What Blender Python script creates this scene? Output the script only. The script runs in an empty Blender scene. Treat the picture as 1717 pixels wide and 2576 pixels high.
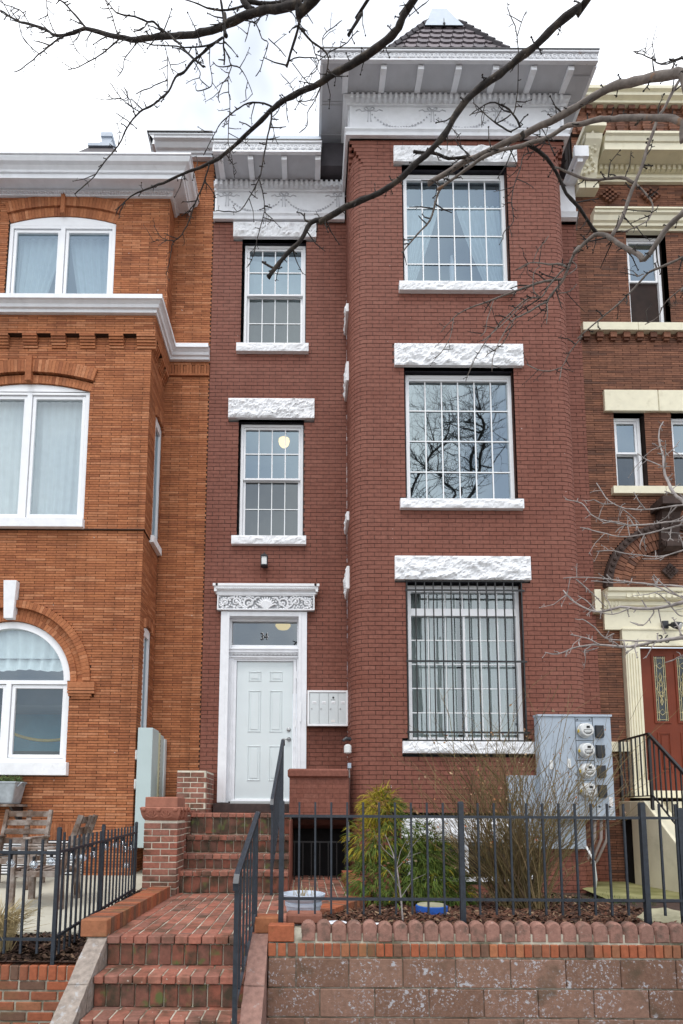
import bpy, bmesh, math, random
from mathutils import Vector, Matrix, noise
random.seed(11)
R = math.radians
S = bpy.context.scene
COL = S.collection

# ---------------------------------------------------------------- camera, sky, sun, exposure
cd = bpy.data.cameras.new('camera')
cam = bpy.data.objects.new('camera', cd); COL.objects.link(cam); S.camera = cam
cd.sensor_fit = 'VERTICAL'; cd.sensor_height = 36.0; cd.lens = 19.565
cd.shift_x = 0.03436; cd.shift_y = 0.2337
cd.clip_start = 0.05; cd.clip_end = 500
cam.matrix_world = Matrix.Translation((0, 0, 1.62)) @ Matrix.Rotation(R(96.1), 4, 'X') @ Matrix.Rotation(R(0.32), 4, 'Z')

SUN_EL, SUN_AZ = 66.0, 192.0
world = bpy.data.worlds.new('World'); S.world = world; world.use_nodes = True
wn = world.node_tree; wn.nodes.clear()
wo = wn.nodes.new('ShaderNodeOutputWorld')
sky = wn.nodes.new('ShaderNodeTexSky'); sky.sky_type = 'NISHITA'; sky.sun_disc = False
sky.sun_elevation = R(SUN_EL); sky.sun_rotation = R(SUN_AZ)
b1 = wn.nodes.new('ShaderNodeBackground'); b1.inputs[1].default_value = 0.15
b2 = wn.nodes.new('ShaderNodeBackground'); b2.inputs[0].default_value = (0.97, 0.985, 1.0, 1); b2.inputs[1].default_value = 1.65
tc = wn.nodes.new('ShaderNodeTexCoord')
nz = wn.nodes.new('ShaderNodeTexNoise'); nz.inputs['Scale'].default_value = 2.6; nz.inputs['Detail'].default_value = 5; nz.inputs['Roughness'].default_value = 0.5
rp = wn.nodes.new('ShaderNodeValToRGB')
rp.color_ramp.elements[0].position = 0.42; rp.color_ramp.elements[0].color = (0.35, 0.35, 0.35, 1)
rp.color_ramp.elements[1].position = 0.60; rp.color_ramp.elements[1].color = (1, 1, 1, 1)
mx = wn.nodes.new('ShaderNodeMixShader')
L = wn.links.new
L(tc.outputs['Generated'], nz.inputs['Vector']); L(nz.outputs['Fac'], rp.inputs[0]); L(rp.outputs[0], mx.inputs[0])
L(sky.outputs[0], b1.inputs[0]); L(b1.outputs[0], mx.inputs[1]); L(b2.outputs[0], mx.inputs[2]); L(mx.outputs[0], wo.inputs[0])
sd = bpy.data.lights.new('sun', 'SUN'); sd.energy = 1.2; sd.angle = R(15); sd.color = (1, 0.965, 0.92)
sun = bpy.data.objects.new('sun', sd); COL.objects.link(sun)
_el, _az = R(SUN_EL), R(SUN_AZ)
_dir = Vector((math.sin(_az) * math.cos(_el), math.cos(_az) * math.cos(_el), math.sin(_el)))
sun.rotation_euler = _dir.to_track_quat('Z', 'Y').to_euler(); sun.location = (-3, -6, 18)
S.view_settings.view_transform = 'Standard'; S.view_settings.look = 'None'
S.view_settings.gamma = 1; S.view_settings.use_curve_mapping = False; S.view_settings.exposure = 0.30

# ---------------------------------------------------------------- materials
MATS = {}
def nodes_mat(name):
    m = bpy.data.materials.new(name); m.use_nodes = True
    nt = m.node_tree; b = nt.nodes['Principled BSDF']; MATS[name] = m
    return m, nt, b
def mixc(nt, fac, a, b, mode='MIX'):
    n = nt.nodes.new('ShaderNodeMix'); n.data_type = 'RGBA'; n.blend_type = mode
    for k, v in ((0, fac), (6, a), (7, b)):
        if hasattr(v, 'is_linked') or hasattr(v, 'links'): nt.links.new(v, n.inputs[k])
        else: n.inputs[k].default_value = v if not isinstance(v, tuple) else (*v, 1)[:4]
    return n.outputs[2]
def noise_tex(nt, scale, detail=3, rough=0.55, vec=None, coord='Object'):
    n = nt.nodes.new('ShaderNodeTexNoise'); n.inputs['Scale'].default_value = scale
    n.inputs['Detail'].default_value = detail; n.inputs['Roughness'].default_value = rough
    if vec is None:
        t = nt.nodes.new('ShaderNodeNewGeometry'); vec = t.outputs['Position']
    nt.links.new(vec, n.inputs['Vector']); return n.outputs['Fac']
def ramp(nt, src, p0, p1, c0=(0, 0, 0), c1=(1, 1, 1)):
    r = nt.nodes.new('ShaderNodeValToRGB'); e = r.color_ramp.elements
    e[0].position = p0; e[0].color = (*c0, 1); e[1].position = p1; e[1].color = (*c1, 1)
    nt.links.new(src, r.inputs[0]); return r.outputs[0]
def mat(name, col, rough=0.6, metal=0.0, var=0.12, scale=6.0, bump=0.0, bscale=60.0, spec=0.4, grime=None, gscale=3.0, gth=(0.5, 0.7), gstr=1.0):
    m, nt, b = nodes_mat(name)
    f = noise_tex(nt, scale)
    lo = tuple(c * (1 - var) for c in col); hi = tuple(min(1, c * (1 + var)) for c in col)
    c = ramp(nt, f, 0.3, 0.7, lo, hi)
    if grime:
        g = ramp(nt, noise_tex(nt, gscale, 6, 0.65), gth[0], gth[1], (0, 0, 0), (gstr,) * 3)
        c = mixc(nt, g, c, grime)
    nt.links.new(c, b.inputs['Base Color'])
    b.inputs['Roughness'].default_value = rough; b.inputs['Metallic'].default_value = metal
    b.inputs['Specular IOR Level'].default_value = spec
    if bump:
        bn = nt.nodes.new('ShaderNodeBump'); bn.inputs['Strength'].default_value = bump; bn.inputs['Distance'].default_value = 0.004
        nt.links.new(noise_tex(nt, bscale, 4), bn.inputs['Height']); nt.links.new(bn.outputs[0], b.inputs['Normal'])
    return m
def brick_mat(name, cols, rough=0.8, bump=0.35, grime=None, gth=(0.58, 0.7), gscale=2.2, gstr=0.6, fleck=None, spec=0.25, streak=None, fth=(0.70, 0.73), fscale=38, flk2=None):
    """each piece takes its own colour from the kiln: face attribute 'rnd' plus the object's own random number"""
    m, nt, b = nodes_mat(name)
    at = nt.nodes.new('ShaderNodeAttribute'); at.attribute_name = 'rnd'
    oi = nt.nodes.new('ShaderNodeObjectInfo')
    ad = nt.nodes.new('ShaderNodeMath'); ad.operation = 'ADD'
    nt.links.new(at.outputs['Fac'], ad.inputs[0]); nt.links.new(oi.outputs['Random'], ad.inputs[1])
    fr = nt.nodes.new('ShaderNodeMath'); fr.operation = 'FRACT'; nt.links.new(ad.outputs[0], fr.inputs[0])
    r = nt.nodes.new('ShaderNodeValToRGB'); e = r.color_ramp.elements
    while len(e) < len(cols): e.new(0.5)
    for k, c in enumerate(cols): e[k].position = k / (len(cols) - 1); e[k].color = (*c, 1)
    nt.links.new(fr.outputs[0], r.inputs[0])
    f = ramp(nt, noise_tex(nt, 26, 5, 0.65), 0.25, 0.75, (0.72,) * 3, (1.25,) * 3)
    c = mixc(nt, 1.0, r.outputs[0], f, 'MULTIPLY')
    if grime:
        g = ramp(nt, noise_tex(nt, gscale, 6, 0.6), gth[0], gth[1], (0, 0, 0), (gstr,) * 3)
        c = mixc(nt, g, c, grime)
    if streak:
        gp = nt.nodes.new('ShaderNodeNewGeometry'); mp = nt.nodes.new('ShaderNodeMapping'); mp.inputs['Scale'].default_value = (5.0, 5.0, 0.45)
        nt.links.new(gp.outputs['Position'], mp.inputs['Vector'])
        g = ramp(nt, noise_tex(nt, 1.0, 5, 0.6, vec=mp.outputs[0]), 0.52, 0.72, (0, 0, 0), (streak[1],) * 3); c = mixc(nt, g, c, streak[0])
        g = ramp(nt, noise_tex(nt, 0.8, 4, 0.6), 0.50, 0.68, (0, 0, 0), (streak[1] * .7,) * 3); c = mixc(nt, g, c, streak[2])
    if flk2:
        g = ramp(nt, noise_tex(nt, 60, 4, 0.6), 0.57, 0.62, (0, 0, 0), (.8,) * 3); g2 = ramp(nt, noise_tex(nt, 4.5, 3, 0.5), 0.42, 0.60); m_ = mixc(nt, 1.0, g, g2, 'MULTIPLY'); c = mixc(nt, m_, c, flk2)
    if fleck:
        g = ramp(nt, noise_tex(nt, fscale, 3, 0.5), fth[0], fth[1], (0, 0, 0), (1,) * 3)
        c = mixc(nt, g, c, fleck)
    nt.links.new(c, b.inputs['Base Color']); b.inputs['Roughness'].default_value = rough
    b.inputs['Specular IOR Level'].default_value = spec
    bn = nt.nodes.new('ShaderNodeBump'); bn.inputs['Strength'].default_value = bump; bn.inputs['Distance'].default_value = 0.004
    nt.links.new(noise_tex(nt, 90, 4), bn.inputs['Height']); nt.links.new(bn.outputs[0], b.inputs['Normal'])
    return m
def glass_mat(name, fac, tint=(0.86, 0.92, 0.94), gl=(0.86, 0.95, 1.0), wav=0.012):
    m = bpy.data.materials.new(name); m.use_nodes = True; nt = m.node_tree; nt.nodes.clear(); MATS[name] = m
    o = nt.nodes.new('ShaderNodeOutputMaterial'); mxs = nt.nodes.new('ShaderNodeMixShader')
    t = nt.nodes.new('ShaderNodeBsdfTransparent'); t.inputs[0].default_value = (*tint, 1)
    g = nt.nodes.new('ShaderNodeBsdfGlossy'); g.inputs[0].default_value = (*gl, 1); g.inputs['Roughness'].default_value = 0.015
    bn = nt.nodes.new('ShaderNodeBump'); bn.inputs['Strength'].default_value = wav; bn.inputs['Distance'].default_value = 0.05
    nt.links.new(noise_tex(nt, 2.2, 2), bn.inputs['Height']); nt.links.new(bn.outputs[0], g.inputs['Normal'])
    mxs.inputs[0].default_value = fac
    nt.links.new(t.outputs[0], mxs.inputs[1]); nt.links.new(g.outputs[0], mxs.inputs[2]); nt.links.new(mxs.outputs[0], o.inputs[0])
    return m
def emit_mat(name, col, st):
    m = bpy.data.materials.new(name); m.use_nodes = True; nt = m.node_tree; nt.nodes.clear(); MATS[name] = m
    o = nt.nodes.new('ShaderNodeOutputMaterial'); e = nt.nodes.new('ShaderNodeEmission')
    e.inputs[0].default_value = (*col, 1); e.inputs[1].default_value = st; nt.links.new(e.outputs[0], o.inputs[0]); return m
def cloth_mat(name, col, tr=0.45):
    m = bpy.data.materials.new(name); m.use_nodes = True; nt = m.node_tree; nt.nodes.clear(); MATS[name] = m
    o = nt.nodes.new('ShaderNodeOutputMaterial'); mxs = nt.nodes.new('ShaderNodeMixShader')
    d = nt.nodes.new('ShaderNodeBsdfDiffuse'); t = nt.nodes.new('ShaderNodeBsdfTransparent')
    f = noise_tex(nt, 9, 3); c = ramp(nt, f, 0.3, 0.7, tuple(x * 0.9 for x in col), col)
    nt.links.new(c, d.inputs[0]); mxs.inputs[0].default_value = tr
    nt.links.new(d.outputs[0], mxs.inputs[1]); nt.links.new(t.outputs[0], mxs.inputs[2]); nt.links.new(mxs.outputs[0], o.inputs[0]); return m

brick_mat('painted_brick', [(0.200, 0.076, 0.054), (0.222, 0.085, 0.060), (0.210, 0.080, 0.057), (0.236, 0.095, 0.068)], 0.7, 0.25, grime=(0.17, 0.054, 0.034), gth=(0.5, 0.75), gstr=0.55, spec=0.2, streak=((0.14, 0.050, 0.035), 0.5, (0.265, 0.108, 0.078)), fleck=(0.55, 0.45, 0.42), fth=(0.765, 0.78), fscale=16)
mat('painted_joint', (0.040, 0.018, 0.014), 0.8, var=0.3, scale=5, bump=0.4, grime=(0.120, 0.045, 0.032), gscale=2.0, gth=(0.40, 0.62), gstr=0.92)
brick_mat('roman_brick', [(0.26, 0.094, 0.045), (0.37, 0.138, 0.062), (0.44, 0.174, 0.080), (0.33, 0.120, 0.055), (0.40, 0.153, 0.070), (0.49, 0.215, 0.110), (0.28, 0.098, 0.047), (0.39, 0.146, 0.064)], 0.85, 0.3, grime=(0.17, 0.064, 0.034), gth=(0.5, 0.72), gstr=0.55, spec=0.15, streak=((0.17, 0.064, 0.03), 0.45, (0.42, 0.165, 0.075)), fleck=(0.55, 0.5, 0.45), fth=(0.755, 0.77), fscale=14)
mat('roman_joint', (0.045, 0.022, 0.013), 0.9, var=0.3, scale=8)
brick_mat('dark_brick', [(0.12, 0.053, 0.034), (0.185, 0.082, 0.050), (0.25, 0.112, 0.067), (0.15, 0.065, 0.042), (0.22, 0.096, 0.056), (0.105, 0.053, 0.038)], 0.85, 0.3, grime=(0.055, 0.028, 0.02), gth=(0.52, 0.72), gstr=0.6)
mat('dark_joint', (0.026, 0.014, 0.011), 0.9, var=0.3)
brick_mat('step_brick', [(0.30, 0.108, 0.074), (0.36, 0.140, 0.098), (0.19, 0.105, 0.083), (0.33, 0.122, 0.083), (0.26, 0.118, 0.088), (0.38, 0.160, 0.112), (0.23, 0.105, 0.078), (0.35, 0.13, 0.088)], 0.85, 0.5, grime=(0.050, 0.042, 0.026), gth=(0.47, 0.66), gscale=4.5, gstr=0.8, fleck=(0.42, 0.36, 0.30))
brick_mat('riser_brick', [(0.20, 0.070, 0.048), (0.26, 0.092, 0.060), (0.13, 0.068, 0.052), (0.23, 0.08, 0.052), (0.17, 0.078, 0.058), (0.10, 0.062, 0.048)], 0.85, 0.5, grime=(0.040, 0.038, 0.024), gth=(0.42, 0.60), gscale=6, gstr=0.85, fleck=(0.10, 0.115, 0.04), fth=(0.60, 0.70), fscale=9)
mat('mortar_clean', (0.60, 0.56, 0.46), 0.95, var=0.2, scale=9, bump=0.5, grime=(0.30, 0.27, 0.2), gscale=5, gth=(0.55, 0.75), gstr=0.7)
brick_mat('wall_brick', [(0.32, 0.092, 0.045), (0.37, 0.12, 0.058), (0.22, 0.088, 0.052), (0.34, 0.105, 0.05), (0.12, 0.075, 0.055), (0.39, 0.15, 0.07)], 0.85, 0.5, grime=(0.13, 0.10, 0.045), gth=(0.55, 0.72), gscale=3.5, gstr=0.7)
mat('mortar', (0.50, 0.465, 0.38), 0.95, var=0.3, scale=9, bump=0.6, grime=(0.11, 0.10, 0.06), gscale=4, gth=(0.42, 0.62), gstr=0.9)
brick_mat('block', [(0.215, 0.125, 0.088), (0.255, 0.150, 0.110), (0.185, 0.105, 0.073), (0.23, 0.138, 0.102)], 0.92, 0.8, grime=(0.44, 0.45, 0.48), gth=(0.615, 0.645), gscale=13, gstr=0.85, fleck=(0.11, 0.075, 0.05), fth=(0.60, 0.75), fscale=5, flk2=(0.47, 0.48, 0.51))
brick_mat('edging', [(0.27, 0.145, 0.112), (0.31, 0.165, 0.13), (0.25, 0.14, 0.11)], 0.95, 0.9, grime=(0.10, 0.075, 0.06), gth=(0.5, 0.64), gscale=9, gstr=0.8, fleck=(0.4, 0.32, 0.28))
mat('sandstone', (0.33, 0.135, 0.09), 0.9, var=0.15, scale=14, bump=0.6, bscale=120)
mat('white_stone', (0.82, 0.83, 0.85), 0.65, var=0.05, scale=10, bump=0.35, bscale=70, grime=(0.52, 0.51, 0.5), gscale=9, gth=(0.62, 0.78), gstr=0.55)
mat('white_trim', (0.80, 0.815, 0.845), 0.5, var=0.05, scale=7, grime=(0.45, 0.42, 0.38), gscale=5, gth=(0.62, 0.8), gstr=0.4)
mat('eave_paint', (0.52, 0.53, 0.56), 0.6, var=0.06, scale=4, grime=(0.36, 0.36, 0.38), gscale=3, gth=(0.5, 0.75), gstr=0.5)  # mid grey, darker than the white trim
mat('rusty_trim', (0.70, 0.71, 0.74), 0.55, var=0.05, scale=7, grime=(0.34, 0.17, 0.07), gscale=11, gth=(0.63, 0.72), gstr=0.75)
mat('white_vinyl', (0.84, 0.85, 0.87), 0.35, var=0.03, scale=5)
mat('muntin', (0.86, 0.88, 0.89), 0.4, var=0.02)
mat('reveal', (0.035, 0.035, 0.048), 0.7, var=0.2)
mat('carve_ground', (0.40, 0.41, 0.43), 0.8, var=0.2)
mat('cream', (0.75, 0.705, 0.535), 0.55, var=0.05, scale=7, grime=(0.45, 0.40, 0.25), gscale=6, gth=(0.6, 0.8), gstr=0.45)
mat('cream_wall', (0.70, 0.65, 0.49), 0.8, var=0.07, scale=3, bump=0.25, grime=(0.42, 0.40, 0.28), gscale=2.5, gth=(0.55, 0.8), gstr=0.6)
mat('iron', (0.020, 0.026, 0.036), 0.42, var=0.3, scale=30, spec=0.5, grime=(0.07, 0.07, 0.075), gscale=40, gth=(0.62, 0.72), gstr=0.5)
mat('black_iron', (0.010, 0.010, 0.011), 0.4, var=0.3, scale=30, spec=0.5)
mat('white_door', (0.66, 0.72, 0.73), 0.4, var=0.025, scale=3, grime=(0.5, 0.52, 0.5), gscale=6, gth=(0.68, 0.8), gstr=0.4)
mat('red_door', (0.165, 0.036, 0.017), 0.5, var=0.12, scale=3, spec=0.2)
mat('meter_grey', (0.36, 0.42, 0.49), 0.42, var=0.04, scale=3, spec=0.5, grime=(0.24, 0.29, 0.35), gscale=4, gth=(0.6, 0.8), gstr=0.4)
mat('pale_green_grey', (0.44, 0.53, 0.53), 0.45, var=0.04, scale=3)
mat('pale_yellow', (0.55, 0.53, 0.36), 0.5, var=0.05)
mat('meter_white', (0.66, 0.67, 0.66), 0.25, var=0.03, spec=0.6)
mat('mailbox', (0.60, 0.64, 0.65), 0.4, metal=0.15, var=0.04, scale=4)
mat('plastic_black', (0.018, 0.02, 0.024), 0.4, var=0.2)
mat('steel', (0.42, 0.42, 0.42), 0.3, metal=0.9, var=0.1)
mat('galvanised', (0.40, 0.44, 0.47), 0.45, metal=0.35, var=0.18, scale=12)
mat('slate', (0.055, 0.048, 0.055), 0.6, var=0.25, scale=5, bump=0.2)
brick_mat('slates', [(0.12, 0.105, 0.115), (0.18, 0.155, 0.17), (0.15, 0.13, 0.145), (0.20, 0.17, 0.185), (0.13, 0.12, 0.135)], 0.6, 0.2)
mat('flashing', (0.40, 0.46, 0.53), 0.5, metal=0.1, var=0.06)
mat('brown_stone', (0.055, 0.034, 0.028), 0.85, var=0.3, scale=14, bump=0.5)
mat('wood', (0.115, 0.072, 0.050), 0.75, var=0.3, scale=18, bump=0.3, grime=(0.36, 0.32, 0.29), gscale=5, gth=(0.42, 0.64), gstr=0.8)
mat('concrete', (0.48, 0.46, 0.38), 0.9, var=0.07, scale=2.5, bump=0.3, grime=(0.33, 0.31, 0.25), gscale=2, gth=(0.55, 0.8), gstr=0.5)
mat('mossy_concrete', (0.26, 0.25, 0.11), 0.95, var=0.2, scale=3, bump=0.4, grime=(0.13, 0.13, 0.035), gscale=2.2, gth=(0.42, 0.62), gstr=0.8)
mat('rough_cap', (0.29, 0.245, 0.21), 0.95, var=0.25, scale=24, bump=1.0, bscale=90, grime=(0.42, 0.43, 0.44), gscale=14, gth=(0.56, 0.64), gstr=0.65)
mat('brown_cap', (0.27, 0.155, 0.125), 0.95, var=0.22, scale=24, bump=1.0, bscale=90, grime=(0.38, 0.36, 0.35), gscale=16, gth=(0.6, 0.68), gstr=0.5)
mat('soil', (0.055, 0.030, 0.021), 1.0, var=0.4, scale=20, bump=1.0, bscale=50, grime=(0.07, 0.075, 0.02), gscale=2.0, gth=(0.6, 0.75), gstr=0.6)
brick_mat('mulch', [(0.040, 0.020, 0.014), (0.085, 0.036, 0.022), (0.13, 0.055, 0.034), (0.055, 0.028, 0.02), (0.19, 0.10, 0.062), (0.10, 0.042, 0.026), (0.30, 0.21, 0.13)], 0.95, 0.2)
brick_mat('dark_mulch', [(0.022, 0.014, 0.012), (0.045, 0.025, 0.018), (0.075, 0.04, 0.028), (0.03, 0.018, 0.014), (0.20, 0.13, 0.085), (0.05, 0.028, 0.02)], 0.95, 0.2)
mat('asphalt', (0.05, 0.05, 0.052), 0.95, var=0.2, scale=10, bump=0.5)
mat('pavement', (0.24, 0.235, 0.22), 0.95, var=0.1, scale=4, bump=0.3)
mat('bark', (0.030, 0.025, 0.023), 0.9, var=0.5, scale=22, bump=1.0, bscale=60, grime=(0.10, 0.078, 0.058), gscale=9, gth=(0.52, 0.66), gstr=0.8)
mat('pale_bark', (0.30, 0.265, 0.25), 0.85, var=0.3, scale=25, bump=0.8, bscale=60, grime=(0.46, 0.43, 0.41), gscale=9, gth=(0.5, 0.66), gstr=0.7)
mat('tan_bark', (0.19, 0.160, 0.14), 0.85, var=0.3, scale=25, bump=0.8, bscale=60, grime=(0.33, 0.155, 0.06), gscale=6, gth=(0.62, 0.70), gstr=0.8)
brick_mat('conifer', [(0.09, 0.150, 0.028), (0.13, 0.19, 0.03), (0.055, 0.105, 0.028), (0.19, 0.21, 0.035), (0.08, 0.14, 0.03), (0.14, 0.19, 0.032)], 0.8, 0.0)
brick_mat('conifer_gold', [(0.38, 0.30, 0.03), (0.29, 0.25, 0.03), (0.45, 0.33, 0.03), (0.20, 0.21, 0.03)], 0.8, 0.0)
brick_mat('rose_cane', [(0.13, 0.085, 0.046), (0.19, 0.145, 0.06), (0.26, 0.185, 0.10), (0.15, 0.125, 0.05), (0.09, 0.058, 0.038)], 0.8, 0.0)
brick_mat('dry_leaf', [(0.45, 0.12, 0.03), (0.36, 0.24, 0.13), (0.30, 0.16, 0.06), (0.50, 0.38, 0.25), (0.28, 0.10, 0.05)], 0.8, 0.0)
mat('straw', (0.42, 0.33, 0.17), 0.85, var=0.3, scale=30)
mat('herb', (0.07, 0.10, 0.03), 0.85, var=0.4, scale=40)
mat('pot_glaze', (0.52, 0.60, 0.70), 0.35, var=0.08, scale=8, grime=(0.20, 0.28, 0.45), gscale=6, gth=(0.6, 0.75), gstr=0.5)
mat('blue_paint', (0.02, 0.10, 0.42), 0.5, var=0.1)
mat('disc_top', (0.33, 0.32, 0.22), 0.9, var=0.2, scale=9)
mat('rock', (0.42, 0.39, 0.26), 0.95, var=0.2, scale=6, bump=0.8, bscale=20)
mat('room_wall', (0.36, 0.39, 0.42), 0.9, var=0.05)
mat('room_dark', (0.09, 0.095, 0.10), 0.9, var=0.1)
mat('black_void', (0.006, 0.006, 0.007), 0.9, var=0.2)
mat('yellow_tag', (0.75, 0.55, 0.04), 0.5, var=0.1)
mat('print_ink', (0.012, 0.012, 0.014), 0.5, var=0.1)
mat('white_ink', (0.75, 0.72, 0.70), 0.5, var=0.05)
mat('lead', (0.55, 0.47, 0.26), 0.4, metal=0.5, var=0.1)
mat('dark_wood_sill', (0.045, 0.028, 0.025), 0.6, var=0.4, scale=12, grime=(0.2, 0.2, 0.26), gscale=22, gth=(0.66, 0.72), gstr=0.6)
mat('snow', (0.82, 0.85, 0.9), 0.6, var=0.04)
mat('interior_blue', (0.05, 0.26, 0.38), 0.9, var=0.1)
mat('cable', (0.25, 0.24, 0.23), 0.6, var=0.2)
mat('conduit', (0.36, 0.30, 0.28), 0.5, var=0.1)
glass_mat('glass_bright', 0.30, tint=(0.66, 0.74, 0.78), gl=(0.56, 0.70, 0.80))
mat('finial_metal', (0.42, 0.48, 0.56), 0.5, var=0.08)
glass_mat('glass_mirror', 0.30, tint=(0.7, 0.8, 0.85), gl=(0.78, 0.92, 0.98))
glass_mat('glass_clear', 0.17)
glass_mat('glass_screen', 0.13, tint=(0.34, 0.37, 0.38), wav=0.05)
glass_mat('glass_dark', 0.16, tint=(0.6, 0.62, 0.6), wav=0.03)
glass_mat('glass_door', 0.05, tint=(0.5, 0.5, 0.5))
glass_mat('bulb_glass', 0.35, tint=(0.95, 0.97, 1.0), wav=0.0)
emit_mat('lamp_glow', (1.0, 0.62, 0.18), 2.6)
emit_mat('lamp_rim', (1.0, 0.62, 0.2), 1.1)
emit_mat('hall_glow', (1.0, 0.72, 0.2), 0.75)
cloth_mat('sheer', (0.66, 0.70, 0.67), 0.40)
cloth_mat('net', (0.80, 0.84, 0.82), 0.22)
mat('room_mid', (0.22, 0.25, 0.28), 0.9, var=0.05)
glass_mat('glass_low', 0.10, tint=(0.8, 0.82, 0.82))
cloth_mat('white_curtain', (0.80, 0.86, 0.84), 0.10)
cloth_mat('grey_curtain', (0.62, 0.66, 0.66), 0.15)

# ---------------------------------------------------------------- geometry helpers
class G:
    """collects faces, then links them as ONE mesh object"""
    def __init__(s): s.v = []; s.f = []; s.r = []
    def add(s, vs, fs, r=None):
        o = len(s.v); s.v.extend(vs); s.f.extend([tuple(i + o for i in f) for f in fs])
        if r is None: r = random.random()
        s.r.extend([r] * len(fs)); return s
    def quad(s, a, b, c, d): return s.add([a, b, c, d], [(0, 1, 2, 3)])
    def box(s, x0, x1, y0, y1, z0, z1, r=None):
        return s.add([(x0, y0, z0), (x1, y0, z0), (x1, y1, z0), (x0, y1, z0), (x0, y0, z1), (x1, y0, z1), (x1, y1, z1), (x0, y1, z1)],
                     [(0, 3, 2, 1), (4, 5, 6, 7), (0, 1, 5, 4), (1, 2, 6, 5), (2, 3, 7, 6), (3, 0, 4, 7)], r)
    def cbox(s, x0, x1, y0, y1, z0, z1, c=0.006, r=None):
        """box with chamfered edges"""
        vs = []; idx = {}
        X = (x0, x1); Y = (y0, y1); Z = (z0, z1)
        for i in (0, 1):
            for j in (0, 1):
                for k in (0, 1):
                    sx, sy, sz = (1, -1)[i], (1, -1)[j], (1, -1)[k]
                    for a in range(3):
                        p = [X[i] + sx * c, Y[j] + sy * c, Z[k] + sz * c]; p[a] = (X[i], Y[j], Z[k])[a]
                        idx[(i, j, k, a)] = len(vs); vs.append(tuple(p))
        fs = []
        q = lambda *t: [idx[u] for u in t]
        for i in (0, 1):
            f = q((i, 0, 0, 0), (i, 1, 0, 0), (i, 1, 1, 0), (i, 0, 1, 0)); fs.append(f if i else f[::-1])
            f = q((0, i, 0, 1), (1, i, 0, 1), (1, i, 1, 1), (0, i, 1, 1)); fs.append(f[::-1] if i else f)
            f = q((0, 0, i, 2), (1, 0, i, 2), (1, 1, i, 2), (0, 1, i, 2)); fs.append(f if i else f[::-1])
        for i in (0, 1):
            for j in (0, 1):
                fs.append(q((i, j, 0, 0), (i, j, 1, 0), (i, j, 1, 1), (i, j, 0, 1)))
                fs.append(q((i, 0, j, 0), (i, 1, j, 0), (i, 1, j, 2), (i, 0, j, 2)))
                fs.append(q((0, i, j, 1), (1, i, j, 1), (1, i, j, 2), (0, i, j, 2)))
                for k in (0, 1): fs.append(q((i, j, k, 0), (i, j, k, 1), (i, j, k, 2)))
        return s.add(vs, fs, r)
    def prism(s, pts, axis, a0, a1, r=None):
        """polygon pts extruded along axis; pts are the two other coordinates in xyz order"""
        def P(p, a):
            p = list(p); p.insert('xyz'.index(axis), a); return tuple(p)
        n = len(pts); vs = [P(p, a0) for p in pts] + [P(p, a1) for p in pts]
        fs = [tuple(range(n))[::-1], tuple(range(n, 2 * n))] + [(i, (i + 1) % n, n + (i + 1) % n, n + i) for i in range(n)]
        return s.add(vs, fs, r)
    def tube(s, pts, rad, n=6, cap=True, r=None):
        pts = [Vector(p) for p in pts]; m = len(pts)
        rad = rad if isinstance(rad, (list, tuple)) else [rad] * m
        vs = []; fs = []; up = None
        for i, p in enumerate(pts):
            t = (pts[min(i + 1, m - 1)] - pts[max(i - 1, 0)])
            if t.length < 1e-9: t = Vector((0, 0, 1))
            t.normalize()
            if up is None:
                up = Vector((0, 0, 1)) if abs(t.z) < 0.9 else Vector((0, 1, 0))
            a = t.cross(up)
            if a.length < 1e-6: a = t.cross(Vector((1, 0, 0.3)))
            a.normalize(); b = a.cross(t).normalized(); up = b
            for k in range(n):
                w = 2 * math.pi * (k + 0.5) / n
                q = p + (a * math.cos(w) + b * math.sin(w)) * rad[i]; vs.append(tuple(q))
        for i in range(m - 1):
            for k in range(n):
                fs.append((i * n + k, i * n + (k + 1) % n, (i + 1) * n + (k + 1) % n, (i + 1) * n + k))
        if cap: fs.append(tuple(range(n))[::-1]); fs.append(tuple(range((m - 1) * n, m * n)))
        return s.add(vs, fs, r)
    def lathe(s, prof, c=(0, 0, 0), n=20, axis='z', r=None):
        vs = []; fs = []; m = len(prof)
        for (rr, h) in prof:
            for k in range(n):
                w = 2 * math.pi * k / n; a, b = rr * math.cos(w), rr * math.sin(w)
                p = {'z': (a, b, h), 'y': (a, h, b), 'x': (h, a, b)}[axis]
                vs.append((c[0] + p[0], c[1] + p[1], c[2] + p[2]))
        for i in range(m - 1):
            for k in range(n): fs.append((i * n + k, i * n + (k + 1) % n, (i + 1) * n + (k + 1) % n, (i + 1) * n + k))
        fs.append(tuple(range(n))[::-1]); fs.append(tuple(range((m - 1) * n, m * n)))
        return s.add(vs, fs, r)
    def mesh(s, name, m):
        me = bpy.data.meshes.new(name); me.from_pydata(s.v, [], s.f); me.update()
        at = me.attributes.new('rnd', 'FLOAT', 'FACE'); at.data.foreach_set('value', s.r)
        me.materials.append(MATS[m]); return me
    def build(s, name, m, parent=None, smooth=False, kind=None, label=None, bevel=0, local=False):
        o = bpy.data.objects.new(name, s.mesh(name, m)); COL.objects.link(o)
        if smooth:
            for p in o.data.polygons: p.use_smooth = True
        if bevel:
            b = o.modifiers.new('edge', 'BEVEL'); b.width = bevel; b.segments = 2; b.limit_method = 'ANGLE'
        if parent:
            o.parent = parent
            if parent.type == 'EMPTY' and not local: o.location = -parent.location
        if kind: o['kind'] = kind
        if label: o['label'] = label
        return o
def tag(o, label, cat, group=None, kind=None):
    o['label'] = label; o['category'] = cat
    if group: o['group'] = group
    if kind: o['kind'] = kind
    return o
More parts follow.
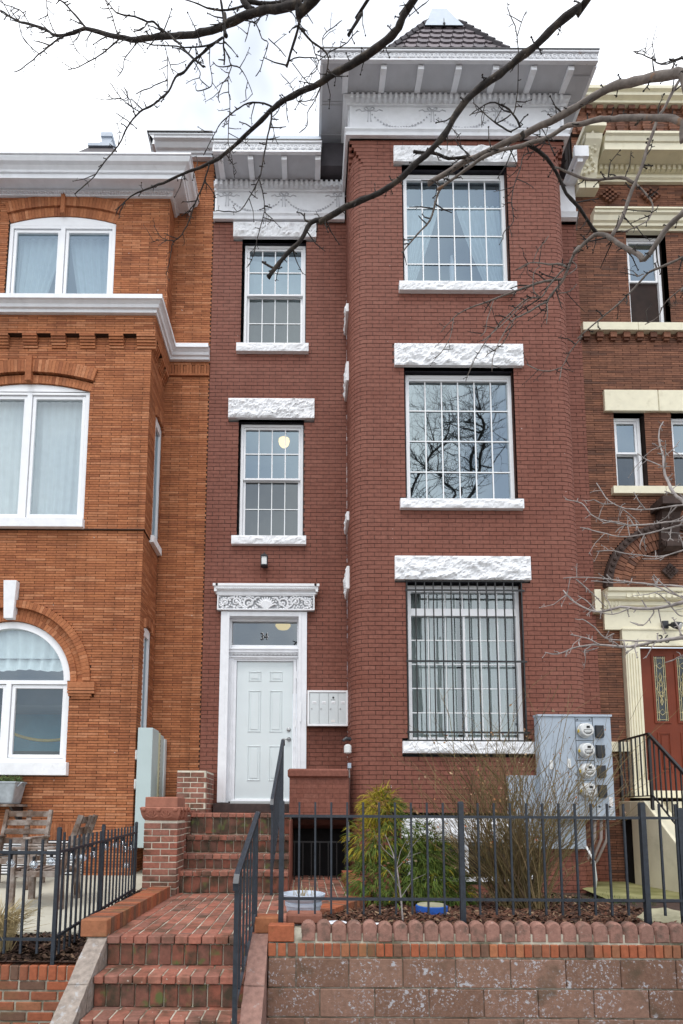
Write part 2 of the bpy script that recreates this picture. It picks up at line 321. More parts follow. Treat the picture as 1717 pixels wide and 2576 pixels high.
def thing(name, label, cat, loc=(0, 0, 0), group=None):
    o = bpy.data.objects.new(name, None); COL.objects.link(o); o.location = loc; o.empty_display_size = 0.1
    return tag(o, label, cat, group)
def inst(me, name, loc, parent=None, rotz=0, kind=None, rot=None):
    o = bpy.data.objects.new(name, me); COL.objects.link(o); o.location = loc
    o.rotation_euler = rot or (0, 0, rotz)
    if parent:
        o.parent = parent
        if parent.type == 'EMPTY': o.location = Vector(loc) - parent.location
    return o
def structure(o): o['kind'] = 'structure'; return o
CAM = Vector((0, 0, 1.62))

# ---------------------------------------------------------------- brick walls, laid brick by brick
class Wall:
    """bricks laid along a path in plan; u is the length along it"""
    def __init__(s, path, mat_b, mat_j, bl, ch, joint, jdepth=0.007):
        s.p = [Vector(q) for q in path]; s.L = [0]
        for a, b in zip(s.p, s.p[1:]): s.L.append(s.L[-1] + (b - a).length)
        s.bl, s.ch, s.j, s.jd = bl, ch, joint, jdepth; s.mb, s.mj = mat_b, mat_j
        s.mass = G(); s.back = G(); s.cands = []
    def at(s, u):
        u = max(0, min(s.L[-1], u))
        for i in range(len(s.L) - 1):
            if u <= s.L[i + 1] + 1e-9:
                d = (s.p[i + 1] - s.p[i]); d.normalize(); q = s.p[i] + d * (u - s.L[i])
                return q, Vector((d.y, -d.x)), i
    def nrm(s, u):
        a = s.at(u - 1e-4)[1]; b = s.at(u + 1e-4)[1]; return (a + b).normalized()
    def strip(s, g, u0, u1, z0, z1, d0, d1, r=None):
        us = [u0] + [l for l in s.L if u0 + 1e-4 < l < u1 - 1e-4] + [u1]
        vs = []
        for u in us:
            q = s.at(u)[0]; n = s.nrm(min(max(u, u0 + 2e-4), u1 - 2e-4)) if u in (u0, u1) else s.nrm(u)
            o = q + n * d1; i = q + n * d0
            vs += [(o.x, o.y, z0), (o.x, o.y, z1), (i.x, i.y, z1), (i.x, i.y, z0)]
        fs = []
        for k in range(len(us) - 1):
            a, b = 4 * k, 4 * k + 4
            fs += [(a, b, b + 1, a + 1), (a + 1, b + 1, b + 2, a + 2), (a + 3, b + 3, b, a)[::1]]
        e = 4 * (len(us) - 1)
        fs += [(0, 1, 2, 3), (e + 3, e + 2, e + 1, e)]
        g.add(vs, fs, r)
    def lay(s, u0, u1, z0, z1, blocked=None, single=True, d=0.0, shift=0.0):
        k = 0; z = z0
        while z < z1 - 0.004:
            zt = min(z + s.ch, z1); zm = (z + zt) / 2
            iv = [(u0, u1)]
            for (a, b) in (blocked(z, zt) if blocked else []):
                nv = []
                for (p, q) in iv:
                    if b <= p or a >= q: nv.append((p, q))
                    else:
                        if a > p: nv.append((p, a))
                        if b < q: nv.append((b, q))
                iv = nv
            for (p, q) in iv:
                if q - p < 0.012: continue
                s.strip(s.back, p, q, z, zt, -0.12 + d, -s.jd + d, 0.5)
                u = math.floor((p - shift) / s.bl) * s.bl + shift + (s.bl * 0.5 if k % 2 else 0) - s.bl + (k % 3 - 1) * 0.0
                while u < q:
                    a, b = max(u, p), min(u + s.bl, q); full = a == u and b == u + s.bl
                    aa, bb = (a + s.j / 2 if a > p + 1e-6 else a), (b - s.j / 2 if b < q - 1e-6 else b)
                    if bb - aa > 0.02:
                        jj = random.uniform(-0.0018, 0.0012)
                        ia, ib = s.at(a + 1e-4), s.at(b - 1e-4)
                        if full and single and ia[2] == ib[2] and zt - z > s.ch * 0.99:
                            c = (ia[0] + ib[0]) / 2; n = ia[1]
                            s.cands.append(((Vector((c.x, c.y, zm)) - CAM).length, (aa, bb, z, zt, d + jj, c, n, zm)))
                        else: s.strip(s.mass, aa, bb, z + s.j / 2, zt - s.j / 2, -0.06 + d, d + jj)
                    u += s.bl
            z += s.ch; k += 1
def finish_walls(walls, parent, limit, zmin, xr=None):
    """the nearest bricks become parts of their own, the rest one part"""
    allc = []
    for w in walls:
        for c in w.cands: allc.append((c[0], w, c[1]))
    def vis(t): return t[2][7] > zmin and (xr is None or xr[0] < t[2][5].x < xr[1])
    allc.sort(key=lambda t: (not vis(t), t[0]))
    cache = {}
    for i, (d, w, (aa, bb, z, zt, off, c, n, zm)) in enumerate(allc):
        if i < limit and vis((d, w, (aa, bb, z, zt, off, c, n, zm))):
            key = (round(bb - aa, 4), w.ch, w.mb)
            if key not in cache:
                l = (bb - aa) / 2; h = (w.ch - w.j) / 2
                cache[key] = G().cbox(-l, l, -0.002, 0.06, -h, h, 0.0016, r=0.0).mesh('brick', w.mb)
            o = inst(cache[key], 'brick', (c.x + n.x * (off + .002) - 0, c.y + n.y * off, zm), parent, math.atan2(n.x, -n.y))
        else: w.strip(w.mass, aa, bb, z + w.j / 2, zt - w.j / 2, -0.06, off)
    done = {}
    for w in walls:
        for g, m, nm in ((w.mass, w.mb, 'brickwork'), (w.back, w.mj, 'mortar_bed')):
            k = (m, nm); done.setdefault(k, G())
            G.add(done[k], g.v, g.f, 0); done[k].r[-len(g.f):] = g.r if g.f else []
    for (m, nm), g in done.items():
        if g.f: g.build(nm, m, parent, kind='stuff' if nm == 'brickwork' else None)
def arch_ring(walls_g, cx, cz, r0, r1, a0, a1, n, y0, y1, gap=0.004):
    """a ring of wedge bricks round an arch"""
    for k in range(n):
        t0 = a0 + (a1 - a0) * k / n; t1 = a0 + (a1 - a0) * (k + 1) / n
        e = gap / r1 / 2; e0 = gap / r0 / 2
        pts = [(cx + r0 * math.cos(t0 + e0), cz + r0 * math.sin(t0 + e0)), (cx + r1 * math.cos(t0 + e), cz + r1 * math.sin(t0 + e)),
               (cx + r1 * math.cos(t1 - e), cz + r1 * math.sin(t1 - e)), (cx + r0 * math.cos(t1 - e0), cz + r0 * math.sin(t1 - e0))]
        walls_g.prism(pts, 'y', y0, y1)
def rock_block(g, x0, x1, y0, y1, z0, z1, amp=0.03, seed=0.0):
    """stone with a hewn, uneven front"""
    nx = max(6, int((x1 - x0) / 0.024)); nz_ = max(4, int((z1 - z0) / 0.024)); vs = []
    for j in range(nz_ + 1):
        for i in range(nx + 1):
            x = x0 + (x1 - x0) * i / nx; z = z0 + (z1 - z0) * j / nz_
            e = min(i, nx - i, 2) / 2 * 0.5 + min(j, nz_ - j, 2) / 2 * 0.5 if 0 < i < nx and 0 < j < nz_ else 0
            h = 1.1 * noise.fractal(Vector((x * 6 + seed, z * 8, seed)), 0.65, 2.2, 5) + 0.30 * noise.noise(Vector((x * 45, z * 45, seed))) + 0.35
            vs.append((x + (random.uniform(-.006, .006) if e else 0), y0 - max(-0.35, h) * amp * e, z + (random.uniform(-.006, .006) if e else 0)))
    fs = [(j * (nx + 1) + i, j * (nx + 1) + i + 1, (j + 1) * (nx + 1) + i + 1, (j + 1) * (nx + 1) + i) for j in range(nz_) for i in range(nx)]
    g.add(vs, fs)
    g.add([(x0, y0, z0), (x1, y0, z0), (x1, y1, z0), (x0, y1, z0), (x0, y0, z1), (x1, y0, z1), (x1, y1, z1), (x0, y1, z1)],
          [(0, 3, 2, 1), (4, 5, 6, 7), (1, 2, 6, 5), (2, 3, 7, 6), (3, 0, 4, 7)])
    return g
def sweep(g, prof, path):
    """profile of (projection, z), bottom to top, carried round a plan path with mitred corners"""
    P_ = [Vector(p) for p in path]; n = len(P_); m = len(prof); vs = []
    for i in range(n):
        ds = []
        if i > 0: ds.append((P_[i] - P_[i - 1]).normalized())
        if i < n - 1: ds.append((P_[i + 1] - P_[i]).normalized())
        ns = [Vector((d.y, -d.x)) for d in ds]
        nn = ns[0] if len(ns) == 1 else (ns[0] + ns[1]) / (1 + ns[0].dot(ns[1]))
        for (pj, z) in prof: q = P_[i] + nn * pj; vs.append((q.x, q.y, z))
    fs = [(i * m + k, (i + 1) * m + k, (i + 1) * m + (k + 1) % m, i * m + (k + 1) % m) for i in range(n - 1) for k in range(m)]
    fs += [tuple(range(m))[::-1], tuple(range((n - 1) * m, n * m))]
    g.add(vs, fs); return g
def rects(*ops):
    """blocked intervals for rectangular openings (u0, u1, z0, z1)"""
    return lambda a, b: [(o[0], o[1]) for o in ops if b > o[2] + 0.012 and a < o[3] - 0.012]
# ---------------------------------------------------------------- windows
def frame4(g, x0, x1, z0, z1, t, y0, y1, tb=None):
    tb = tb or t
    g.cbox(x0, x0 + t, y0, y1, z0, z1, .003); g.cbox(x1 - t, x1, y0, y1, z0, z1, .003)
    g.cbox(x0 + t, x1 - t, y0 + .001, y1, z1 - t, z1, .003); g.cbox(x0 + t, x1 - t, y0 + .001, y1, z0, z0 + tb, .003)
def reveal(g, x0, x1, z0, z1, y0, y1):
    g.quad((x0, y0, z0), (x0, y1, z0), (x0, y1, z1), (x0, y0, z1)); g.quad((x1, y1, z0), (x1, y0, z0), (x1, y0, z1), (x1, y1, z1))
    g.quad((x0, y0, z1), (x0, y1, z1), (x1, y1, z1), (x1, y0, z1)); g.quad((x0, y1, z0), (x0, y0, z0), (x1, y0, z0), (x1, y1, z0))
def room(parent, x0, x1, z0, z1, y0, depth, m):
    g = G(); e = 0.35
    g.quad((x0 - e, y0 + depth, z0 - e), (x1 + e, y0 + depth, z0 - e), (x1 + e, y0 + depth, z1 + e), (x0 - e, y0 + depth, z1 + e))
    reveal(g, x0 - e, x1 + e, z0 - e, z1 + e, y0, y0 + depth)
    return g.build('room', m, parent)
def panes(parent, xs, zs, y, m, mu=0.009, single=False):
    for i in range(len(xs) - 1):
        for j in range(len(zs) - 1):
            t = random.uniform(-.0012, .0012); s_ = random.uniform(-.0012, .0012)
            a, b, c, d = xs[i], xs[i + 1], zs[j], zs[j + 1]
            g = G(); g.quad((a, y + t, c), (b, y - t, c), (b, y - t + s_, d), (a, y + t + s_, d)); g.build('pane', m, parent)
def muntins(parent, xs, zs, y, t=0.009):
    for x in xs[1:-1]: G().box(x - t, x + t, y - .012, y - .004, zs[0], zs[-1]).build('muntin', 'muntin', parent)
    for z in zs[1:-1]: G().box(xs[0], xs[-1], y - .0125, y - .005, z - t, z + t).build('muntin', 'muntin', parent)
def lin(a, b, n): return [a + (b - a) * i / n for i in range(n + 1)]
def grid_window(house, x0, x1, z0, z1, yf, nx, nz_, gm, rm, depth=1.7, t=0.055, top=0.07, tb=0.03):
    g = G(); frame4(g, x0, x1, z0, z1, t, yf, yf + .08, tb); g.box(x0 + t - .012, x1 - t + .012, yf + .012, yf + .05, z1 - top - .02, z1 - t + .002)
    w = g.build('window', 'white_vinyl', house)
    xs, zs = lin(x0 + t, x1 - t, nx), lin(z0 + tb, z1 - top, nz_)
    panes(w, xs, zs, yf + .045, gm); muntins(w, xs, zs, yf + .045)
    room(w, x0, x1, z0, z1, yf + .082, depth, rm)
    return w
def hung_window(house, x0, x1, z0, z1, zm, yf, nx, gm, gm2, rm, t=0.045, depth=1.7, fm='white_vinyl', nzp=2, lower_mun=True):
    g = G(); frame4(g, x0, x1, z0, z1, t, yf, yf + .12)
    w = g.build('window', fm, house)
    a, b = x0 + t, x1 - t
    u = G(); frame4(u, a + .001, b - .001, zm - .02, z1 - t - .001, .035, yf + .02, yf + .055); u.build('sash', fm, w)
    l = G(); frame4(l, a + .001, b - .001, z0 + t + .001, zm + .01, .04, yf + .065, yf + .1, .05); l.build('sash', fm, w)
    xs, zs = lin(a + .036, b - .036, nx), lin(zm + .016, z1 - t - .036, nzp)
    panes(w, xs, zs, yf + .04, gm)
    if nx > 1 or nzp > 1: muntins(w, xs, zs, yf + .04)
    xs, zs = lin(a + .041, b - .041, nx), lin(z0 + t + .051, zm - .03, nzp)
    panes(w, xs, zs, yf + .085, gm2)
    if lower_mun: muntins(w, xs, zs, yf + .087, .007)
    room(w, x0, x1, z0, z1, yf + .122, depth, rm)
    return w
def drape(x0, x1, z0, z1, y, folds=7, amp=0.03, top=None, xb0=None, xb1=None, nz_=14, wav=1.0, seed=0):
    """pleated cloth sheet; xb0/xb1 pull the lower edge aside"""
    g = G(); nx = folds * 6; vs = []
    for j in range(nz_ + 1):
        f = j / nz_; k = f ** 1.15
        a = x0 + ((xb0 if xb0 is not None else x0) - x0) * k; b = x1 + ((xb1 if xb1 is not None else x1) - x1) * k
        for i in range(nx + 1):
            t = i / nx
            vs.append((a + (b - a) * t, y + amp * math.sin(t * folds * 2 * math.pi + seed + 0.8 * math.sin(3 * f + t * 5)) * (0.5 + f * .5), z1 + (z0 - z1) * f + .012 * math.sin(t * 13 + seed) * (f > .95)))
    g.add(vs, [(j * (nx + 1) + i, j * (nx + 1) + i + 1, (j + 1) * (nx + 1) + i + 1, (j + 1) * (nx + 1) + i) for j in range(nz_) for i in range(nx)])
    return g
def curtain(g, m, label):
    o = g.build('curtain', m, smooth=True); return tag(o, label, 'curtain')

# ---------------------------------------------------------------- brown painted row house
house = thing('row_house', 'maroon painted brick row house with round cornered three window bay and white trim', 'house', (1.5, 8.75, 0.45))
arcL = [(0.65 + .25 - .25 * math.cos(a), 8.2 - .25 * math.sin(a)) for a in lin(0, math.pi / 2, 6)]
arcR = [(3.88 + .25 * math.sin(a), 8.2 - .25 * math.cos(a)) for a in lin(0, math.pi / 2, 6)]
BL, CH, JT = 0.2035, 0.0667, 0.0088
rw = Wall([(-1.68, 8.75), (0.65, 8.75)], 'painted_brick', 'painted_joint', BL, CH, JT)
def ru(x): return x + 1.68
DOOR = (ru(-1.36), ru(0.0), 1.5, 4.83)
rw.lay(0, 2.33, 0.40, 12.0, rects((ru(-1.17), ru(-.05), 9.54, 11.58), (ru(-1.17), ru(-.07), 6.095, 8.185), DOOR,
                                (ru(-1.327), ru(.123), 11.58, 11.865), (ru(-1.346), ru(.104), 8.185, 8.536)))
bw = Wall([(0.65, 8.75)] + arcL + arcR + [(4.13, 8.75)], 'painted_brick', 'painted_joint', BL, CH, JT)
U0 = bw.L[7]                                   # where the flat front begins
def bu(x): return U0 + (x - 0.9)
BW = [(1.49, 3.19, 9.88, 12.03), (1.48, 3.18, 6.285, 8.47), (1.46, 3.18, 2.617, 5.03)]
BLN = [(1.358, 3.345, 12.03, 12.32), (1.331, 3.322, 8.47, 8.831), (1.299, 3.31, 5.03, 5.392)]
BSL = [(1.417, 3.258, 9.731, 9.883), (1.39, 3.238, 6.135, 6.283), (1.38, 3.251, 2.447, 2.618)]
bw.lay(0, bw.L[-1], 0.40, 12.0, rects(*[(bu(a), bu(b), c, d) for a, b, c, d in BW + BLN + BSL], (bu(1.35), bu(3.25), .62, 1.55)), shift=U0)
# square corners above, stepped out over the rounded ones
bw2 = Wall([(0.65, 8.75), (.65, 8.2), (.9, 7.95), (3.88, 7.95), (4.13, 8.2), (4.13, 8.75)], 'painted_brick', 'painted_joint', BL, CH, JT)
bw.lay(0, bw.L[-1], 12.0, 12.52, rects((bu(1.49), bu(3.19), 9.8, 12.03), (bu(1.358), bu(3.345), 12.03, 12.32)), shift=U0)
for sx in (0, 1):
    cg = G()
    for k in range(7):
        z = 12.0 + CH * k; e = .25 - .25 * (k + 1) / 7
        xa = .65 if not sx else 4.13; sg = 1 if not sx else -1
        p = sorted((xa + sg * e, xa + sg * .42))
        cg.box(p[0], p[1], 7.947, 8.1, z + .004, z + CH - .004)
        p = sorted((xa + sg * -.003, xa + sg * .12)); cg.box(p[0], p[1], 7.95 + e, 8.3, z + .004, z + CH - .004)
    cg.build('corbelled_corner', 'painted_brick', house)
sw = Wall([(4.13, 8.75), (4.69, 8.75)], 'painted_brick', 'painted_joint', BL, CH, JT)
sw.lay(0, .56, 0.40, 12.0)
finish_walls([rw, bw, sw], house, 300, 1.9)
# wall core, so that no light leaks through
core = G()
core.box(-1.68, -1.2, 8.90, 9.0, .4, 13.0); core.box(-.02, .66, 8.90, 9.0, .4, 13); core.box(-1.3, .1, 8.90, 9.0, 11.6, 13); core.box(-1.3, .1, 8.9, 9.0, 8.2, 9.5)
core.box(-1.3, .1, 8.90, 9.0, 4.9, 6.05); core.box(4.1, 4.69, 8.9, 9.0, .4, 13)
core.build('wall_core', 'painted_joint', house)
for n, (x0, x1, z0, z1, y) in enumerate([(-1.327, .123, 11.58, 11.865, 8.70), (-1.346, .104, 8.185, 8.536, 8.70)] + [(*b[:4], 7.90) for b in BLN]):
    rock_block(G(), x0, x1, y, y + .12, z0, z1, .035, n * 3.7).build('lintel', 'white_stone', house)
for n, (x0, x1, z0, z1, y) in enumerate([(-1.231, 0.0, 9.39, 9.54, 8.68), (-1.247, -.023, 5.955, 6.098, 8.68)] + [(*b[:4], 7.88) for b in BSL]):
    rock_block(G(), x0, x1, y, y + .18, z0, z1, .018, n * 5.1 + 40).build('windowsill', 'white_stone', house)
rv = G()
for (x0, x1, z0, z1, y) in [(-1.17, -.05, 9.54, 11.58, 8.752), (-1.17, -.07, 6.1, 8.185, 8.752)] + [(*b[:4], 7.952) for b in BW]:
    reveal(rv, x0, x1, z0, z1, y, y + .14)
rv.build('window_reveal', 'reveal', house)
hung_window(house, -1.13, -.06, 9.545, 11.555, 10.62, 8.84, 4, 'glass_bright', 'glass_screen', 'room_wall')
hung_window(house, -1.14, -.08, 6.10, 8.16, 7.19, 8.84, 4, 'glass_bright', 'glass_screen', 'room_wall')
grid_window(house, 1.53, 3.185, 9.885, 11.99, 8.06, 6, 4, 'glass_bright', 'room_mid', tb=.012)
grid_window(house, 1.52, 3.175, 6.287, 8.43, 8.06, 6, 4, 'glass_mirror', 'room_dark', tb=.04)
# lower bay window: fixed light over a pair of sliding sashes
g = G(); frame4(g, 1.50, 3.175, 2.62, 5.00, .055, 8.06, 8.14, .075); g.box(1.55, 3.12, 8.055, 8.13, 4.53, 4.64); g.box(1.552, 3.123, 8.062, 8.13, 4.90, 4.95)
w = g.build('window', 'white_vinyl', house)
xs = lin(1.555, 3.12, 6)
panes(w, xs, [4.64, 4.90], 8.11, 'glass_clear'); muntins(w, xs, [4.64, 4.90], 8.11, .008)
xs2, zs2 = lin(1.555, 3.12, 6), lin(2.70, 4.53, 5)
panes(w, xs2, zs2, 8.11, 'glass_clear'); muntins(w, xs2, zs2, 8.11, .008)
G().box(2.33, 2.362, 8.075, 8.105, 2.69, 4.53).build('meeting_stile', 'white_vinyl', w)
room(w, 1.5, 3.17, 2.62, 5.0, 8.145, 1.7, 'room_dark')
# basement window, most of it behind the bushes
g = G(); frame4(g, 1.42, 3.20, .64, 1.25, .06, 7.97, 8.05); g.box(2.24, 2.30, 7.972, 8.05, .7, 1.2); bwn = g.build('window', 'white_vinyl', house)
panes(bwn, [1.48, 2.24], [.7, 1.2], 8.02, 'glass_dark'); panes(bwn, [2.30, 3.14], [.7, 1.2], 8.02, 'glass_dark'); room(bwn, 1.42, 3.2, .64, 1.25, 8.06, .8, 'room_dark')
rock_block(G(), 1.35, 3.25, 7.89, 8.05, 1.25, 1.55, .02, 91).build('lintel', 'white_stone', house)
# stones of the windows in the side of the bay, seen edge on
for (z0, z1) in ((9.72, 9.86), (8.50, 8.83), (6.14, 6.28), (5.03, 5.39)):
    g = G(); rock_block(g, 0, .75, 0, .1, z0, z1, .03, z0); g.v = [(.612 + p[1], 8.72 - p[0] * .62, p[2]) for p in g.v]; g.build('side_stone', 'white_stone', house)

# ---- white metal cornice of the bay and of the recess
def moulding(g, prof, x0, x1, yw):
    """profile of (projection, z) from bottom to top, run along x on a wall at yw"""
    g.prism([(yw + .05, prof[0][1])] + [(yw - p, z) for p, z in prof] + [(yw + .05, prof[-1][1])], 'x', x0, x1)
def swag(g, x0, x1, zt, zb, y):
    n = 22
    for i in range(n + 1):
        t = i / n; x = x0 + (x1 - x0) * t; z = zt - (zt - zb) * (1 - (2 * t - 1) ** 2) ** .8
        if .04 < t < .96: g.lathe([(.001, -.016), (.014 + .01 * math.sin(t * math.pi), -.006), (.001, .006)], (x, y, z + random.uniform(-.008, .008)), 6, 'y')
def bow(g, x, z, y):
    for s_ in (-1, 1):
        g.tube([(x, y, z), (x + s_ * .05, y, z + .06), (x + s_ * .085, y, z + .035), (x + s_ * .05, y, z - .005), (x, y, z)], .009, 4)
        g.tube([(x + s_ * .03, y, z), (x + s_ * .12, y, z - .02), (x + s_ * .16, y, z + .015), (x + s_ * .22, y, z - .01)], .007, 4)
        g.tube([(x + s_ * .018, y, z - .01), (x + s_ * .02, y, z - .1), (x + s_ * .026, y, z - .21)], [.009, .006, .011], 4)
    g.lathe([(.001, -.02), (.022, -.008), (.001, .0)], (x, y, z), 8, 'y')
def cornice(x0, x1, yw, zf, ze, zs, yfa, fx0, fx1, fz1, mods, swx, nd, trim, plan):
    """frieze zf..ze, eave soffit zs, fascia at yfa"""
    g = G(); g.box(x0, x1, yw - .02, yw + .1, zf, zs); g.build('frieze', 'white_trim', house)
    sweep(G(), [(-.03, zf), (.07, zf), (.075, zf + .03), (.05, zf + .045), (.06, zf + .075), (.085, zf + .10), (.085, zf + .125), (-.03, zf + .13)], plan).build('moulding', 'white_trim', house)
    sweep(G(), [(-.03, ze), (.05, ze + .01), (.055, ze + .05), (.085, ze + .06), (.09, ze + .1), (.11, ze + .125), (-.03, ze + .13)], plan).build('moulding', 'white_trim', house)
    for sx in (x0, x1 - .04): G().box(sx, sx + .04, yw - .04, yw, zf + .13, ze).build('panel_edge', 'white_trim', house)
    g = G(); w = (x1 - x0) / nd
    for i in range(nd): g.box(x0 + w * (i + .1), x0 + w * (i + .58), yw - .13, yw - .02, zs - .115, zs - .015)
    g.build('dentils', 'white_trim', house, kind='stuff')
    for x in mods:
        G().prism([(yfa + .03, zs - .002), (yfa + .03, zs - .085), (yfa + .10, zs - .085), (yw - .13, zs - .03), (yw - .1, zs - .002)], 'x', x - .045, x + .045).build('bracket', 'white_trim', house)
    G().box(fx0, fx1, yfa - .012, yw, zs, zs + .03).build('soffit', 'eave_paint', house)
    g = G(); g.box(fx0, fx1, yfa - .025, yfa + .02, zs - .01, fz1 - .03); g.box(fx0 - .015, fx1 + .015, yfa - .05, yfa + .03, fz1 - .03, fz1); g.box(fx0, fx1, yfa - .035, yfa, zs - .02, zs + .012)
    g.build('fascia', trim, house)
    G().box(fx0 - .02, fx1 + .02, yfa - .058, yfa + .05, fz1 + .001, fz1 + .018).build('drip_edge', 'plastic_black', house)
    g = G(); n = int((fx1 - fx0) / .12); d = (fx1 - fx0) / n
    for i in range(n):
        x = fx0 + d * (i + .5); zc = (zs + fz1 - .03) / 2
        g.lathe([(.018, -.004), (.046, -.012), (.034, -.016), (.022, -.005), (.010, -.014), (.001, -.016)], (x, yfa - .024, zc), 10, 'y')
        g.lathe([(.012, -.004), (.001, -.012)], (x + d / 2, yfa - .024, zc + .03), 5, 'y'); g.lathe([(.012, -.004), (.001, -.012)], (x + d / 2, yfa - .024, zc - .03), 5, 'y')
    g.build('rosettes', trim, house, kind='stuff')
    for (a, b, o1, o2) in swx:
        g = G(); swag(g, a, b, ze - .06, zf + .20, yw - .022); g.build('garland', 'eave_paint', house)
    for x in sorted(set([q for s_ in swx for q in (s_[2], s_[3]) if q is not None])):
        g = G(); bow(g, x, ze - .055, yw - .024); g.build('bow', 'eave_paint', house)
bx = [.97, 2.0, 3.05, 4.0]
cornice(.65, 4.13, 7.95, 12.48, 13.06, 13.205, 7.46, .17, 4.46, 13.36, [.56, 1.15, 1.73, 2.32, 2.90, 3.49, 4.07], [(bx[i], bx[i + 1], bx[i], bx[i + 1]) for i in range(3)], 39, 'rusty_trim', [(.65, 8.74), (.65, 7.95), (4.13, 7.95), (4.13, 8.74)])
cornice(-1.66, .62, 8.75, 11.9, 12.47, 12.62, 8.24, -1.63, .19, 12.80, [-1.51, -1.0, -.43, .14], [(-1.45, -.45, -1.45, -.45), (-.45, .5, None, .5)], 26, 'white_trim', [(-1.68, 8.75), (.62, 8.75)])
g = G(); g.prism([(8.19, 12.80), (8.19, 12.83), (8.40, 13.17), (8.46, 13.12)], 'x', -1.66, .19); g.build('gutter_flashing', 'flashing', house)
# side returns of the bay cornice
for a, b in ((.628, .652), (4.128, 4.152)): G().box(a, b, 7.97, 8.74, 12.48, 13.2).build('frieze_return', 'white_trim', house)
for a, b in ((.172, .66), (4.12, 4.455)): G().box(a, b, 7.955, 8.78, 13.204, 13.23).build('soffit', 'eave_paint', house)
for x0, x1 in ((.155, .2), (4.43, 4.475)): G().box(x0, x1, 7.5, 8.78, 13.19, 13.355).build('fascia', 'white_trim', house)
for y in (7.62, 8.0, 8.4):
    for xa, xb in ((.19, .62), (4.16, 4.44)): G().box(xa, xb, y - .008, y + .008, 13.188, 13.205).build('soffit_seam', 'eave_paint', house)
# short cornice right of the bay
g = G(); g.box(4.14, 4.68, 8.70, 8.76, 11.9, 12.62); moulding(g, [(.03, 11.9), (.08, 11.92), (.05, 11.95), (.09, 12.02), (.05, 12.04)], 4.14, 4.69, 8.72); g.box(4.46, 4.69, 8.28, 8.7, 12.62, 12.65); g.box(4.46, 4.70, 8.24, 8.29, 12.6, 12.80); g.build('frieze_return', 'white_trim', house)
G().prism([(8.27, 12.618), (8.27, 12.53), (8.34, 12.53), (8.62, 12.59), (8.65, 12.618)], 'x', 4.52, 4.61).build('bracket', 'white_trim', house)
# box behind the cornices
g = G(); g.box(.2, 4.43, 7.5, 10.5, 13.23, 13.34); g.box(.66, 4.12, 8.1, 10.5, 12.3, 13.22); g.box(-1.65, .6, 8.45, 10.5, 12.66, 13.1); g.build('roof_deck', 'slate', house)
# slate turret roof laid shingle by shingle
B0 = [Vector(p) for p in ((.38, 7.95, 13.38), (4.40, 7.95, 13.38), (4.40, 10.4, 13.38), (.38, 10.4, 13.38))]
T0 = [Vector(p) for p in ((2.12, 8.6, 15.75), (2.68, 8.6, 15.75), (2.68, 9.6, 15.75), (2.12, 9.6, 15.75))]
g = G(); g.add([tuple(p) for p in B0 + T0], [(0, 1, 5, 4), (1, 2, 6, 5), (2, 3, 7, 6), (3, 0, 4, 7), (4, 5, 6, 7)]); roof = g.build('roof', 'slate', house)
rows = 13; left = 290; rest = G()
for f in (0, 3, 1):
    a, b, c, d = B0[f], B0[(f + 1) % 4], T0[(f + 1) % 4], T0[f]
    n = (b - a).cross(d - a).normalized()
    for r_ in range(rows + 1):
        t = r_ / rows; p, q = a.lerp(d, t), b.lerp(c, t); ln = (q - p).length; ex = (q - p).normalized(); up = ((d + c) / 2 - (a + b) / 2).normalized()
        w_ = .20; k = -1 if r_ % 2 else 0
        while k * w_ + (w_ / 2 if r_ % 2 else 0) < ln:
            s0 = max(0, k * w_ + (w_ / 2 if r_ % 2 else 0)); s1 = min(ln, k * w_ + w_ + (w_ / 2 if r_ % 2 else 0)); k += 1
            if s1 - s0 < .04 or t > .95: continue
            sh = G(); l = s1 - s0; o = p + ex * s0
            def W(x, y, h): return tuple(o + ex * x + up * y + n * h)
            prof = [(.006, .20), (.006, .03), (l * .28, -.035), (l * .72, -.035), (l - .006, .03), (l - .006, .20)]
            sh.add([W(x, y, .036 - y * .12) for x, y in prof] + [W(x, y, .010 - y * .1) for x, y in prof], [(0, 1, 2, 3, 4, 5)] + [(i, 6 + i, 7 + i, i + 1) for i in range(5)])
            if f != 1 and left > 0 and r_ > 5: sh.build('shingle', 'slates', roof); left -= 1
            else: G.add(rest, sh.v, sh.f)
rest.build('shingle', 'slates', roof, kind='stuff')
for i in (0, 1):
    g = G(); n_ = 16
    for k in range(n_):
        p = B0[i].lerp(T0[i], k / n_); q = B0[i].lerp(T0[i], (k + 1.15) / n_)
        g.tube([p + Vector((0, -.03, .03)), q + Vector((0, -.015, .015))], .045, 5)
    g.build('hip_slates', 'slate', roof)
g = G(); b_ = [(2.04, 8.48, 15.55), (2.73, 8.48, 15.55), (2.73, 9.7, 15.55), (2.04, 9.7, 15.55)]; t_ = [(2.22, 8.66, 16.2), (2.48, 8.66, 16.2), (2.48, 9.4, 16.2), (2.22, 9.4, 16.2)]
g.add(b_ + t_, [(0, 1, 5, 4), (1, 2, 6, 5), (2, 3, 7, 6), (3, 0, 4, 7), (4, 5, 6, 7)]); cp = g.build('roof_cap', 'flashing', roof)
G().lathe([(.02, 0), (.025, .03), (.008, .05), (.006, .14), (.0015, .16)], (2.385, 8.49, 15.56), 8).build('lightning_tip', 'plastic_black', roof)

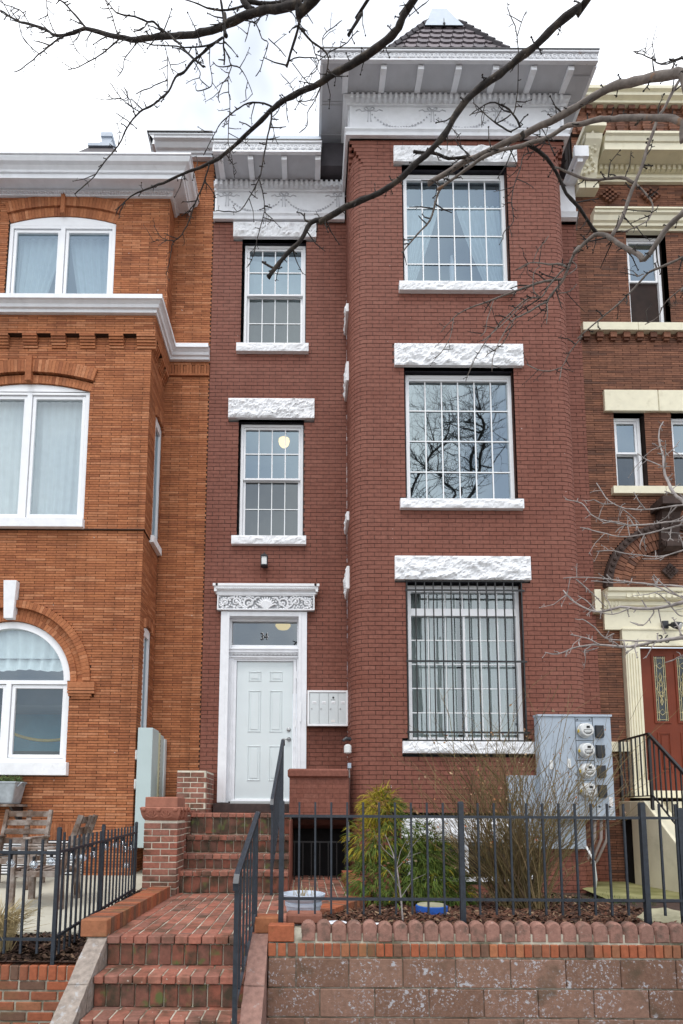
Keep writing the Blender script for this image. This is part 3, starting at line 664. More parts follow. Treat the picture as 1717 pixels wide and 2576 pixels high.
# ---- front door
dg = G()
dg.box(-1.39, -1.27, 8.70, 8.95, 1.74, 4.82); dg.box(-.115, -.0, 8.70, 8.95, 1.74, 4.82); dg.box(-1.27, -.115, 8.702, 8.95, 4.74, 4.82)
dg.box(-1.30, -1.25, 8.69, 8.72, 1.74, 4.80); dg.box(-.135, -.09, 8.69, 8.72, 1.74, 4.8)
dg.box(-1.27, -1.225, 8.83, 8.95, 1.74, 4.74); dg.box(-.16, -.115, 8.83, 8.95, 1.74, 4.74)
dg.box(-1.225, -.16, 8.83, 8.95, 4.70, 4.74); dg.box(-1.225, -.16, 8.83, 8.95, 4.24, 4.30)
door_frame = dg.build('door_frame', 'white_trim', house, bevel=.004)
g = G(); g.box(-1.26, -.125, 8.79, 8.9, 4.17, 4.245); g.box(-1.26, -.125, 8.775, 8.9, 4.215, 4.235); g.box(-1.26, -.125, 8.81, 8.9, 4.09, 4.12)
for i in range(52): x = -1.25 + i * .0217; g.box(x, x + .011, 8.79, 8.82, 4.125, 4.165)
g.build('transom_bar', 'white_trim', door_frame)
panes(door_frame, [-1.225, -.16], [4.30, 4.70], 8.88, 'glass_dark')
g = G(); frame4(g, -1.19, -.17, 1.77, 4.09, .05, 8.85, 8.95, .03); frame4(g, -1.225, -.125, 1.76, 4.105, .04, 8.835, 8.9, .02); g.build('jamb', 'white_trim', door_frame)
door = G().box(-1.135, -.225, 8.885, 8.93, 1.805, 4.035).build('front_door', 'white_door', house)
for (x0, x1, z0, z1) in [(-.945, -.735, 3.71, 3.875), (-.60, -.39, 3.71, 3.875), (-.945, -.735, 2.875, 3.56), (-.60, -.39, 2.875, 3.56), (-.945, -.735, 2.09, 2.657), (-.60, -.39, 2.09, 2.657)]:
    g = G(); t = .022
    for k, (a, b, c, d) in enumerate(((x0, x1, z0, z0 + t), (x0, x1, z1 - t, z1), (x0, x0 + t, z0, z1), (x1 - t, x1, z0, z1))):
        if k < 2: g.prism([(8.886, c), (8.874, (c + d) / 2), (8.886, d)], 'x', a, b)
        else: g.prism([(a, 8.886), ((a + b) / 2, 8.874), (b, 8.886)], 'z', c, d)
    g.cbox(x0 + .038, x1 - .038, 8.877, 8.888, z0 + .038, z1 - .038, .008); g.build('door_panel', 'white_door', door)
G().lathe([(.034, 0), (.034, -.012), (.024, -.02), (.012, -.022)], (-.285, 8.884, 2.92), 16, 'y').build('deadbolt', 'steel', door, smooth=True)
g = G(); g.lathe([(.036, 0), (.034, -.012), (.016, -.018), (.016, -.05)], (-.28, 8.884, 2.762), 16, 'y'); g.tube([(-.28, 8.84, 2.762), (-.33, 8.835, 2.762), (-.395, 8.84, 2.756)], [.012, .010, .008], 8); g.build('lever_handle', 'steel', door, smooth=True)
g = G()
for z in (2.05, 2.95, 3.75): g.box(-.185, -.165, 8.835, 8.853, z, z + .12)
g.build('hinge', 'white_vinyl', door_frame)
G().box(-.105, -.085, 8.675, 8.69, 3.02, 3.33).build('door_stop', 'white_vinyl', door_frame)
G().box(-1.42, -.12, 8.5, 8.83, 1.585, 1.725).build('doorstep', 'dark_wood_sill', house, bevel=.01)
G().box(-1.2, -.16, 8.82, 8.9, 1.725, 1.765).build('threshold', 'steel', house)
room(door_frame, -1.2, -.18, 4.3, 4.7, 8.96, 2.0, 'room_dark')
# carved hood over the door
g = G(); moulding(g, [(.06, 5.09), (.10, 5.09), (.10, 5.115), (.075, 5.12), (.105, 5.145), (.14, 5.155), (.15, 5.20), (.16, 5.205), (.16, 5.245), (0, 5.25)], -1.47, .15, 8.75)
for i in range(46): x = -1.45 + i * .0345; g.lathe([(.001, -.016), (.013, -.008), (.013, .01)], (x, 8.61, 5.172), 6, 'y')
for e in (-1.515, .115): g.box(e, e + .08, 8.59, 8.75, 5.205, 5.245); g.box(e + .02, e + .06, 8.61, 8.75, 5.12, 5.21)
hood = g.build('door_hood', 'white_stone', house)
G().box(-1.45, .12, 8.69, 8.75, 4.83, 5.088).build('carving_ground', 'carve_ground', hood)
g = G(); frame4(g, -1.45, .12, 4.828, 5.09, .022, 8.655, 8.7)
for a in lin(-1.15, 1.15, 9):
    e = Vector((math.sin(a) * .16, math.cos(a) * .19)); g.tube([(-.665 + math.sin(a) * .02, 8.672, 4.855), (-.665 + e.x * .6, 8.666, 4.86 + e.y * .62), (-.665 + e.x * 1.05, 8.672, 4.86 + e.y)], [.014, .02, .010], 5)
for s_ in (-1, 1):
    cx0 = -.665
    for k, (dx, rr, sg) in enumerate(((.27, .085, 1), (.48, .07, -1), (.66, .055, 1))):
        x = cx0 + s_ * dx; zc = 4.955 + (.012 if k == 1 else -.005)
        pts = [(x + s_ * sg * math.cos(a) * rr * (1 - a / 9.5), 8.672, zc + math.sin(a) * rr * (1 - a / 9.5)) for a in lin(-.8, 7.0, 26)]
        g.tube(pts, [.017] * 12 + [.012] * 15, 5); g.lathe([(.022, 0), (.02, -.016), (.006, -.024)], (x, 8.672, zc), 8, 'y')
        for a in lin(0, 2 * math.pi, 13):
            p = (x + math.cos(a) * (rr + .028), 8.676, max(4.85, min(5.068, zc + math.sin(a) * (rr + .025)))); g.lathe([(.018, .002), (.014, -.012), (.003, -.016)], p, 6, 'y')
    pts = [(cx0 + s_ * (.1 + t * .62), 8.674, 4.955 + .085 * math.sin(t * 9.2 + 1.2)) for t in lin(0, 1, 24)]; g.tube(pts, .015, 5)
    for t in lin(0.03, .98, 40):
        x = cx0 + s_ * (.12 + t * .63); z = 4.955 + random.choice((-1, 1)) * random.uniform(.06, .10); g.tube([(x, 8.676, z), (x + random.uniform(-.04, .04), 8.672, z + random.uniform(-.03, .03))], [.013, .007], 5)
g.build('carved_scrolls', 'white_stone', hood)
# small outlet and conduits on the bay
g = G(); g.box(.60, .648, 8.0, 8.09, 2.235, 2.31); g.build('outlet_box', 'meter_grey', house)
G().tube([(.625, 8.04, 2.23), (.622, 8.03, 1.9), (.60, 7.98, 1.7), (.612, 7.99, 1.2)], .011, 6).build('cable', 'cable', house)
g = G(); g.lathe([(.02, -.06), (.055, -.04), (.055, .06), (.03, .08)], (.6, 8.02, 2.50), 12); g.build('bell_cover', 'meter_white', house)
g = G(); g.tube([(.64, 8.03, 2.66), (.58, 8.0, 2.665), (.53, 7.97, 2.63)], [.03, .028, .02], 8); g.build('hose_hook', 'plastic_black', house)
# number painted on the transom glass
def text3d(txt, m, name, size, x, y, z, parent, ext=.002, sx=1.0):
    cu = bpy.data.curves.new(name, 'FONT'); cu.body = txt; cu.size = size; cu.extrude = ext; cu.align_x = 'CENTER'; cu.align_y = 'CENTER'
    t = bpy.data.objects.new('tmp', cu); COL.objects.link(t); dgp = bpy.context.evaluated_depsgraph_get()
    me = bpy.data.meshes.new_from_object(t.evaluated_get(dgp)); bpy.data.objects.remove(t)
    me.transform(Matrix.Translation((x, y, z)) @ Matrix.Rotation(R(90), 4, 'X') @ Matrix.Scale(sx, 4, (1, 0, 0))); me.materials.clear(); me.materials.append(MATS[m])
    o = bpy.data.objects.new(name, me); COL.objects.link(o); o.parent = parent
    if parent.type == 'EMPTY': o.location = -parent.location
    return o
text3d('34', 'print_ink', 'house_number', .165, -.705, 8.866, 4.452, door_frame, sx=.8)
text3d('34', 'white_ink', 'house_number', .165, -.698, 8.870, 4.458, door_frame, ext=.0015, sx=.8)

# ---- window bars
bars = thing('window_grille', 'black iron security bars over the lowest bay window', 'security bars', (2.33, 7.94, 2.62))
for i in range(14):
    x = 1.475 + i * (3.175 - 1.475) / 13; G().box(x - .008, x + .008, 7.935, 7.951, 2.625, 5.02).build('bar', 'black_iron', bars)
for z, a in ((4.876, 0), (3.80, 0), (2.755, 0), (5.02, 0), (2.632, 0)): G().box(1.45, 3.215, 7.927, 7.935, z - .014, z + .014).build('crossbar', 'black_iron', bars)
# ---------------------------------------------------------------- orange roman brick house on the left
oh = thing('row_house', 'orange roman brick row house with segmental arches and grey cornices', 'house', (-4.0, 8.0, 0.7))
OB, OC, OJ = 0.30, 0.0397, 0.0072
def arcblock(cx, cz, ro, zs, half, sl=.28):
    def f(a, b):
        z = (a + b) / 2
        if z < zs or z > cz + ro: return []
        w = math.sqrt(max(0, ro * ro - (z - cz) ** 2)); w = min(w, half + (z - zs) * sl)
        return [(cx - w, cx + w)]
    return f
def blk(u_of, *fs):
    def f(a, b):
        out = []
        for q in fs:
            for (p, r) in q(a, b): out.append((u_of(p), u_of(r)))
        return out
    return f
XL = -6.0
lo = Wall([(XL, 7.95), (-2.46, 7.95), (-2.46, 8.75)], 'roman_brick', 'roman_joint', OB, OC, OJ)
mi = Wall([(XL, 7.93), (-2.44, 7.93), (-2.44, 8.75)], 'roman_brick', 'roman_joint', OB, OC, OJ)
up = Wall([(XL, 7.86), (-2.37, 7.86), (-2.37, 8.75)], 'roman_brick', 'roman_joint', OB, OC, OJ)
th = Wall([(XL, 8.44), (-2.37, 8.44), (-2.37, 8.75)], 'roman_brick', 'roman_joint', OB, OC, OJ)
rc = Wall([(-2.9, 8.75), (-1.685, 8.75)], 'roman_brick', 'roman_joint', OB, OC, OJ)
uo = lambda x: x - XL
C1x, C1z = -4.36, 3.48
sidel = lambda y: (-2.46 - XL) + (y - 7.95)
bA = rects((uo(-5.27), uo(-3.45), 2.1, 3.49), (uo(-5.4), uo(-3.40), 2.1, 2.29), (uo(-3.47), uo(-3.09), 3.24, 3.46), (uo(-4.46), uo(-4.27), 4.5, 4.965), (uo(-4.35), uo(-3.13), .72, 1.19), (sidel(8.18), sidel(8.52), 2.62, 4.42))
bArc = blk(uo, arcblock(C1x, C1z, 1.21, 3.46, 1.21))
lo.lay(0, lo.L[-1], .62, 5.79, lambda a, b: bA(a, b) + bArc(a, b))
sidem = lambda y: (-2.44 - XL) + (y - 7.93)
bB = rects((uo(-5.24), uo(-3.36), 5.93, 8.04), (uo(-5.3), uo(-3.34), 5.79, 5.93), (sidem(8.30), sidem(8.68), 5.87, 7.95))
bBa = blk(uo, arcblock(-4.30, 4.825, 3.70, 8.03, .948, .295))
mi.lay(0, mi.L[-1], 5.79, 8.93, lambda a, b: bB(a, b) + bBa(a, b))
up.lay(0, up.L[-1], 8.93, 9.30)
bC = rects((uo(-5.09), uo(-3.275), 9.3, 11.53)); bCa = blk(uo, arcblock(-4.18, 8.63, 3.40, 11.52, .898, .309))
th.lay(0, th.L[-1], 9.3, 12.06, lambda a, b: bC(a, b) + bCa(a, b))
rc.lay(.42, 1.215, .62, 9.0); rc.lay(.42, 1.215, 9.18, 12.0); rc.lay(0, 1.215, 12.0, 13.14)
finish_walls([lo, mi, up, th, rc], oh, 300, 1.3, (-4.8, -1.6))
core = G(); core.box(XL, -5.3, 8.05, 8.2, .6, 9.3); core.box(-3.40, -2.55, 8.06, 8.2, .6, 9.3); core.box(-5.3, -3.4, 8.06, 8.2, 8.55, 9.3); core.box(-5.3, -3.4, 8.06, 8.2, 4.75, 5.75); core.box(-5.3, -3.4, 8.06, 8.2, .6, 2.0)
core.box(XL, -2.5, 8.2, 8.75, 9.25, 9.3); core.box(-2.9, -1.69, 8.88, 8.98, .6, 13.2); core.box(XL, -2.5, 8.55, 8.95, 12.0, 12.3); core.box(XL, -5.1, 8.56, 8.7, 9.3, 12); core.box(-3.2, -2.5, 8.56, 8.7, 9.3, 12)
core.build('wall_core', 'roman_joint', oh)
# soldier belt of the recess, corbel table, arch rings
g = G()
for i in range(15): x = -2.43 + i * .05; g.box(x, x + .042, 8.735 if i % 3 else 8.75, 8.8, 9.0, 9.17)
g.build('soldier_belt', 'roman_brick', oh)
G().box(-2.44, -1.69, 8.72, 8.8, 8.965, 9.0).build('belt_course', 'roman_brick', oh)
cxs = [(-5.31, -5.09), (-4.865, -4.645), (-4.423, -4.203), (-3.982, -3.761), (-3.54, -3.308), (-3.087, -2.866), (-2.657, -2.37)]
for (a, b) in cxs:
    g = G()
    for k in range(5):
        d = .072 * (k + 1) / 5; g.box(a, b, 7.93 - d, 7.97, 8.735 + k * .0397, 8.735 + k * .0397 + .034)
    g.build('corbel', 'roman_brick', oh)
for yy in (8.05, 8.32, 8.55):
    g = G()
    for k in range(5):
        d = .072 * (k + 1) / 5; g.box(-2.46, -2.44 + d, yy, yy + .15, 8.735 + k * .0397, 8.735 + k * .0397 + .034)
    g.build('corbel', 'roman_brick', oh)
def rings(cx, cz, spec, a0, a1):
    for (r0, r1, n, y) in spec:
        g = G(); arch_ring(g, cx, cz, r0, r1, a0, a1, n, y, y + .10)
        me = None
        for k in range(n):
            q = G(); q.v = g.v[k * 8:k * 8 + 8]; q.f = [tuple(i - k * 8 for i in f) for f in g.f[k * 6:k * 6 + 6]]; q.r = [random.random()] * 6
            q.build('arch_brick', 'roman_brick', oh)
rings(C1x, C1z, ((.905, 1.0, 58, 7.965), (1.0, 1.10, 62, 7.985), (1.10, 1.21, 66, 7.92)), 0, math.pi)
rings(-4.30, 4.825, ((3.34, 3.47, 37, 7.94), (3.50, 3.70, 39, 7.90)), math.pi / 2 - .287, math.pi / 2 + .287)
rings(-4.18, 8.63, ((3.03, 3.20, 34, 8.45), (3.20, 3.40, 36, 8.42)), math.pi / 2 - .30, math.pi / 2 + .30)
G().box(-4.345, -4.255, 7.87, 7.95, 8.16, 8.56).build('arch_keystone', 'roman_brick', oh); G().box(-4.215, -4.145, 8.39, 8.46, 11.66, 12.06).build('arch_keystone', 'roman_brick', oh)
g = G(); g.add([(-4.437, 7.88, 4.395), (-4.30, 7.88, 4.395), (-4.268, 7.86, 4.965), (-4.462, 7.86, 4.965), (-4.437, 8, 4.395), (-4.30, 8, 4.395), (-4.268, 8, 4.965), (-4.462, 8, 4.965)],
    [(0, 1, 2, 3), (7, 6, 5, 4), (0, 4, 5, 1), (1, 5, 6, 2), (2, 6, 7, 3), (3, 7, 4, 0)]); g.build('keystone', 'white_stone', oh, bevel=.006)
for sx in (1, -1):
    g = G(); c0 = C1x
    for k, (w0, w1, d, z) in enumerate(((.90, 1.29, .055, 3.375), (.90, 1.29, .055, 3.335), (.90, 1.29, .05, 3.29), (.91, 1.24, .035, 3.25), (.95, 1.22, .02, 3.215))):
        xa, xb = sorted((c0 + sx * w0, c0 + sx * w1)); g.box(xa, xb, 7.95 - d, 8.0, z, z + .035 if k != 0 else z + .085)
    g.build('impost', 'roman_brick', oh)
g = G(); x = -4.35
while x < -3.13: g.box(x, x + .036, 7.945, 8.0, 1.19, 1.42); x += .041
g.build('flat_arch', 'roman_brick', oh)
G().box(XL, -2.435, 7.925, 7.96, 5.785, 5.80).build('belt_course', 'roman_joint', oh)  # thin dark strip imitates the shadow line under the projecting upper wall
# sills, caps, cornices
def slab(name, m, *b, bevel=.006): return G().box(*b).build(name, m, oh, bevel=bevel)
slab('windowsill', 'white_stone', -5.3, -3.34, 7.85, 8.1, 5.79, 5.935); slab('windowsill', 'white_stone', -5.35, -3.40, 7.86, 8.1, 2.10, 2.285)
sweep(G(), [(-.1, 9.24), (.05, 9.24), (.06, 9.28), (.09, 9.29), (.105, 9.33), (.14, 9.36), (.165, 9.37), (.165, 9.44), (.15, 9.445), (-.1, 9.48)], [(XL, 7.86), (-2.40, 7.86), (-2.40, 8.75), (-1.69, 8.75)]).build('parapet_cap', 'white_trim', oh)
G().box(XL, -2.3, 7.9, 8.5, 9.44, 9.47).build('balcony_roof', 'flashing', oh)
prof = [(8.45, 11.99), (8.40, 11.99), (8.39, 12.03), (8.36, 12.035), (8.36, 12.075), (8.19, 12.08), (8.19, 12.03), (8.17, 12.03), (8.17, 12.11), (8.145, 12.115), (8.14, 12.15), (8.10, 12.19), (8.055, 12.21), (8.03, 12.26), (8.03, 12.285), (8.01, 12.285), (8.01, 12.315), (8.5, 12.33)]
sweep(G(), [(8.44 - y, z) for y, z in prof], [(XL, 8.44), (-2.37, 8.44), (-2.37, 8.745)]).build('cornice', 'white_trim', oh)
g = G(); x = XL
while x < -2.4: g.box(x, x + .02, 8.35, 8.40, 12.005, 12.025); x += .045
g.build('dentils', 'white_trim', oh, kind='stuff')
g = G(); g.prism([(8.76, 13.12), (8.68, 13.12), (8.68, 13.16), (8.65, 13.165), (8.64, 13.19), (8.60, 13.2), (8.55, 13.25), (8.50, 13.265), (8.50, 13.30), (8.48, 13.31), (8.48, 13.33), (8.9, 13.34)], 'x', -2.80, -1.69); g.build('cornice', 'white_trim', oh)
g = G(); g.prism([(-2.74, 13.12), (-2.70, 13.12), (-2.70, 13.2), (-2.78, 13.25), (-2.81, 13.33), (-2.7, 13.33)], 'y', 8.49, 10); g.build('cornice', 'white_trim', oh)
G().box(XL, -2.02, 8.06, 10.5, 12.325, 12.35).build('roof_edge', 'plastic_black', oh)
G().box(-2.83, -1.69, 8.465, 8.9, 13.341, 13.358).build('drip_edge', 'plastic_black', oh)
G().box(-2.8, -1.69, 8.8, 10.5, 12.4, 13.33).build('roof_deck', 'slate', oh)
g = G(); bb = [(-5.4, 8.7, 12.6), (-2.7, 8.7, 12.6), (-2.7, 10.9, 12.6), (-5.4, 10.9, 12.6)]; g.add(bb + [(-4.25, 9.4, 14.27), (-3.79, 9.4, 14.27), (-3.79, 9.8, 14.27), (-4.25, 9.8, 14.27)], [(0, 1, 5, 4), (1, 2, 6, 5), (2, 3, 7, 6), (3, 0, 4, 7)]); tr = g.build('turret_roof', 'slate', oh)
g = G(); g.box(-4.25, -3.77, 9.36, 9.84, 14.26, 14.32); g.box(-4.05, -3.85, 9.5, 9.7, 14.32, 14.40); g.box(-4.03, -3.87, 9.52, 9.68, 14.40, 14.44); g.box(-4.07, -3.83, 9.48, 9.72, 14.44, 14.50); g.prism([(-4.06, 14.60), (-3.84, 14.60), (-3.88, 14.5), (-4.02, 14.5)], 'y', 9.5, 9.7)
g.box(-4.04, -3.86, 9.5, 9.7, 14.60, 14.63); g.box(-4.06, -3.84, 9.48, 9.72, 14.63, 14.72); g.build('finial', 'finial_metal', tr)
g = G()
for (a_, b_, c_, e_, y_) in ((-5.24, -3.36, 5.93, 8.04, 7.935), (-5.09, -3.275, 9.4, 11.52, 8.445), (-5.27, -3.45, 2.285, 3.48, 7.955)):
    for x_ in (a_, b_): g.quad((x_, y_, c_), (x_, y_ + .12, c_), (x_, y_ + .12, e_), (x_, y_, e_))
g.build('window_reveal', 'roman_brick', oh)
# windows of the orange house
def fan(g, cx, cz, r0, r1, a0, a1, n, y0, y1):
    for k in range(n):
        t0, t1 = a0 + (a1 - a0) * k / n, a0 + (a1 - a0) * (k + 1) / n
        g.prism([(cx + r0 * math.cos(t0), cz + r0 * math.sin(t0)), (cx + r1 * math.cos(t0), cz + r1 * math.sin(t0)), (cx + r1 * math.cos(t1), cz + r1 * math.sin(t1)), (cx + r0 * math.cos(t1), cz + r0 * math.sin(t1))], 'y', y0, y1)
def pair_window(x0, x1, z0, z1, xm, yf, gm, rm, t=.06, arc=None, depth=1.6):
    g = G(); frame4(g, x0, x1, z0, z1, t, yf, yf + .1)
    g.box(xm - .035, xm + .035, yf - .002, yf + .1, z0 + .02, z1 - .02)
    if arc:
        cx, cz, r = arc; n = 16; pts = []
        for i in range(n + 1):
            x = x0 + (x1 - x0) * i / n; pts.append((x, cz + math.sqrt(r * r - (x - cx) ** 2)))
        g.prism([(x0, z1 - .01)] + [(x1, z1 - .01)] + pts[::-1], 'y', yf - .001, yf + .1)
    w = g.build('window', 'white_vinyl', oh)
    for a, b in ((x0 + t, xm - .035), (xm + .035, x1 - t)):
        s_ = G(); frame4(s_, a + .008, b - .008, z0 + t + .008, z1 - t - .008, .05, yf + .02, yf + .07); s_.build('sash', 'white_vinyl', w)
        panes(w, [a + .058, b - .058], [z0 + t + .058, z1 - t - .058], yf + .05, gm)
    room(w, x0, x1, z0, z1, yf + .102, depth, rm); return w
pair_window(-5.22, -3.375, 5.94, 8.05, -4.30, 7.97, 'glass_clear', 'room_wall', arc=(-4.30, 4.825, 3.335))
pair_window(-5.085, -3.285, 9.52, 11.50, -4.18, 8.465, 'glass_bright', 'room_wall', arc=(-4.18, 8.63, 3.025))
w = pair_window(-5.26, -3.455, 2.29, 3.50, C1x, 8.0, 'glass_low', 'room_dark', depth=1.4)
g = G(); fan(g, C1x, C1z, .80, .90, 0, math.pi, 32, 8.0, 8.1); g.build('fanlight_frame', 'white_vinyl', w)
n = 24; g = G(); g.add([(C1x, 8.05, C1z + .03)] + [(C1x + .8 * math.cos(a), 8.05, C1z + .8 * math.sin(a)) for a in lin(0.03, math.pi - .03, n)], [(0, i + 1, i + 2) for i in range(n)]); g.build('pane', 'glass_clear', w)
room(w, -5.2, -3.5, 3.5, 4.35, 8.11, 1.2, 'room_wall')
for (y0, y1, z0, z1, xx) in ((8.30, 8.68, 5.87, 7.93, -2.44), (8.18, 8.52, 2.62, 4.40, -2.46)):
    g = G(); g.box(xx - .09, xx - .015, y0, y0 + .05, z0, z1); g.box(xx - .09, xx - .015, y1 - .05, y1, z0, z1); g.box(xx - .09, xx - .014, y0, y1, z1 - .14, z1); g.box(xx - .09, xx - .014, y0, y1, z0, z0 + .06); g.box(xx - .05, xx - .02, y0 + .05, y0 + .09, z0, z1)
    w = g.build('window', 'white_vinyl', oh); g = G(); g.quad((xx - .05, y0, z0), (xx - .05, y1, z0), (xx - .05, y1, z1), (xx - .05, y0, z1)); g.build('pane', 'glass_bright', w)
    G().box(xx - .1, xx + .05, y0 - .05, y1 + .05, z0 - .11, z0 + .002).build('windowsill', 'white_stone', w)
    for k in range(9):
        t0 = (y0 + y1) / 2 + (k - 4) * (y1 - y0 + .1) / 9; G().box(xx - .02, xx + .03, t0 - .02, t0 + .018, z1 + .02 - .004 * (k - 4) ** 2, z1 + .16 - .004 * (k - 4) ** 2).build('arch_brick', 'roman_brick', w)
# basement opening closed with white horizontal bars
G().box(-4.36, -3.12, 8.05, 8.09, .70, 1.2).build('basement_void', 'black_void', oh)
for i in range(12): G().box(-4.34, -3.135, 7.93, 7.955, .725 + i * .039, .747 + i * .039).build('slat', 'white_vinyl', oh)
# curtains seen in its windows
curtain(drape(-5.0, -4.22, 9.5, 11.45, 8.66, 6, .03, xb0=-5.05, xb1=-4.75), 'net', 'pale tied back sheer in the left sash of the top orange house window')
curtain(drape(-4.14, -3.35, 9.5, 11.45, 8.66, 6, .03, xb0=-3.8, xb1=-3.33), 'net', 'pale tied back sheer in the right sash of the top orange house window')
curtain(drape(-5.2, -3.4, 5.95, 8.0, 8.14, 15, .018), 'grey_curtain', 'full width grey green sheer in the middle window of the orange house')
curtain(drape(-5.14, -3.56, 3.68, 4.3, 8.14, 9, .025), 'white_curtain', 'short white cafe curtain behind the arched fanlight of the orange house')
cl = G().box(-5.0, -3.6, 8.9, 8.93, 2.55, 3.2); tag(cl.build('wall_hanging', 'interior_blue'), 'dark blue hanging with yellow band inside the arched window', 'hanging')  # made-up panel, imitates the coloured reflection in the glass
g = G(); g.tube([(-4.75 + t * 1.15, 8.88, 2.72 + .12 * (2 * t - 1) ** 2) for t in lin(0, 1, 16)], .025, 6); g.build('yellow_band', 'yellow_tag', bpy.data.objects['wall_hanging'])

# ---------------------------------------------------------------- dark brick house on the right
dh = thing('row_house', 'dark brown brick row house with cream trim and a red leaded glass door', 'house', (5.9, 8.75, 0.5))
XR = 8.2
ud = lambda x: x - 4.69
dw = Wall([(4.69, 8.75), (XR, 8.75)], 'dark_brick', 'dark_joint', 0.275, .0405, .0072)
bD = rects((ud(5.56), ud(6.25), 9.95, 11.80), (ud(5.16), ud(5.68), 6.99, 8.345), (ud(6.13), ud(6.65), 6.99, 8.345), (ud(7.1), ud(7.6), 6.99, 8.345), (ud(5.0), ud(7.9), 8.343, 8.73), (ud(5.08), ud(7.2), 1.8, 4.9))
bDa = blk(ud, arcblock(5.93, 5.26, 1.10, 5.26, 1.1))
def bDD(a, b):
    z = (a + b) / 2; o = bD(a, b)
    for (p, r) in bDa(a, b):
        wi = math.sqrt(max(0, .68 ** 2 - (z - 5.26) ** 2)) if z - 5.26 < .68 else 0
        o += [(p, ud(5.93) - wi), (ud(5.93) + wi, r)] if wi > .05 else [(p, r)]
    return o
dw.lay(0, XR - 4.69, .45, 13.66, bDD); dw.lay(0, XR - 4.69, 13.66, 14.23, d=.05)
finish_walls([dw], dh, 300, 1.7, (4.6, 6.3))
G().box(4.69, XR, 8.90, 9.0, 8.8, 14.3).build('wall_core', 'dark_joint', dh); g = G(); g.box(4.7, 5.1, 8.89, 9.0, .4, 9); g.box(5.7, 6.1, 8.89, 9, 5, 9); g.box(5.1, XR, 8.9, 9.0, 4.9, 7.0); g.box(5.1, XR, 8.9, 9.0, .4, 1.9); g.build('wall_core', 'dark_joint', dh)
def cslab(name, *b, m='cream', bevel=.005): return G().box(*b).build(name, m, dh, bevel=bevel)
g = G(); moulding(g, [(.1, 14.19), (.1, 14.24), (.16, 14.26), (.16, 14.32), (.20, 14.34), (.20, 14.40), (0, 14.42)], 4.72, XR, 8.72); g.build('top_cornice', 'cream', dh)
cslab('roof_deck', 4.7, XR, 8.8, 12, 14.2, 14.4, m='slate')
for row, (z0, z1, sp) in enumerate(((14.02, 14.17, .19), (13.66, 13.93, .235))):
    x = 4.74; k = 0
    while x < 7.2:
        g = G()
        if row == 0:
            g.box(x, x + .11, 8.64, 8.72, 14.10, 14.17); g.box(x + .02, x + .09, 8.67, 8.72, 14.04, 14.10)
        else:
            for j in range(5): w_ = .045 + .028 * (4 - abs(j - 2) * 1.4) / 4; g.box(x + .08 - w_, x + .08 + w_, 8.66, 8.72, 13.67 + j * .052, 13.715 + j * .052)
        g.build('brick_corbel', 'dark_brick', dh); x += sp
for cx in (5.294, 6.02, 6.75):
    g = G()
    for j in range(-3, 4):
        for i in range(-3, 4):
            if abs(i) + abs(j) in (1, 2, 3) or (i == j == 0):
                if abs(i) + abs(j) == 3 or abs(i) + abs(j) == 1: g.box(cx + i * .05 - .023, cx + i * .05 + .023, 8.70, 8.76, 12.455 + j * .042 - .019, 12.455 + j * .042 + .019)
    g.build('brick_diamond', 'dark_brick', dh)
g = G(); moulding(g, [(.0, 12.70), (.05, 12.70), (.05, 12.73), (.08, 12.75), (.08, 12.79), (.05, 12.80), (.05, 12.855), (.08, 12.86), (.1, 12.95), (.33, 12.96), (.33, 12.93), (.36, 12.93), (.36, 13.06), (.38, 13.07), (.40, 13.14), (.43, 13.16), (.43, 13.20), (0, 13.22)], 5.06, XR, 8.75); g.build('cornice', 'cream', dh)
g = G(); x = 5.09
while x < 7.4: g.box(x, x + .055, 8.62, 8.70, 12.855, 12.945); x += .092
g.build('dentils', 'cream', dh, kind='stuff')
# scroll bracket
pr = [(8.75, 12.45), (8.64, 12.45), (8.62, 12.50), (8.66, 12.53), (8.66, 12.60), (8.60, 12.62), (8.56, 12.70), (8.55, 12.80), (8.50, 12.92), (8.43, 13.02), (8.36, 13.10), (8.34, 13.18), (8.38, 13.24), (8.32, 13.25), (8.30, 13.27), (8.30, 13.34), (8.75, 13.34)]
g = G(); g.prism(pr[5:13] + [(8.75, 13.24), (8.75, 12.62)], 'x', 4.73, 5.01); g.box(4.695, 5.05, 8.28, 8.75, 13.245, 13.34); g.box(4.695, 5.05, 8.60, 8.75, 12.45, 12.53); g.box(4.70, 5.045, 8.63, 8.75, 12.53, 12.63); br = g.build('scroll_bracket', 'cream', dh)
g = G()
for i in range(26):
    t = i / 25; x = 4.87 + random.uniform(-.09, .09); y = 8.555 - .2 * t ** 1.3; z = 12.68 + .52 * t; g.lathe([(.03, .02), (.024, -.012), (.004, -.02)], (x, y - .004, z), 6, 'y')
for s_ in (4.73, 5.01): g.lathe([(.07, -.012), (.05, -.02), (.05, .02), (.07, .012)], (s_, 8.43, 13.15), 14, 'x')
g.build('bracket_carving', 'cream', br)
g = G(); moulding(g, [(.03, 11.76), (.03, 11.80), (.07, 11.81), (.07, 11.86), (.10, 11.88), (.12, 11.96), (.15, 11.98), (.15, 12.03), (.17, 12.03), (.17, 12.06), (0, 12.08)], 4.95, XR, 8.75); g.build('window_hood', 'cream', dh)
for a, b in ((4.68, 5.62), (5.626, 6.9), (6.906, XR)): cslab('windowsill', a, b, 8.66, 8.9, 9.80, 9.945)
x = 4.70
while x < 7.2:
    g = G(); g.box(x, x + .11, 8.69, 8.76, 9.70, 9.795); g.box(x + .015, x + .10, 8.715, 8.76, 9.66, 9.70); g.build('brick_corbel', 'dark_brick', dh); x += .2285
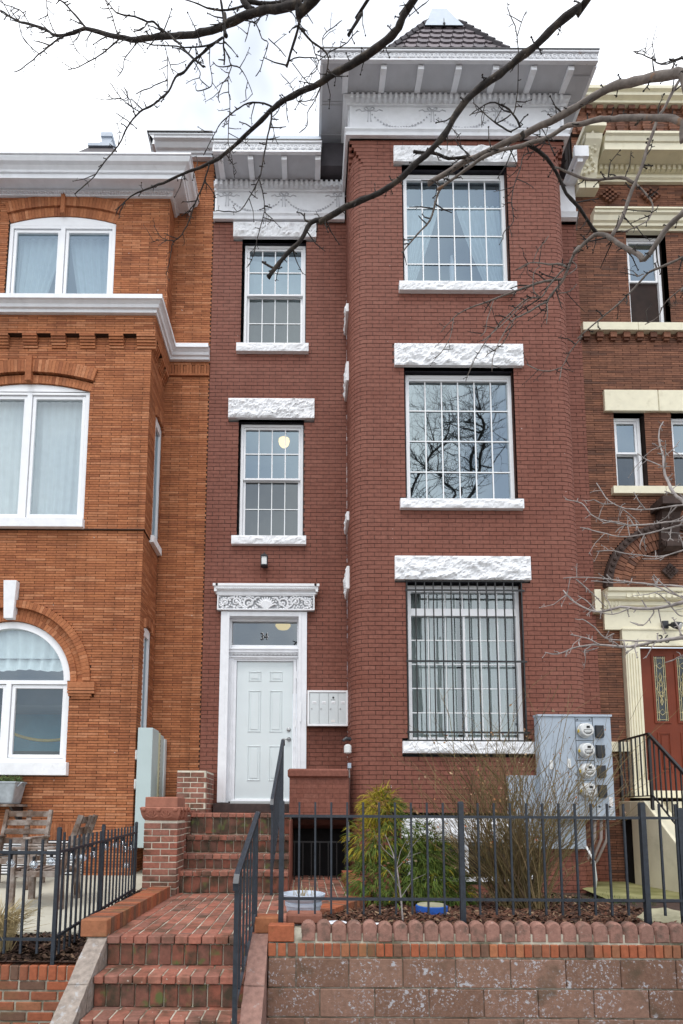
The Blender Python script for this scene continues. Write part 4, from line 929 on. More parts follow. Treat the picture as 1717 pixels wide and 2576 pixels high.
for a, b in ((5.0, 5.905), (5.915, 6.83), (6.84, 7.9)): cslab('lintel', a, b, 8.70, 8.9, 8.345, 8.73, bevel=.012)
for a, b in ((5.05, 5.912), (5.92, 6.83), (6.84, 7.9)): cslab('windowsill', a, b, 8.67, 8.95, 6.86, 6.99)
g = G()
for (x0, x1, z0, z1) in ((5.56, 6.25, 9.95, 11.80), (5.16, 5.68, 6.99, 8.345), (6.13, 6.65, 6.99, 8.345), (7.1, 7.6, 6.99, 8.345)): reveal(g, x0, x1, z0, z1, 8.752, 8.9)
g.build('window_reveal', 'dark_joint', dh)
for (x0, x1, z0, z1, zm) in ((5.585, 6.20, 9.95, 11.76, 10.93), (5.185, 5.66, 6.99, 8.32, 7.70), (6.155, 6.63, 6.99, 8.32, 7.70), (7.12, 7.58, 6.99, 8.32, 7.7)):
    hung_window(dh, x0, x1, z0, z1, zm, 8.85, 1, 'glass_mirror', 'glass_screen', 'room_dark', t=.05, nzp=1, lower_mun=False, fm='white_vinyl', depth=1.2)
# arch over the door with carved console
g = G(); arch_ring(g, 5.93, 5.26, .98, 1.09, 0, math.pi, 40, 8.66, 8.8, 0); g.build('arch_moulding', 'brown_stone', dh)
g = G()
for k in range(31):
    a = math.pi * (k + .5) / 31; g.lathe([(.042, .02), (.032, -.02), (.004, -.028)], (5.93 + 1.035 * math.cos(a), 8.66, 5.26 + 1.035 * math.sin(a)), 7, 'y')
g.build('egg_carving', 'brown_stone', dh)
for (r0, r1, n, y) in ((.68, .83, 34, 8.715), (.83, .98, 38, 8.695)):
    g = G(); arch_ring(g, 5.93, 5.26, r0, r1, 0, math.pi, n, y, y + .1, .012)
    for k in range(n):
        q = G(); q.v = g.v[k * 8:k * 8 + 8]; q.f = [tuple(i - k * 8 for i in f) for f in g.f[k * 6:k * 6 + 6]]; q.r = [random.random()] * 6; q.build('arch_brick', 'dark_brick', dh)
g = G(); g.prism([(8.75, 5.82), (8.62, 5.84), (8.56, 5.90), (8.56, 5.98), (8.64, 6.06), (8.62, 6.3), (8.56, 6.48), (8.46, 6.52), (8.44, 6.66), (8.75, 6.68)], 'x', 5.76, 6.06); g.box(5.68, 6.14, 8.42, 8.75, 6.54, 6.67)
for s_ in (5.76, 6.06): g.lathe([(.07, -.02), (.04, -.03), (.04, .03), (.07, .02)], (s_, 8.60, 5.93), 12, 'x')
for i in range(9): g.lathe([(.03, .02), (.02, -.012), (.004, -.018)], (5.91, 8.63 - .05 * (i / 8) ** 2, 6.08 + i * .05), 6, 'y')
g.build('console', 'brown_stone', dh)
g = G(); g.prism([(5.79, 5.546), (5.927, 5.41), (6.064, 5.546), (5.927, 5.682)], 'y', 8.71, 8.76)
for i in range(-2, 3):
    for j in range(-2, 3):
        if abs(i + j) <= 2 and abs(i - j) <= 2: g.lathe([(.022, .006), (.014, -.014), (.004, -.004)], (5.927 + (i + j) * .03 + 0, 8.708, 5.546 + (i - j) * .03), 6, 'y')
g.build('plaque', 'brown_stone', dh)
# entrance
g = G(); moulding(g, [(.02, 4.85), (.06, 4.86), (.07, 4.92), (.10, 4.94), (.10, 5.0), (.16, 5.02), (.18, 5.06), (.18, 5.12), (.21, 5.14), (.22, 5.19), (0, 5.21)], 4.80, 7.1, 8.75); g.box(4.80, 7.1, 8.70, 8.8, 4.55, 4.86)
ent = g.build('door_entablature', 'cream', dh)
g = G(); x = 5.1
while x < 7.0: g.box(x, x + .055, 8.56, 8.64, 5.035, 5.10); x += .092
g.build('dentils', 'cream', ent, kind='stuff')
g = G(); g.box(4.64, 4.745, 8.66, 8.78, 4.82, 5.205)
for i in range(5): g.tube([(4.80 + i * .055, 8.60 + .012 * i, 5.15), (4.80 + i * .055, 8.62, 5.08), (4.80 + i * .055, 8.66, 5.02), (4.80 + i * .055, 8.665, 4.88)], .022, 6)
g.build('acanthus', 'cream', ent)
g = G(); g.box(5.06, 7.1, 8.68, 8.8, 4.29, 4.55); g.box(5.06, 7.1, 8.665, 8.7, 4.54, 4.565); g.box(5.06, 7.1, 8.66, 8.7, 4.275, 4.315); g.build('door_lintel', 'cream', ent)
for px in (5.09, 6.45):
    g = G(); g.box(px, px + .235, 8.67, 8.82, 1.95, 4.28)
    for i in range(5): g.box(px + .022 + i * .042, px + .046 + i * .042, 8.655, 8.672, 2.15, 4.15)
    g.box(px - .01, px + .245, 8.655, 8.8, 1.95, 2.12); g.build('pilaster', 'cream', ent)
x0 = 5.345; d_ = G().box(5.345, 6.43, 8.80, 8.85, 1.965, 4.275).build('front_door', 'red_door', dh)
for gxa in (5.605, 5.975):
    if True:
        gx0, gx1 = gxa, gxa + .19
        g = G(); frame4(g, gx0 - .035, gx1 + .035, 3.04, 4.17, .035, 8.785, 8.81); g.build('glass_frame', 'red_door', d_)
        G().box(gx0, gx1, 8.796, 8.80, 3.075, 4.135).build('pane', 'glass_door', d_); G().box(gx0, gx1, 8.7985, 8.7995, 3.075, 4.135).build('glass_backing', 'black_void', d_)
        g = G(); cxm = (gx0 + gx1) / 2
        def ln(*pts): g.tube([(cxm + p[0], 8.792, p[1]) for p in pts], .0042, 4)
        for e in (-.085, -.055, .055, .085): ln((e, 3.08), (e, 4.13))
        for z in (3.10, 3.22, 3.42, 3.80, 3.98, 4.11): ln((-.095, z), (-.06, z)); ln((.06, z), (.095, z))
        ln((-.055, 3.10), (.055, 3.10)); ln((-.055, 4.11), (.055, 4.11))
        for zc, h, w_ in ((3.60, .12, .075), (3.60, .23, .03), (3.80, .07, .025), (3.40, .07, .025), (3.98, .05, .05), (3.22, .05, .05), (3.70, .06, .04), (3.50, .06, .04)):
            ln((0, zc - h), (w_, zc), (0, zc + h), (-w_, zc), (0, zc - h))
        g.build('leading', 'lead', d_)
    g = G(); frame4(g, gxa - .005, gxa + .215, 2.26, 2.90, .03, 8.79, 8.805); g.cbox(gxa + .045, gxa + .165, 8.79, 8.805, 2.31, 2.85, .01); g.build('door_panel', 'red_door', d_)
for a, b in ((4.692, 5.10),): cslab('belt_stone', a, b, 8.70, 8.8, 2.575, 2.73)
cslab('threshold', 5.05, 7.1, 8.6, 8.9, 1.85, 1.96)
text3d('36', 'print_ink', 'house_number', .19, 5.72, 8.674, 4.385, ent)
sp = thing('floodlight', 'small dark round floodlight above the red front door', 'light', (5.74, 8.66, 4.6))
G().box(5.70, 5.79, 8.64, 8.68, 4.56, 4.68).build('mounting_plate', 'plastic_black', sp)
g = G(); g.tube([(5.76, 8.62, 4.60), (5.80, 8.56, 4.59)], .02, 8); g.build('swivel', 'plastic_black', sp)
g = G(); ax = Vector((.45, -.75, -.45)).normalized(); o_ = Vector((5.80, 8.56, 4.59)); g.tube([tuple(o_ - ax * .02), tuple(o_ + ax * .03), tuple(o_ + ax * .12)], [.035, .055, .062], 16); g.build('lamp_head', 'plastic_black', sp, smooth=True)
g = G(); g.tube([tuple(o_ + ax * .119), tuple(o_ + ax * .128)], [.052, .045], 16); g.build('lens', 'meter_white', sp)
# stoop of the dark house
st = thing('stoop', 'cream rendered stair wall running down from the red door', 'stoop', (5.0, 8.0, 0.5))
Yt = [(8.74, .45), (8.74, 1.80), (8.10, 1.80), (6.55, .86), (6.55, .5)]
g = G(); g.prism([(8.42, 1.50), (8.42, 1.79), (8.09, 1.79), (6.62, .50), (6.62, .45), (8.42, .45)], 'x', 4.89, 5.16); g.box(4.89, 5.16, 8.42, 8.74, 1.52, 1.79); g.build('cheek_wall', 'cream_wall', st, bevel=.008)
g = G(); g.box(5.16, 7.0, 7.9, 8.74, 1.55, 1.78)
for k in range(7): g.box(5.16, 7.0, 7.9 - .22 * (k + 1), 7.9 - .22 * k, .45, 1.6 - .18 * k)
g.build('step', 'cream_wall', st)
G().box(4.93, 5.3, 8.45, 8.73, .45, 1.5).build('void_under_landing', 'black_void', st)  # solid black block stands in for the shade inside the opening
# ---- railing of that stoop
rl = thing('stair_railing', 'black iron railing beside the red door stoop', 'railing', (4.93, 8.0, 1.8))
g = G(); g.box(4.91, 4.945, 8.68, 8.715, 1.66, 2.73); g.build('post', 'black_iron', rl); g = G(); g.box(4.91, 4.945, 7.93, 7.965, 1.66, 2.75); g.build('post', 'black_iron', rl); G().box(4.91, 4.945, 6.50, 6.535, .45, 1.48).build('post', 'black_iron', rl)
G().tube([(4.928, 8.70, 2.735), (4.928, 7.945, 2.755)], .02, 4).build('handrail', 'black_iron', rl); G().tube([(4.928, 7.955, 2.755), (4.928, 6.50, 1.483), (4.928, 6.44, 1.45)], .026, 4).build('handrail', 'black_iron', rl)
G().tube([(4.928, 8.70, 1.86), (4.928, 7.945, 1.86)], .012, 4).build('bottom_rail', 'black_iron', rl); G().tube([(4.928, 7.945, 1.88), (4.928, 6.50, .61)], .012, 4).build('bottom_rail', 'black_iron', rl)
for i in range(1, 7): y = 8.70 - i * .108; G().box(4.92, 4.936, y - .008, y + .008, 1.86, 2.74).build('baluster', 'black_iron', rl)
for i in range(1, 14): y = 7.945 - i * .106; z = 1.88 - .88 * (7.945 - y); G().box(4.92, 4.936, y - .008, y + .008, z, 2.75 - .88 * (7.945 - y)).build('baluster', 'black_iron', rl)
# ---------------------------------------------------------------- ground, pavement, beds
def sheet(name, m, pts, **k): g = G(); g.add(pts, [tuple(range(len(pts)))]); return structure(g.build(name, m))
sheet('ground', 'soil', [(-90, -90, -.03), (90, -90, -.03), (90, 90, -.03), (-90, 90, -.03)])
structure(G().box(-40, 40, -1.2, 3.7, -.02, 0).build('sidewalk', 'pavement'))
structure(G().box(-40, 40, -1.38, -1.2, -.03, .0).build('kerb', 'concrete'))
sheet('road', 'asphalt', [(-60, -12, -.022), (60, -12, -.022), (60, -1.38, -.022), (-60, -1.38, -.022)])
structure(G().box(-40, 40, -15, -12, -.03, .05).build('far_sidewalk', 'pavement'))
def bedz(y): return .715 - .064 * (y - 4.5)
g = G(); nx, ny = 40, 40
vs = [(.0 + 5.2 * i / nx, 4.36 + 4.4 * j / ny, bedz(4.36 + 4.4 * j / ny) + .02 * noise.noise(Vector((i * .35, j * .35, 0)))) for j in range(ny + 1) for i in range(nx + 1)]
g.add(vs, [(j * (nx + 1) + i, j * (nx + 1) + i + 1, (j + 1) * (nx + 1) + i + 1, (j + 1) * (nx + 1) + i) for j in range(ny) for i in range(nx)]); structure(g.build('garden_soil', 'soil'))
g = G(); g.add([(-6, 4.36, .47), (-1.70, 4.36, .47), (-1.70, 5.02, .525), (-6, 5.02, .525)], [(0, 1, 2, 3)]); g.add([(-1.99, 5.0, .523), (-1.70, 5.0, .523), (-1.70, 6.9, .68), (-1.99, 6.9, .68)], [(0, 1, 2, 3)]); structure(g.build('left_bed_soil', 'soil'))
structure(G().prism([(5.0, .40), (5.0, .555), (8.8, .745), (8.8, .4)], 'x', -6, -1.96).build('patio', 'concrete'))
g = G(); g.add([(3.55, 6.6, .60), (4.95, 6.6, .60), (4.95, 8.75, .56), (4.05, 8.75, .56), (4.05, 8.1, .57), (3.75, 7.7, .59)], [(0, 1, 2, 3, 4, 5)]); structure(g.build('side_slab', 'mossy_concrete'))
# mulch, loose chips
def chips(name, m, n, place, smin=.012, smax=.034):
    g = G()
    for _ in range(n):
        x, y, z = place(); l = random.uniform(smin, smax); w = l * random.uniform(.2, .55); a = random.uniform(0, 6.28); t = random.uniform(-.5, .5); b = random.uniform(-.4, .4)
        c, s_ = math.cos(a), math.sin(a); z += .004 + abs(t) * l * .8
        dx, dy, dz = c * l, s_ * l, t * l; ex, ey, ez = -s_ * w, c * w, b * w
        g.add([(x - dx - ex, y - dy - ey, z - dz - ez), (x + dx - ex * .5, y + dy - ey * .5, z + dz - ez), (x + dx * .8 + ex, y + dy * .8 + ey, z + dz + ez), (x - dx * .9 + ex * .7, y - dy * .9 + ey * .7, z - dz + ez)], [(0, 1, 2, 3)])
    o = g.build(name, m); o['kind'] = 'stuff'; return o
def inbed():
    while True:
        x = random.uniform(-.02, 3.4); y = 4.40 + 3.4 * random.random() ** 1.4
        lim = -.05 if y < 4.9 else (.02 + (y - 4.9) * .47)
        if x > lim and not (x > 3.5 and y > 6.6): return x, y, bedz(y) + .008
chips('mulch', 'mulch', 9500, inbed)
def inleft():
    if random.random() < .75:
        y = random.uniform(4.38, 5.02); return random.uniform(-3.2, -1.70), y, .47 + (y - 4.36) * .083
    y = random.uniform(4.9, 6.5); return random.uniform(-1.98, -1.70), y, .50 + (y - 4.4) * .085
chips('bark_mulch', 'dark_mulch', 4200, inleft, .014, .045)

# ---------------------------------------------------------------- brick path and steps
BR = G().cbox(-.0465, .0465, -.0965, .0965, -.03, 0, .004, r=0.0).mesh('brick', 'step_brick')
path = structure(G().prism([(-1.52, 4.47), (-.43, 4.47), (-.20, 4.66), (.17, 5.32), (.70, 6.30), (.70, 8.7), (-.2, 8.7), (-.2, 6.62), (-1.52, 6.62)], 'z', .45, .652).build('path', 'mortar'))
def ylim(x):
    if x < -.43: y0 = 4.39
    elif x < -.20: y0 = 4.39 + (x + .43)
    elif x < .17: y0 = 4.62 + (x + .2) * 1.89
    else: y0 = 5.32 + (x - .17) * 1.85
    return y0, (6.62 if x < -.25 else 8.68)
nb = 0; rest = G()
for i in range(22):
    x = -1.465 + i * .1045; y0, y1 = ylim(x)
    if x > .66: break
    y = 4.39 - (.1 if i % 2 else 0) + (.02 * (i % 3))
    while y < y1:
        a, b = max(y, y0 + (.0 if x < -.43 else .06)), min(y + .2, y1); y += .207
        if b - a < .05: continue
        zz = .659 + random.uniform(-.003, .003)
        if b - a > .19 and nb < 295:
            o = inst(BR, 'brick', (x + random.uniform(-.002, .002), (a + b) / 2, zz), path, rot=(random.uniform(-.01, .01), random.uniform(-.015, .015), random.uniform(-.012, .012))); nb += 1
        else: rest.cbox(x - .048, x + .048, a + .002, b - .002, zz - .03, zz, .004)
rest.build('brick', 'step_brick', path, kind='stuff')
def flight(name, label, levels, x0, x1, cap_m='step_brick'):
    """levels: (z top of tread, y front, y back, soldier height)"""
    t = thing(name, label, 'steps', ((x0 + x1) / 2, levels[0][1], 0))
    core = G()
    for (z, yf, yb, sh) in levels: core.box(x0 + .004, x1 - .004, yf + .028, yb - .02, 0.0 if levels[0][0] < .5 else .45, z - .006)
    core.build('core', 'mortar', t)
    for (z, yf, yb, sh) in levels:
        w = .1035; x = x0 + random.uniform(-.03, 0)
        while x < x1 - .02:
            a, b = max(x, x0), min(x + w - .009, x1); x += w
            if b - a < .02: continue
            G().cbox(a, b, yf + .012 + random.uniform(-.003, .003), yf + .07, z - .063 - sh, z - .066, .005).build('brick', 'riser_brick', t)
        x = x0 + random.uniform(-.04, 0)
        while x < x1 - .02:
            a, b = max(x, x0), min(x + w - .008, x1); x += w
            if b - a < .02: continue
            d = min(.197, yb - yf)
            G().cbox(a, b, yf - .004 + random.uniform(-.004, .003), yf + d - .004, z - .058, z + random.uniform(-.003, .002), .006).build('brick', 'step_brick', t)
        y = yf + .2
        while y < yb - .05:
            x = x0
            while x < x1 - .02:
                a, b = x, min(x + .2, x1); x += .207; G().cbox(a, b - .003, y + .003, min(y + .095, yb), z - .05, z, .005).build('brick', 'step_brick', t)
            y += .1035
    return t
flight('lower_steps', 'lower flight of weathered brick steps up from the sidewalk', [(.22, 3.90, 4.16, .155), (.44, 4.13, 4.42, .155)], -1.51, -.43)
# riser under the path
for i in range(11):
    x = -1.51 + i * .0985
    G().cbox(x, min(x + .089, -.43), 4.395 + random.uniform(-.003, .003), 4.45, .445, .594, .005).build('brick', 'riser_brick', path)
g = G(); g.box(-1.51, -.43, 4.412, 4.7, .42, .6); g.build('riser_bed', 'mortar', path)
x = -1.513
while x < -.44: G().cbox(x, min(x + .096, -.43), 4.375 + random.uniform(-.004, .003), 4.47, .604, .661, .005).build('brick', 'step_brick', path); x += .1035
flight('upper_steps', 'upper flight of brick steps rising to the white front door', [(.910, 6.62, 6.9, .185), (1.085, 6.87, 7.15, .105), (1.30, 7.12, 7.4, .14), (1.585, 7.37, 8.74, .205)], -1.51, -.205)
bpy.data.objects['upper_steps'].location.z = .65
for c in bpy.data.objects['upper_steps'].children: c.location.z = -.65
# kerbs of rowlock bricks either side of the path
def rowlock_kerb(name, label, p, q, z0, z1, w, first=True):
    t = thing(name, label, 'brick kerb', (p[0], p[1], z0)); p, q = Vector(p), Vector(q); d = (q - p); n = int(d.length / .068); d.normalize(); s_ = Vector((d.y, -d.x))
    g = G(); a, b = p + s_ * .006 + d * .01, p + s_ * (w - .006) + d * .01; c, e = q + s_ * (w - .006), q + s_ * .006
    g.prism([(v.x, v.y) for v in (a, b, c, e)], 'z', z0 - .15, z1 - .008); g.build('bed', 'mortar', t)
    for k in range(n):
        u0, u1 = p + d * (k * .068 + .003), p + d * ((k + 1) * .068 - .002); j = random.uniform(-.003, .003)
        g = G(); h = random.uniform(-.003, .002)
        g.prism([(v.x, v.y) for v in (u0 + s_ * j, u0 + s_ * (w + j), u1 + s_ * (w + j), u1 + s_ * j)], 'z', z0, z1 + h); g.build('brick', 'wall_brick', t)
    return t
k1 = rowlock_kerb('brick_kerb', 'low rowlock brick kerb along the left side of the path', (-1.715, 4.47), (-1.70, 6.36), .655, .78, .2)
G().cbox(-1.715, -1.515, 4.365, 4.465, .655, .783, .006).build('brick', 'wall_brick', k1)
k2 = rowlock_kerb('brick_kerb', 'slanting brick kerb between the right mulch bed and the path', (.06, 5.32), (.60, 6.34), .58, .72, .2)
k3 = rowlock_kerb('brick_kerb', 'short brick kerb below the basement gate beside the bay', (.50, 6.40), (.50, 7.9), .60, .80, .2)
k4 = thing('brick_kerb', 'single brick block at the foot of the iron fence post by the path', 'brick kerb', (-.30, 4.55, .66))
G().cbox(-.40, -.205, 4.50, 4.60, .66, .78, .006).build('brick', 'wall_brick', k4); G().cbox(-.40, -.205, 4.607, 4.70, .66, .776, .006).build('brick', 'wall_brick', k4); G().cbox(-.395, -.21, 4.51, 4.72, .56, .655, .006).build('brick', 'wall_brick', k4)
# sloping concrete cheeks of the lower steps
def cheek(label, x0, x1, m):
    t = thing('step_cheek', label, 'cheek wall', ((x0 + x1) / 2, 4.0, 0)); sl = lambda y: .66 - (4.40 - y) * .70
    for a, b in ((4.04, 4.42), (3.55, 4.03)):
        g = G(); g.prism([(a, -.02), (b, -.02), (b, sl(b)), (a, sl(a))], 'x', x0, x1)
        bm = bmesh.new(); me = g.mesh('tmp', m); bm.from_mesh(me); bmesh.ops.subdivide_edges(bm, edges=bm.edges[:], cuts=7, use_grid_fill=True)
        for v in bm.verts: v.co += Vector((noise.noise(v.co * 17) * .005, noise.noise(v.co * 19 + Vector((5, 0, 0))) * .004, noise.noise(v.co * 15 + Vector((0, 9, 0))) * .006))
        bm.to_mesh(me); bm.free(); me.name = 'coping_stone'
        o = bpy.data.objects.new('coping_stone', me); COL.objects.link(o); o.parent = t; o.location = -t.location
cheek('left sloping grey pebbly cheek of the lower steps', -1.66, -1.515, 'rough_cap')
cheek('right sloping reddish concrete cheek of the lower steps', -.425, -.285, 'brown_cap')

# ---------------------------------------------------------------- front walls
rwall = thing('retaining_wall', 'right retaining wall of flaking concrete blocks with scalloped edging on top', 'retaining wall', (1.6, 4.35, 0))
G().box(-.272, 4.6, 4.325, 4.5, 0, .63).build('mortar_bed', 'mortar', rwall)
def block(x0, x1, z0, z1, m='block'): G().cbox(x0 + .003, x1 - .003, 4.308 + random.uniform(-.003, .002), 4.45, z0 + .003, z1 - .003, .005).build('block', m, rwall)
xs = [-.278, -.068, .327, .731, 1.127, 1.536, 1.95, 2.36, 2.776, 3.2, 3.6]
for a, b in zip(xs, xs[1:]): block(a, b, .310, .522)
xs = [-.285, .111, .519, .924, 1.331, 1.735, 2.15, 2.56, 2.97, 3.4]
for a, b in zip(xs, xs[1:]): block(a, b, .100, .305)
xs = [-.29, .0, .405, .81, 1.215, 1.62, 2.03, 2.44, 2.85, 3.3]
for a, b in zip(xs, xs[1:]): block(a, b, -.02, .095)
x = -.278; i = 0
while x < 3.6:
    w = .074 if i < 3 else .0655
    G().cbox(x, x + w - (.016 if i < 3 else .008), 4.305 + random.uniform(-.003, .003), 4.40, .535, .628, .004).build('brick', 'wall_brick', rwall); x += w; i += 1
G().cbox(-.279, -.084, 4.305, 4.41, .640, .762, .006).build('brick', 'wall_brick', rwall)
xc = .024
while xc < 3.5:
    r_ = .056; j = random.uniform(-.006, .006); zb = .640 + random.uniform(-.004, .004); tp = .735 + random.uniform(-.006, .006)
    pts = [(xc - r_, zb), (xc + r_, zb), (xc + r_, tp)] + [(xc + r_ * math.cos(a), tp + r_ * 1.0 * math.sin(a)) for a in lin(0, math.pi, 8)[1:-1]] + [(xc - r_, tp)]
    cen = Vector((xc, 4.33 + j))
    g = G(); n = len(pts); inner = [(xc + (p[0] - xc) * .8, .70 + (p[1] - .70) * .84) for p in pts]
    g.add([(p[0], 4.335 + j, p[1]) for p in pts] + [(p[0], 4.318 + j, p[1]) for p in inner] + [(p[0], 4.385 + j, p[1]) for p in pts],
          [tuple(range(n, 2 * n))] + [(k, (k + 1) % n, n + (k + 1) % n, n + k) for k in range(n)] + [(2 * n + k, 2 * n + (k + 1) % n, (k + 1) % n, k) for k in range(n)] + [tuple(range(2 * n, 3 * n))[::-1]])
    g.build('edging_stone', 'edging', rwall); xc += .1162
G().box(-.084, -.03, 4.33, 4.42, .628, .735).build('edging_bed', 'mortar', rwall)
G().box(-.03, 3.55, 4.33, 4.40, .628, .70).build('edging_bed', 'mortar', rwall)
lwall = thing('retaining_wall', 'left low red brick retaining wall below the dark iron fence', 'retaining wall', (-2.6, 4.35, 0))
g = G(); g.add([(-6, 4.362, -.02), (-1.80, 4.362, -.02), (-1.745, 4.362, .44), (-6, 4.362, .44), (-6, 4.6, -.02), (-1.80, 4.6, -.02), (-1.745, 4.6, .44), (-6, 4.6, .44)], [(0, 1, 2, 3), (1, 5, 6, 2), (3, 2, 6, 7)]); g.build('mortar_bed', 'mortar', lwall)
z = .335; k = 0
while z > -.05:
    x = -1.735 - (.445 - z) * .13 - (0 if k % 2 else .0); first = True
    while x > -3.4:
        w = .1 if (first and k % 2) else .2; G().cbox(x - w + .006, x - .004, 4.352 + random.uniform(-.003, .003), 4.44, z - .066, z - .006, .004).build('brick', 'wall_brick', lwall); x -= w + .006; first = False
    z -= .0745; k += 1
x = -1.733
while x > -3.4: G().cbox(x - .062, x, 4.345 + random.uniform(-.004, .003), 4.55, .338, .447 + random.uniform(-.003, .003), .006).build('brick', 'wall_brick', lwall); x -= .0715
# brick pier with carved cap, stair side wall, back pier
def masonry(name, label, cat, boxes, m='wall_brick', ch=.0745, bl=.2, loc=None):
    t = thing(name, label, cat, loc or (boxes[0][0], boxes[0][2], boxes[0][4]))
    for (x0, x1, y0, y1, z0, z1) in boxes:
        G().box(x0 + .006, x1 - .006, y0 + .006, y1 - .006, z0, z1 - .004).build('mortar_bed', 'mortar_clean', t)
        z = z0; k = 0
        while z < z1 - .03:
            zt = min(z + ch - .011, z1)
            for (a, b, hor) in ((x0, x1, True), (y0, y1, False)):
                u = a - (bl / 2 if (k + (0 if hor else 1)) % 2 else 0)
                while u < b:
                    p, q = max(u, a), min(u + bl - .009, b); u += bl
                    if q - p < .03: continue
                    j = random.uniform(-.003, .003)
                    if hor: G().cbox(p, q, y0 + j, y0 + .09, z, zt, .004).build('brick', 'step_brick', t)
                    else: G().cbox(x1 - .09 if x1 < 0 else x1 - .09, x1 + j, max(p, y0 + .092), q, z, zt, .004).build('brick', 'step_brick', t) if q > y0 + .12 else None
            z += ch; k += 1
    return t
pier = masonry('brick_pier', 'red brick pier with carved terracotta cap at the foot of the upper steps', 'pier', [(-1.86, -1.475, 6.45, 6.85, .66, 1.50)])
g = G(); prf = [(.0, 1.50), (.0, 1.505), (.02, 1.53), (.035, 1.57), (.045, 1.62), (.05, 1.645), (.03, 1.655)]
cx, cy = -1.667, 6.65; pts = []
for (d, z) in prf:
    a, b = .185 + d, .20 + d; pts.append([(cx - a, cy - b, z), (cx + a, cy - b, z), (cx + a, cy + b, z), (cx - a, cy + b, z)])
for k in range(len(pts) - 1): g.add(pts[k] + pts[k + 1], [(i, (i + 1) % 4, 4 + (i + 1) % 4, 4 + i) for i in range(4)])
g.cbox(cx - .19, cx + .185, cy - .2, cy + .2, 1.65, 1.77, .008); capo = g.build('carved_cap', 'sandstone', pier)
g = G()
for face in (0, 1):
    for c0 in (-.1, .06):
        for a0 in lin(.3, math.pi - .3, 5):
            p0 = Vector((c0, 1.53)); p1 = p0 + Vector((math.cos(a0) * .07, math.sin(a0) * .085)); p2 = p1 + Vector((math.cos(a0 + .9) * .02, -.02))
            f = (lambda u, v: (cx + u, cy - .215 - (v - 1.53) * .35, v)) if face == 0 else (lambda u, v: (cx + .20 + (v - 1.53) * .35, cy + u, v))
            g.tube([f(*p0), f(*p1), f(*p2)], [.014, .013, .006], 5)
    for e in (-.19, -.02, .17):
        f = (cx + e, cy - .245, 1.625) if face == 0 else (cx + .235, cy + e, 1.625); g.lathe([(.03, .02), (.024, -.014), (.008, -.02)], f, 8, 'y' if face == 0 else 'x')
g.build('leaf_carving', 'sandstone', capo)
masonry('stair_side_wall', 'low brick wall along the left edge of the upper steps', 'wall', [(-1.74, -1.515, 6.86, 7.98, .66, 1.62)])
masonry('brick_pier', 'old mossy brick pier against the house left of the white door', 'pier', [(-1.86, -1.44, 8.0, 8.72, 1.5, 2.19)])
kn = thing('knee_wall', 'painted maroon knee wall with rounded coping right of the white door', 'wall', (.16, 7.9, 1.52))
g = G(); kw = Wall([(-.236, 7.87), (.60, 7.87)], 'painted_brick', 'painted_joint', BL, CH, .004); kw.lay(0, .836, 1.53, 2.09, single=False); kw.mass.build('brickwork', 'painted_brick', kn, kind='stuff'); g.box(-.236, .62, 7.876, 8.1, 1.53, 2.09); g.build('core', 'painted_joint', kn)
G().cbox(-.262, .60, 7.83, 8.13, 2.085, 2.212, .025).build('coping', 'painted_brick', kn)
G().prism([(7.875, 1.535), (8.3, 1.535), (8.3, 1.36), (8.05, 1.42)], 'x', -.2, .62).build('soffit', 'painted_joint', kn)
G().box(-.208, -.19, 6.9, 8.72, .62, 1.5).build('stair_flank', 'painted_brick', kn)
G().box(-.19, .66, 8.45, 8.5, .45, 1.5).build('basement_void', 'black_void', kn); G().box(-.19, .66, 7.9, 8.72, 1.5, 1.53).build('landing_slab', 'black_void', kn)  # black panel and slab stand in for the shade below the landing
# basement gate
gt = thing('basement_gate', 'dark iron gate in the shadow below the knee wall', 'gate', (.19, 8.0, .6))
for z in (1.17, .64): G().box(-.18, .57, 7.99, 8.01, z, z + .02).build('rail', 'black_iron', gt)
for i in range(7): x = -.16 + i * .12; G().box(x - .007, x + .007, 7.995, 8.008, .6, 1.18).build('bar', 'black_iron', gt)

# ---------------------------------------------------------------- iron fences and handrails
def picket(t, x, y, z0, z1, w=.0075, name='picket', m='iron'): return G().box(x - w, x + w, y - w, y + w, z0, z1).build(name, m, t)
def post(t, x, y, z0, z1, w=.020):
    g = G(); g.box(x - w, x + w, y - w, y + w, z0, z1 - .012); g.prism([(x - w, z1 - .012), (x + w, z1 - .012), (x + w * .6, z1), (x - w * .6, z1)], 'y', y - w, y + w); return g.build('post', 'iron', t)
fr = thing('iron_fence', 'dark iron picket fence along the right mulch bed on the block wall', 'fence', (1.4, 4.5, .75))
for x in (-.193, 1.243, 2.70, 4.15): post(fr, x, 4.5, .68, 1.702)
for x0, n, d in ((-.053, 10, .1281), (1.380, 10, .1302), (2.84, 10, .1302)):
    for i in range(n): picket(fr, x0 + i * d, 4.5, .812, 1.69)
for z in (1.578, .929): G().box(-.19, 4.15, 4.4895, 4.5105, z - .011, z + .011).build('rail', 'iron', fr)
post(fr, 3.005, 4.51, .68, 1.66, .024)
fl = thing('iron_fence', 'dark iron picket fence round the paved seating area on the left', 'fence', (-1.92, 4.3, .45))
post(fl, -1.915, 4.37, .44, 1.483, .0145); post(fl, -1.918, 5.33, .55, 1.48, .0145); post(fl, -1.92, 6.36, .66, 1.485, .0145)
for i in range(9):
    x = -2.04 - i * .1255; picket(fl, x, 4.37, .53, 1.388, .008)
for z in (1.288, .636): G().box(-3.3, -1.93, 4.36, 4.38, z - .011, z + .011).build('rail', 'iron', fl)
for i in range(20):
    if i == 9: continue
    y = 4.47 + i * .0985; f = (y - 4.37) / 2; picket(fl, -1.917, y, .50 + .09 * f, 1.40 + .045 * f if i > 0 else 1.44)
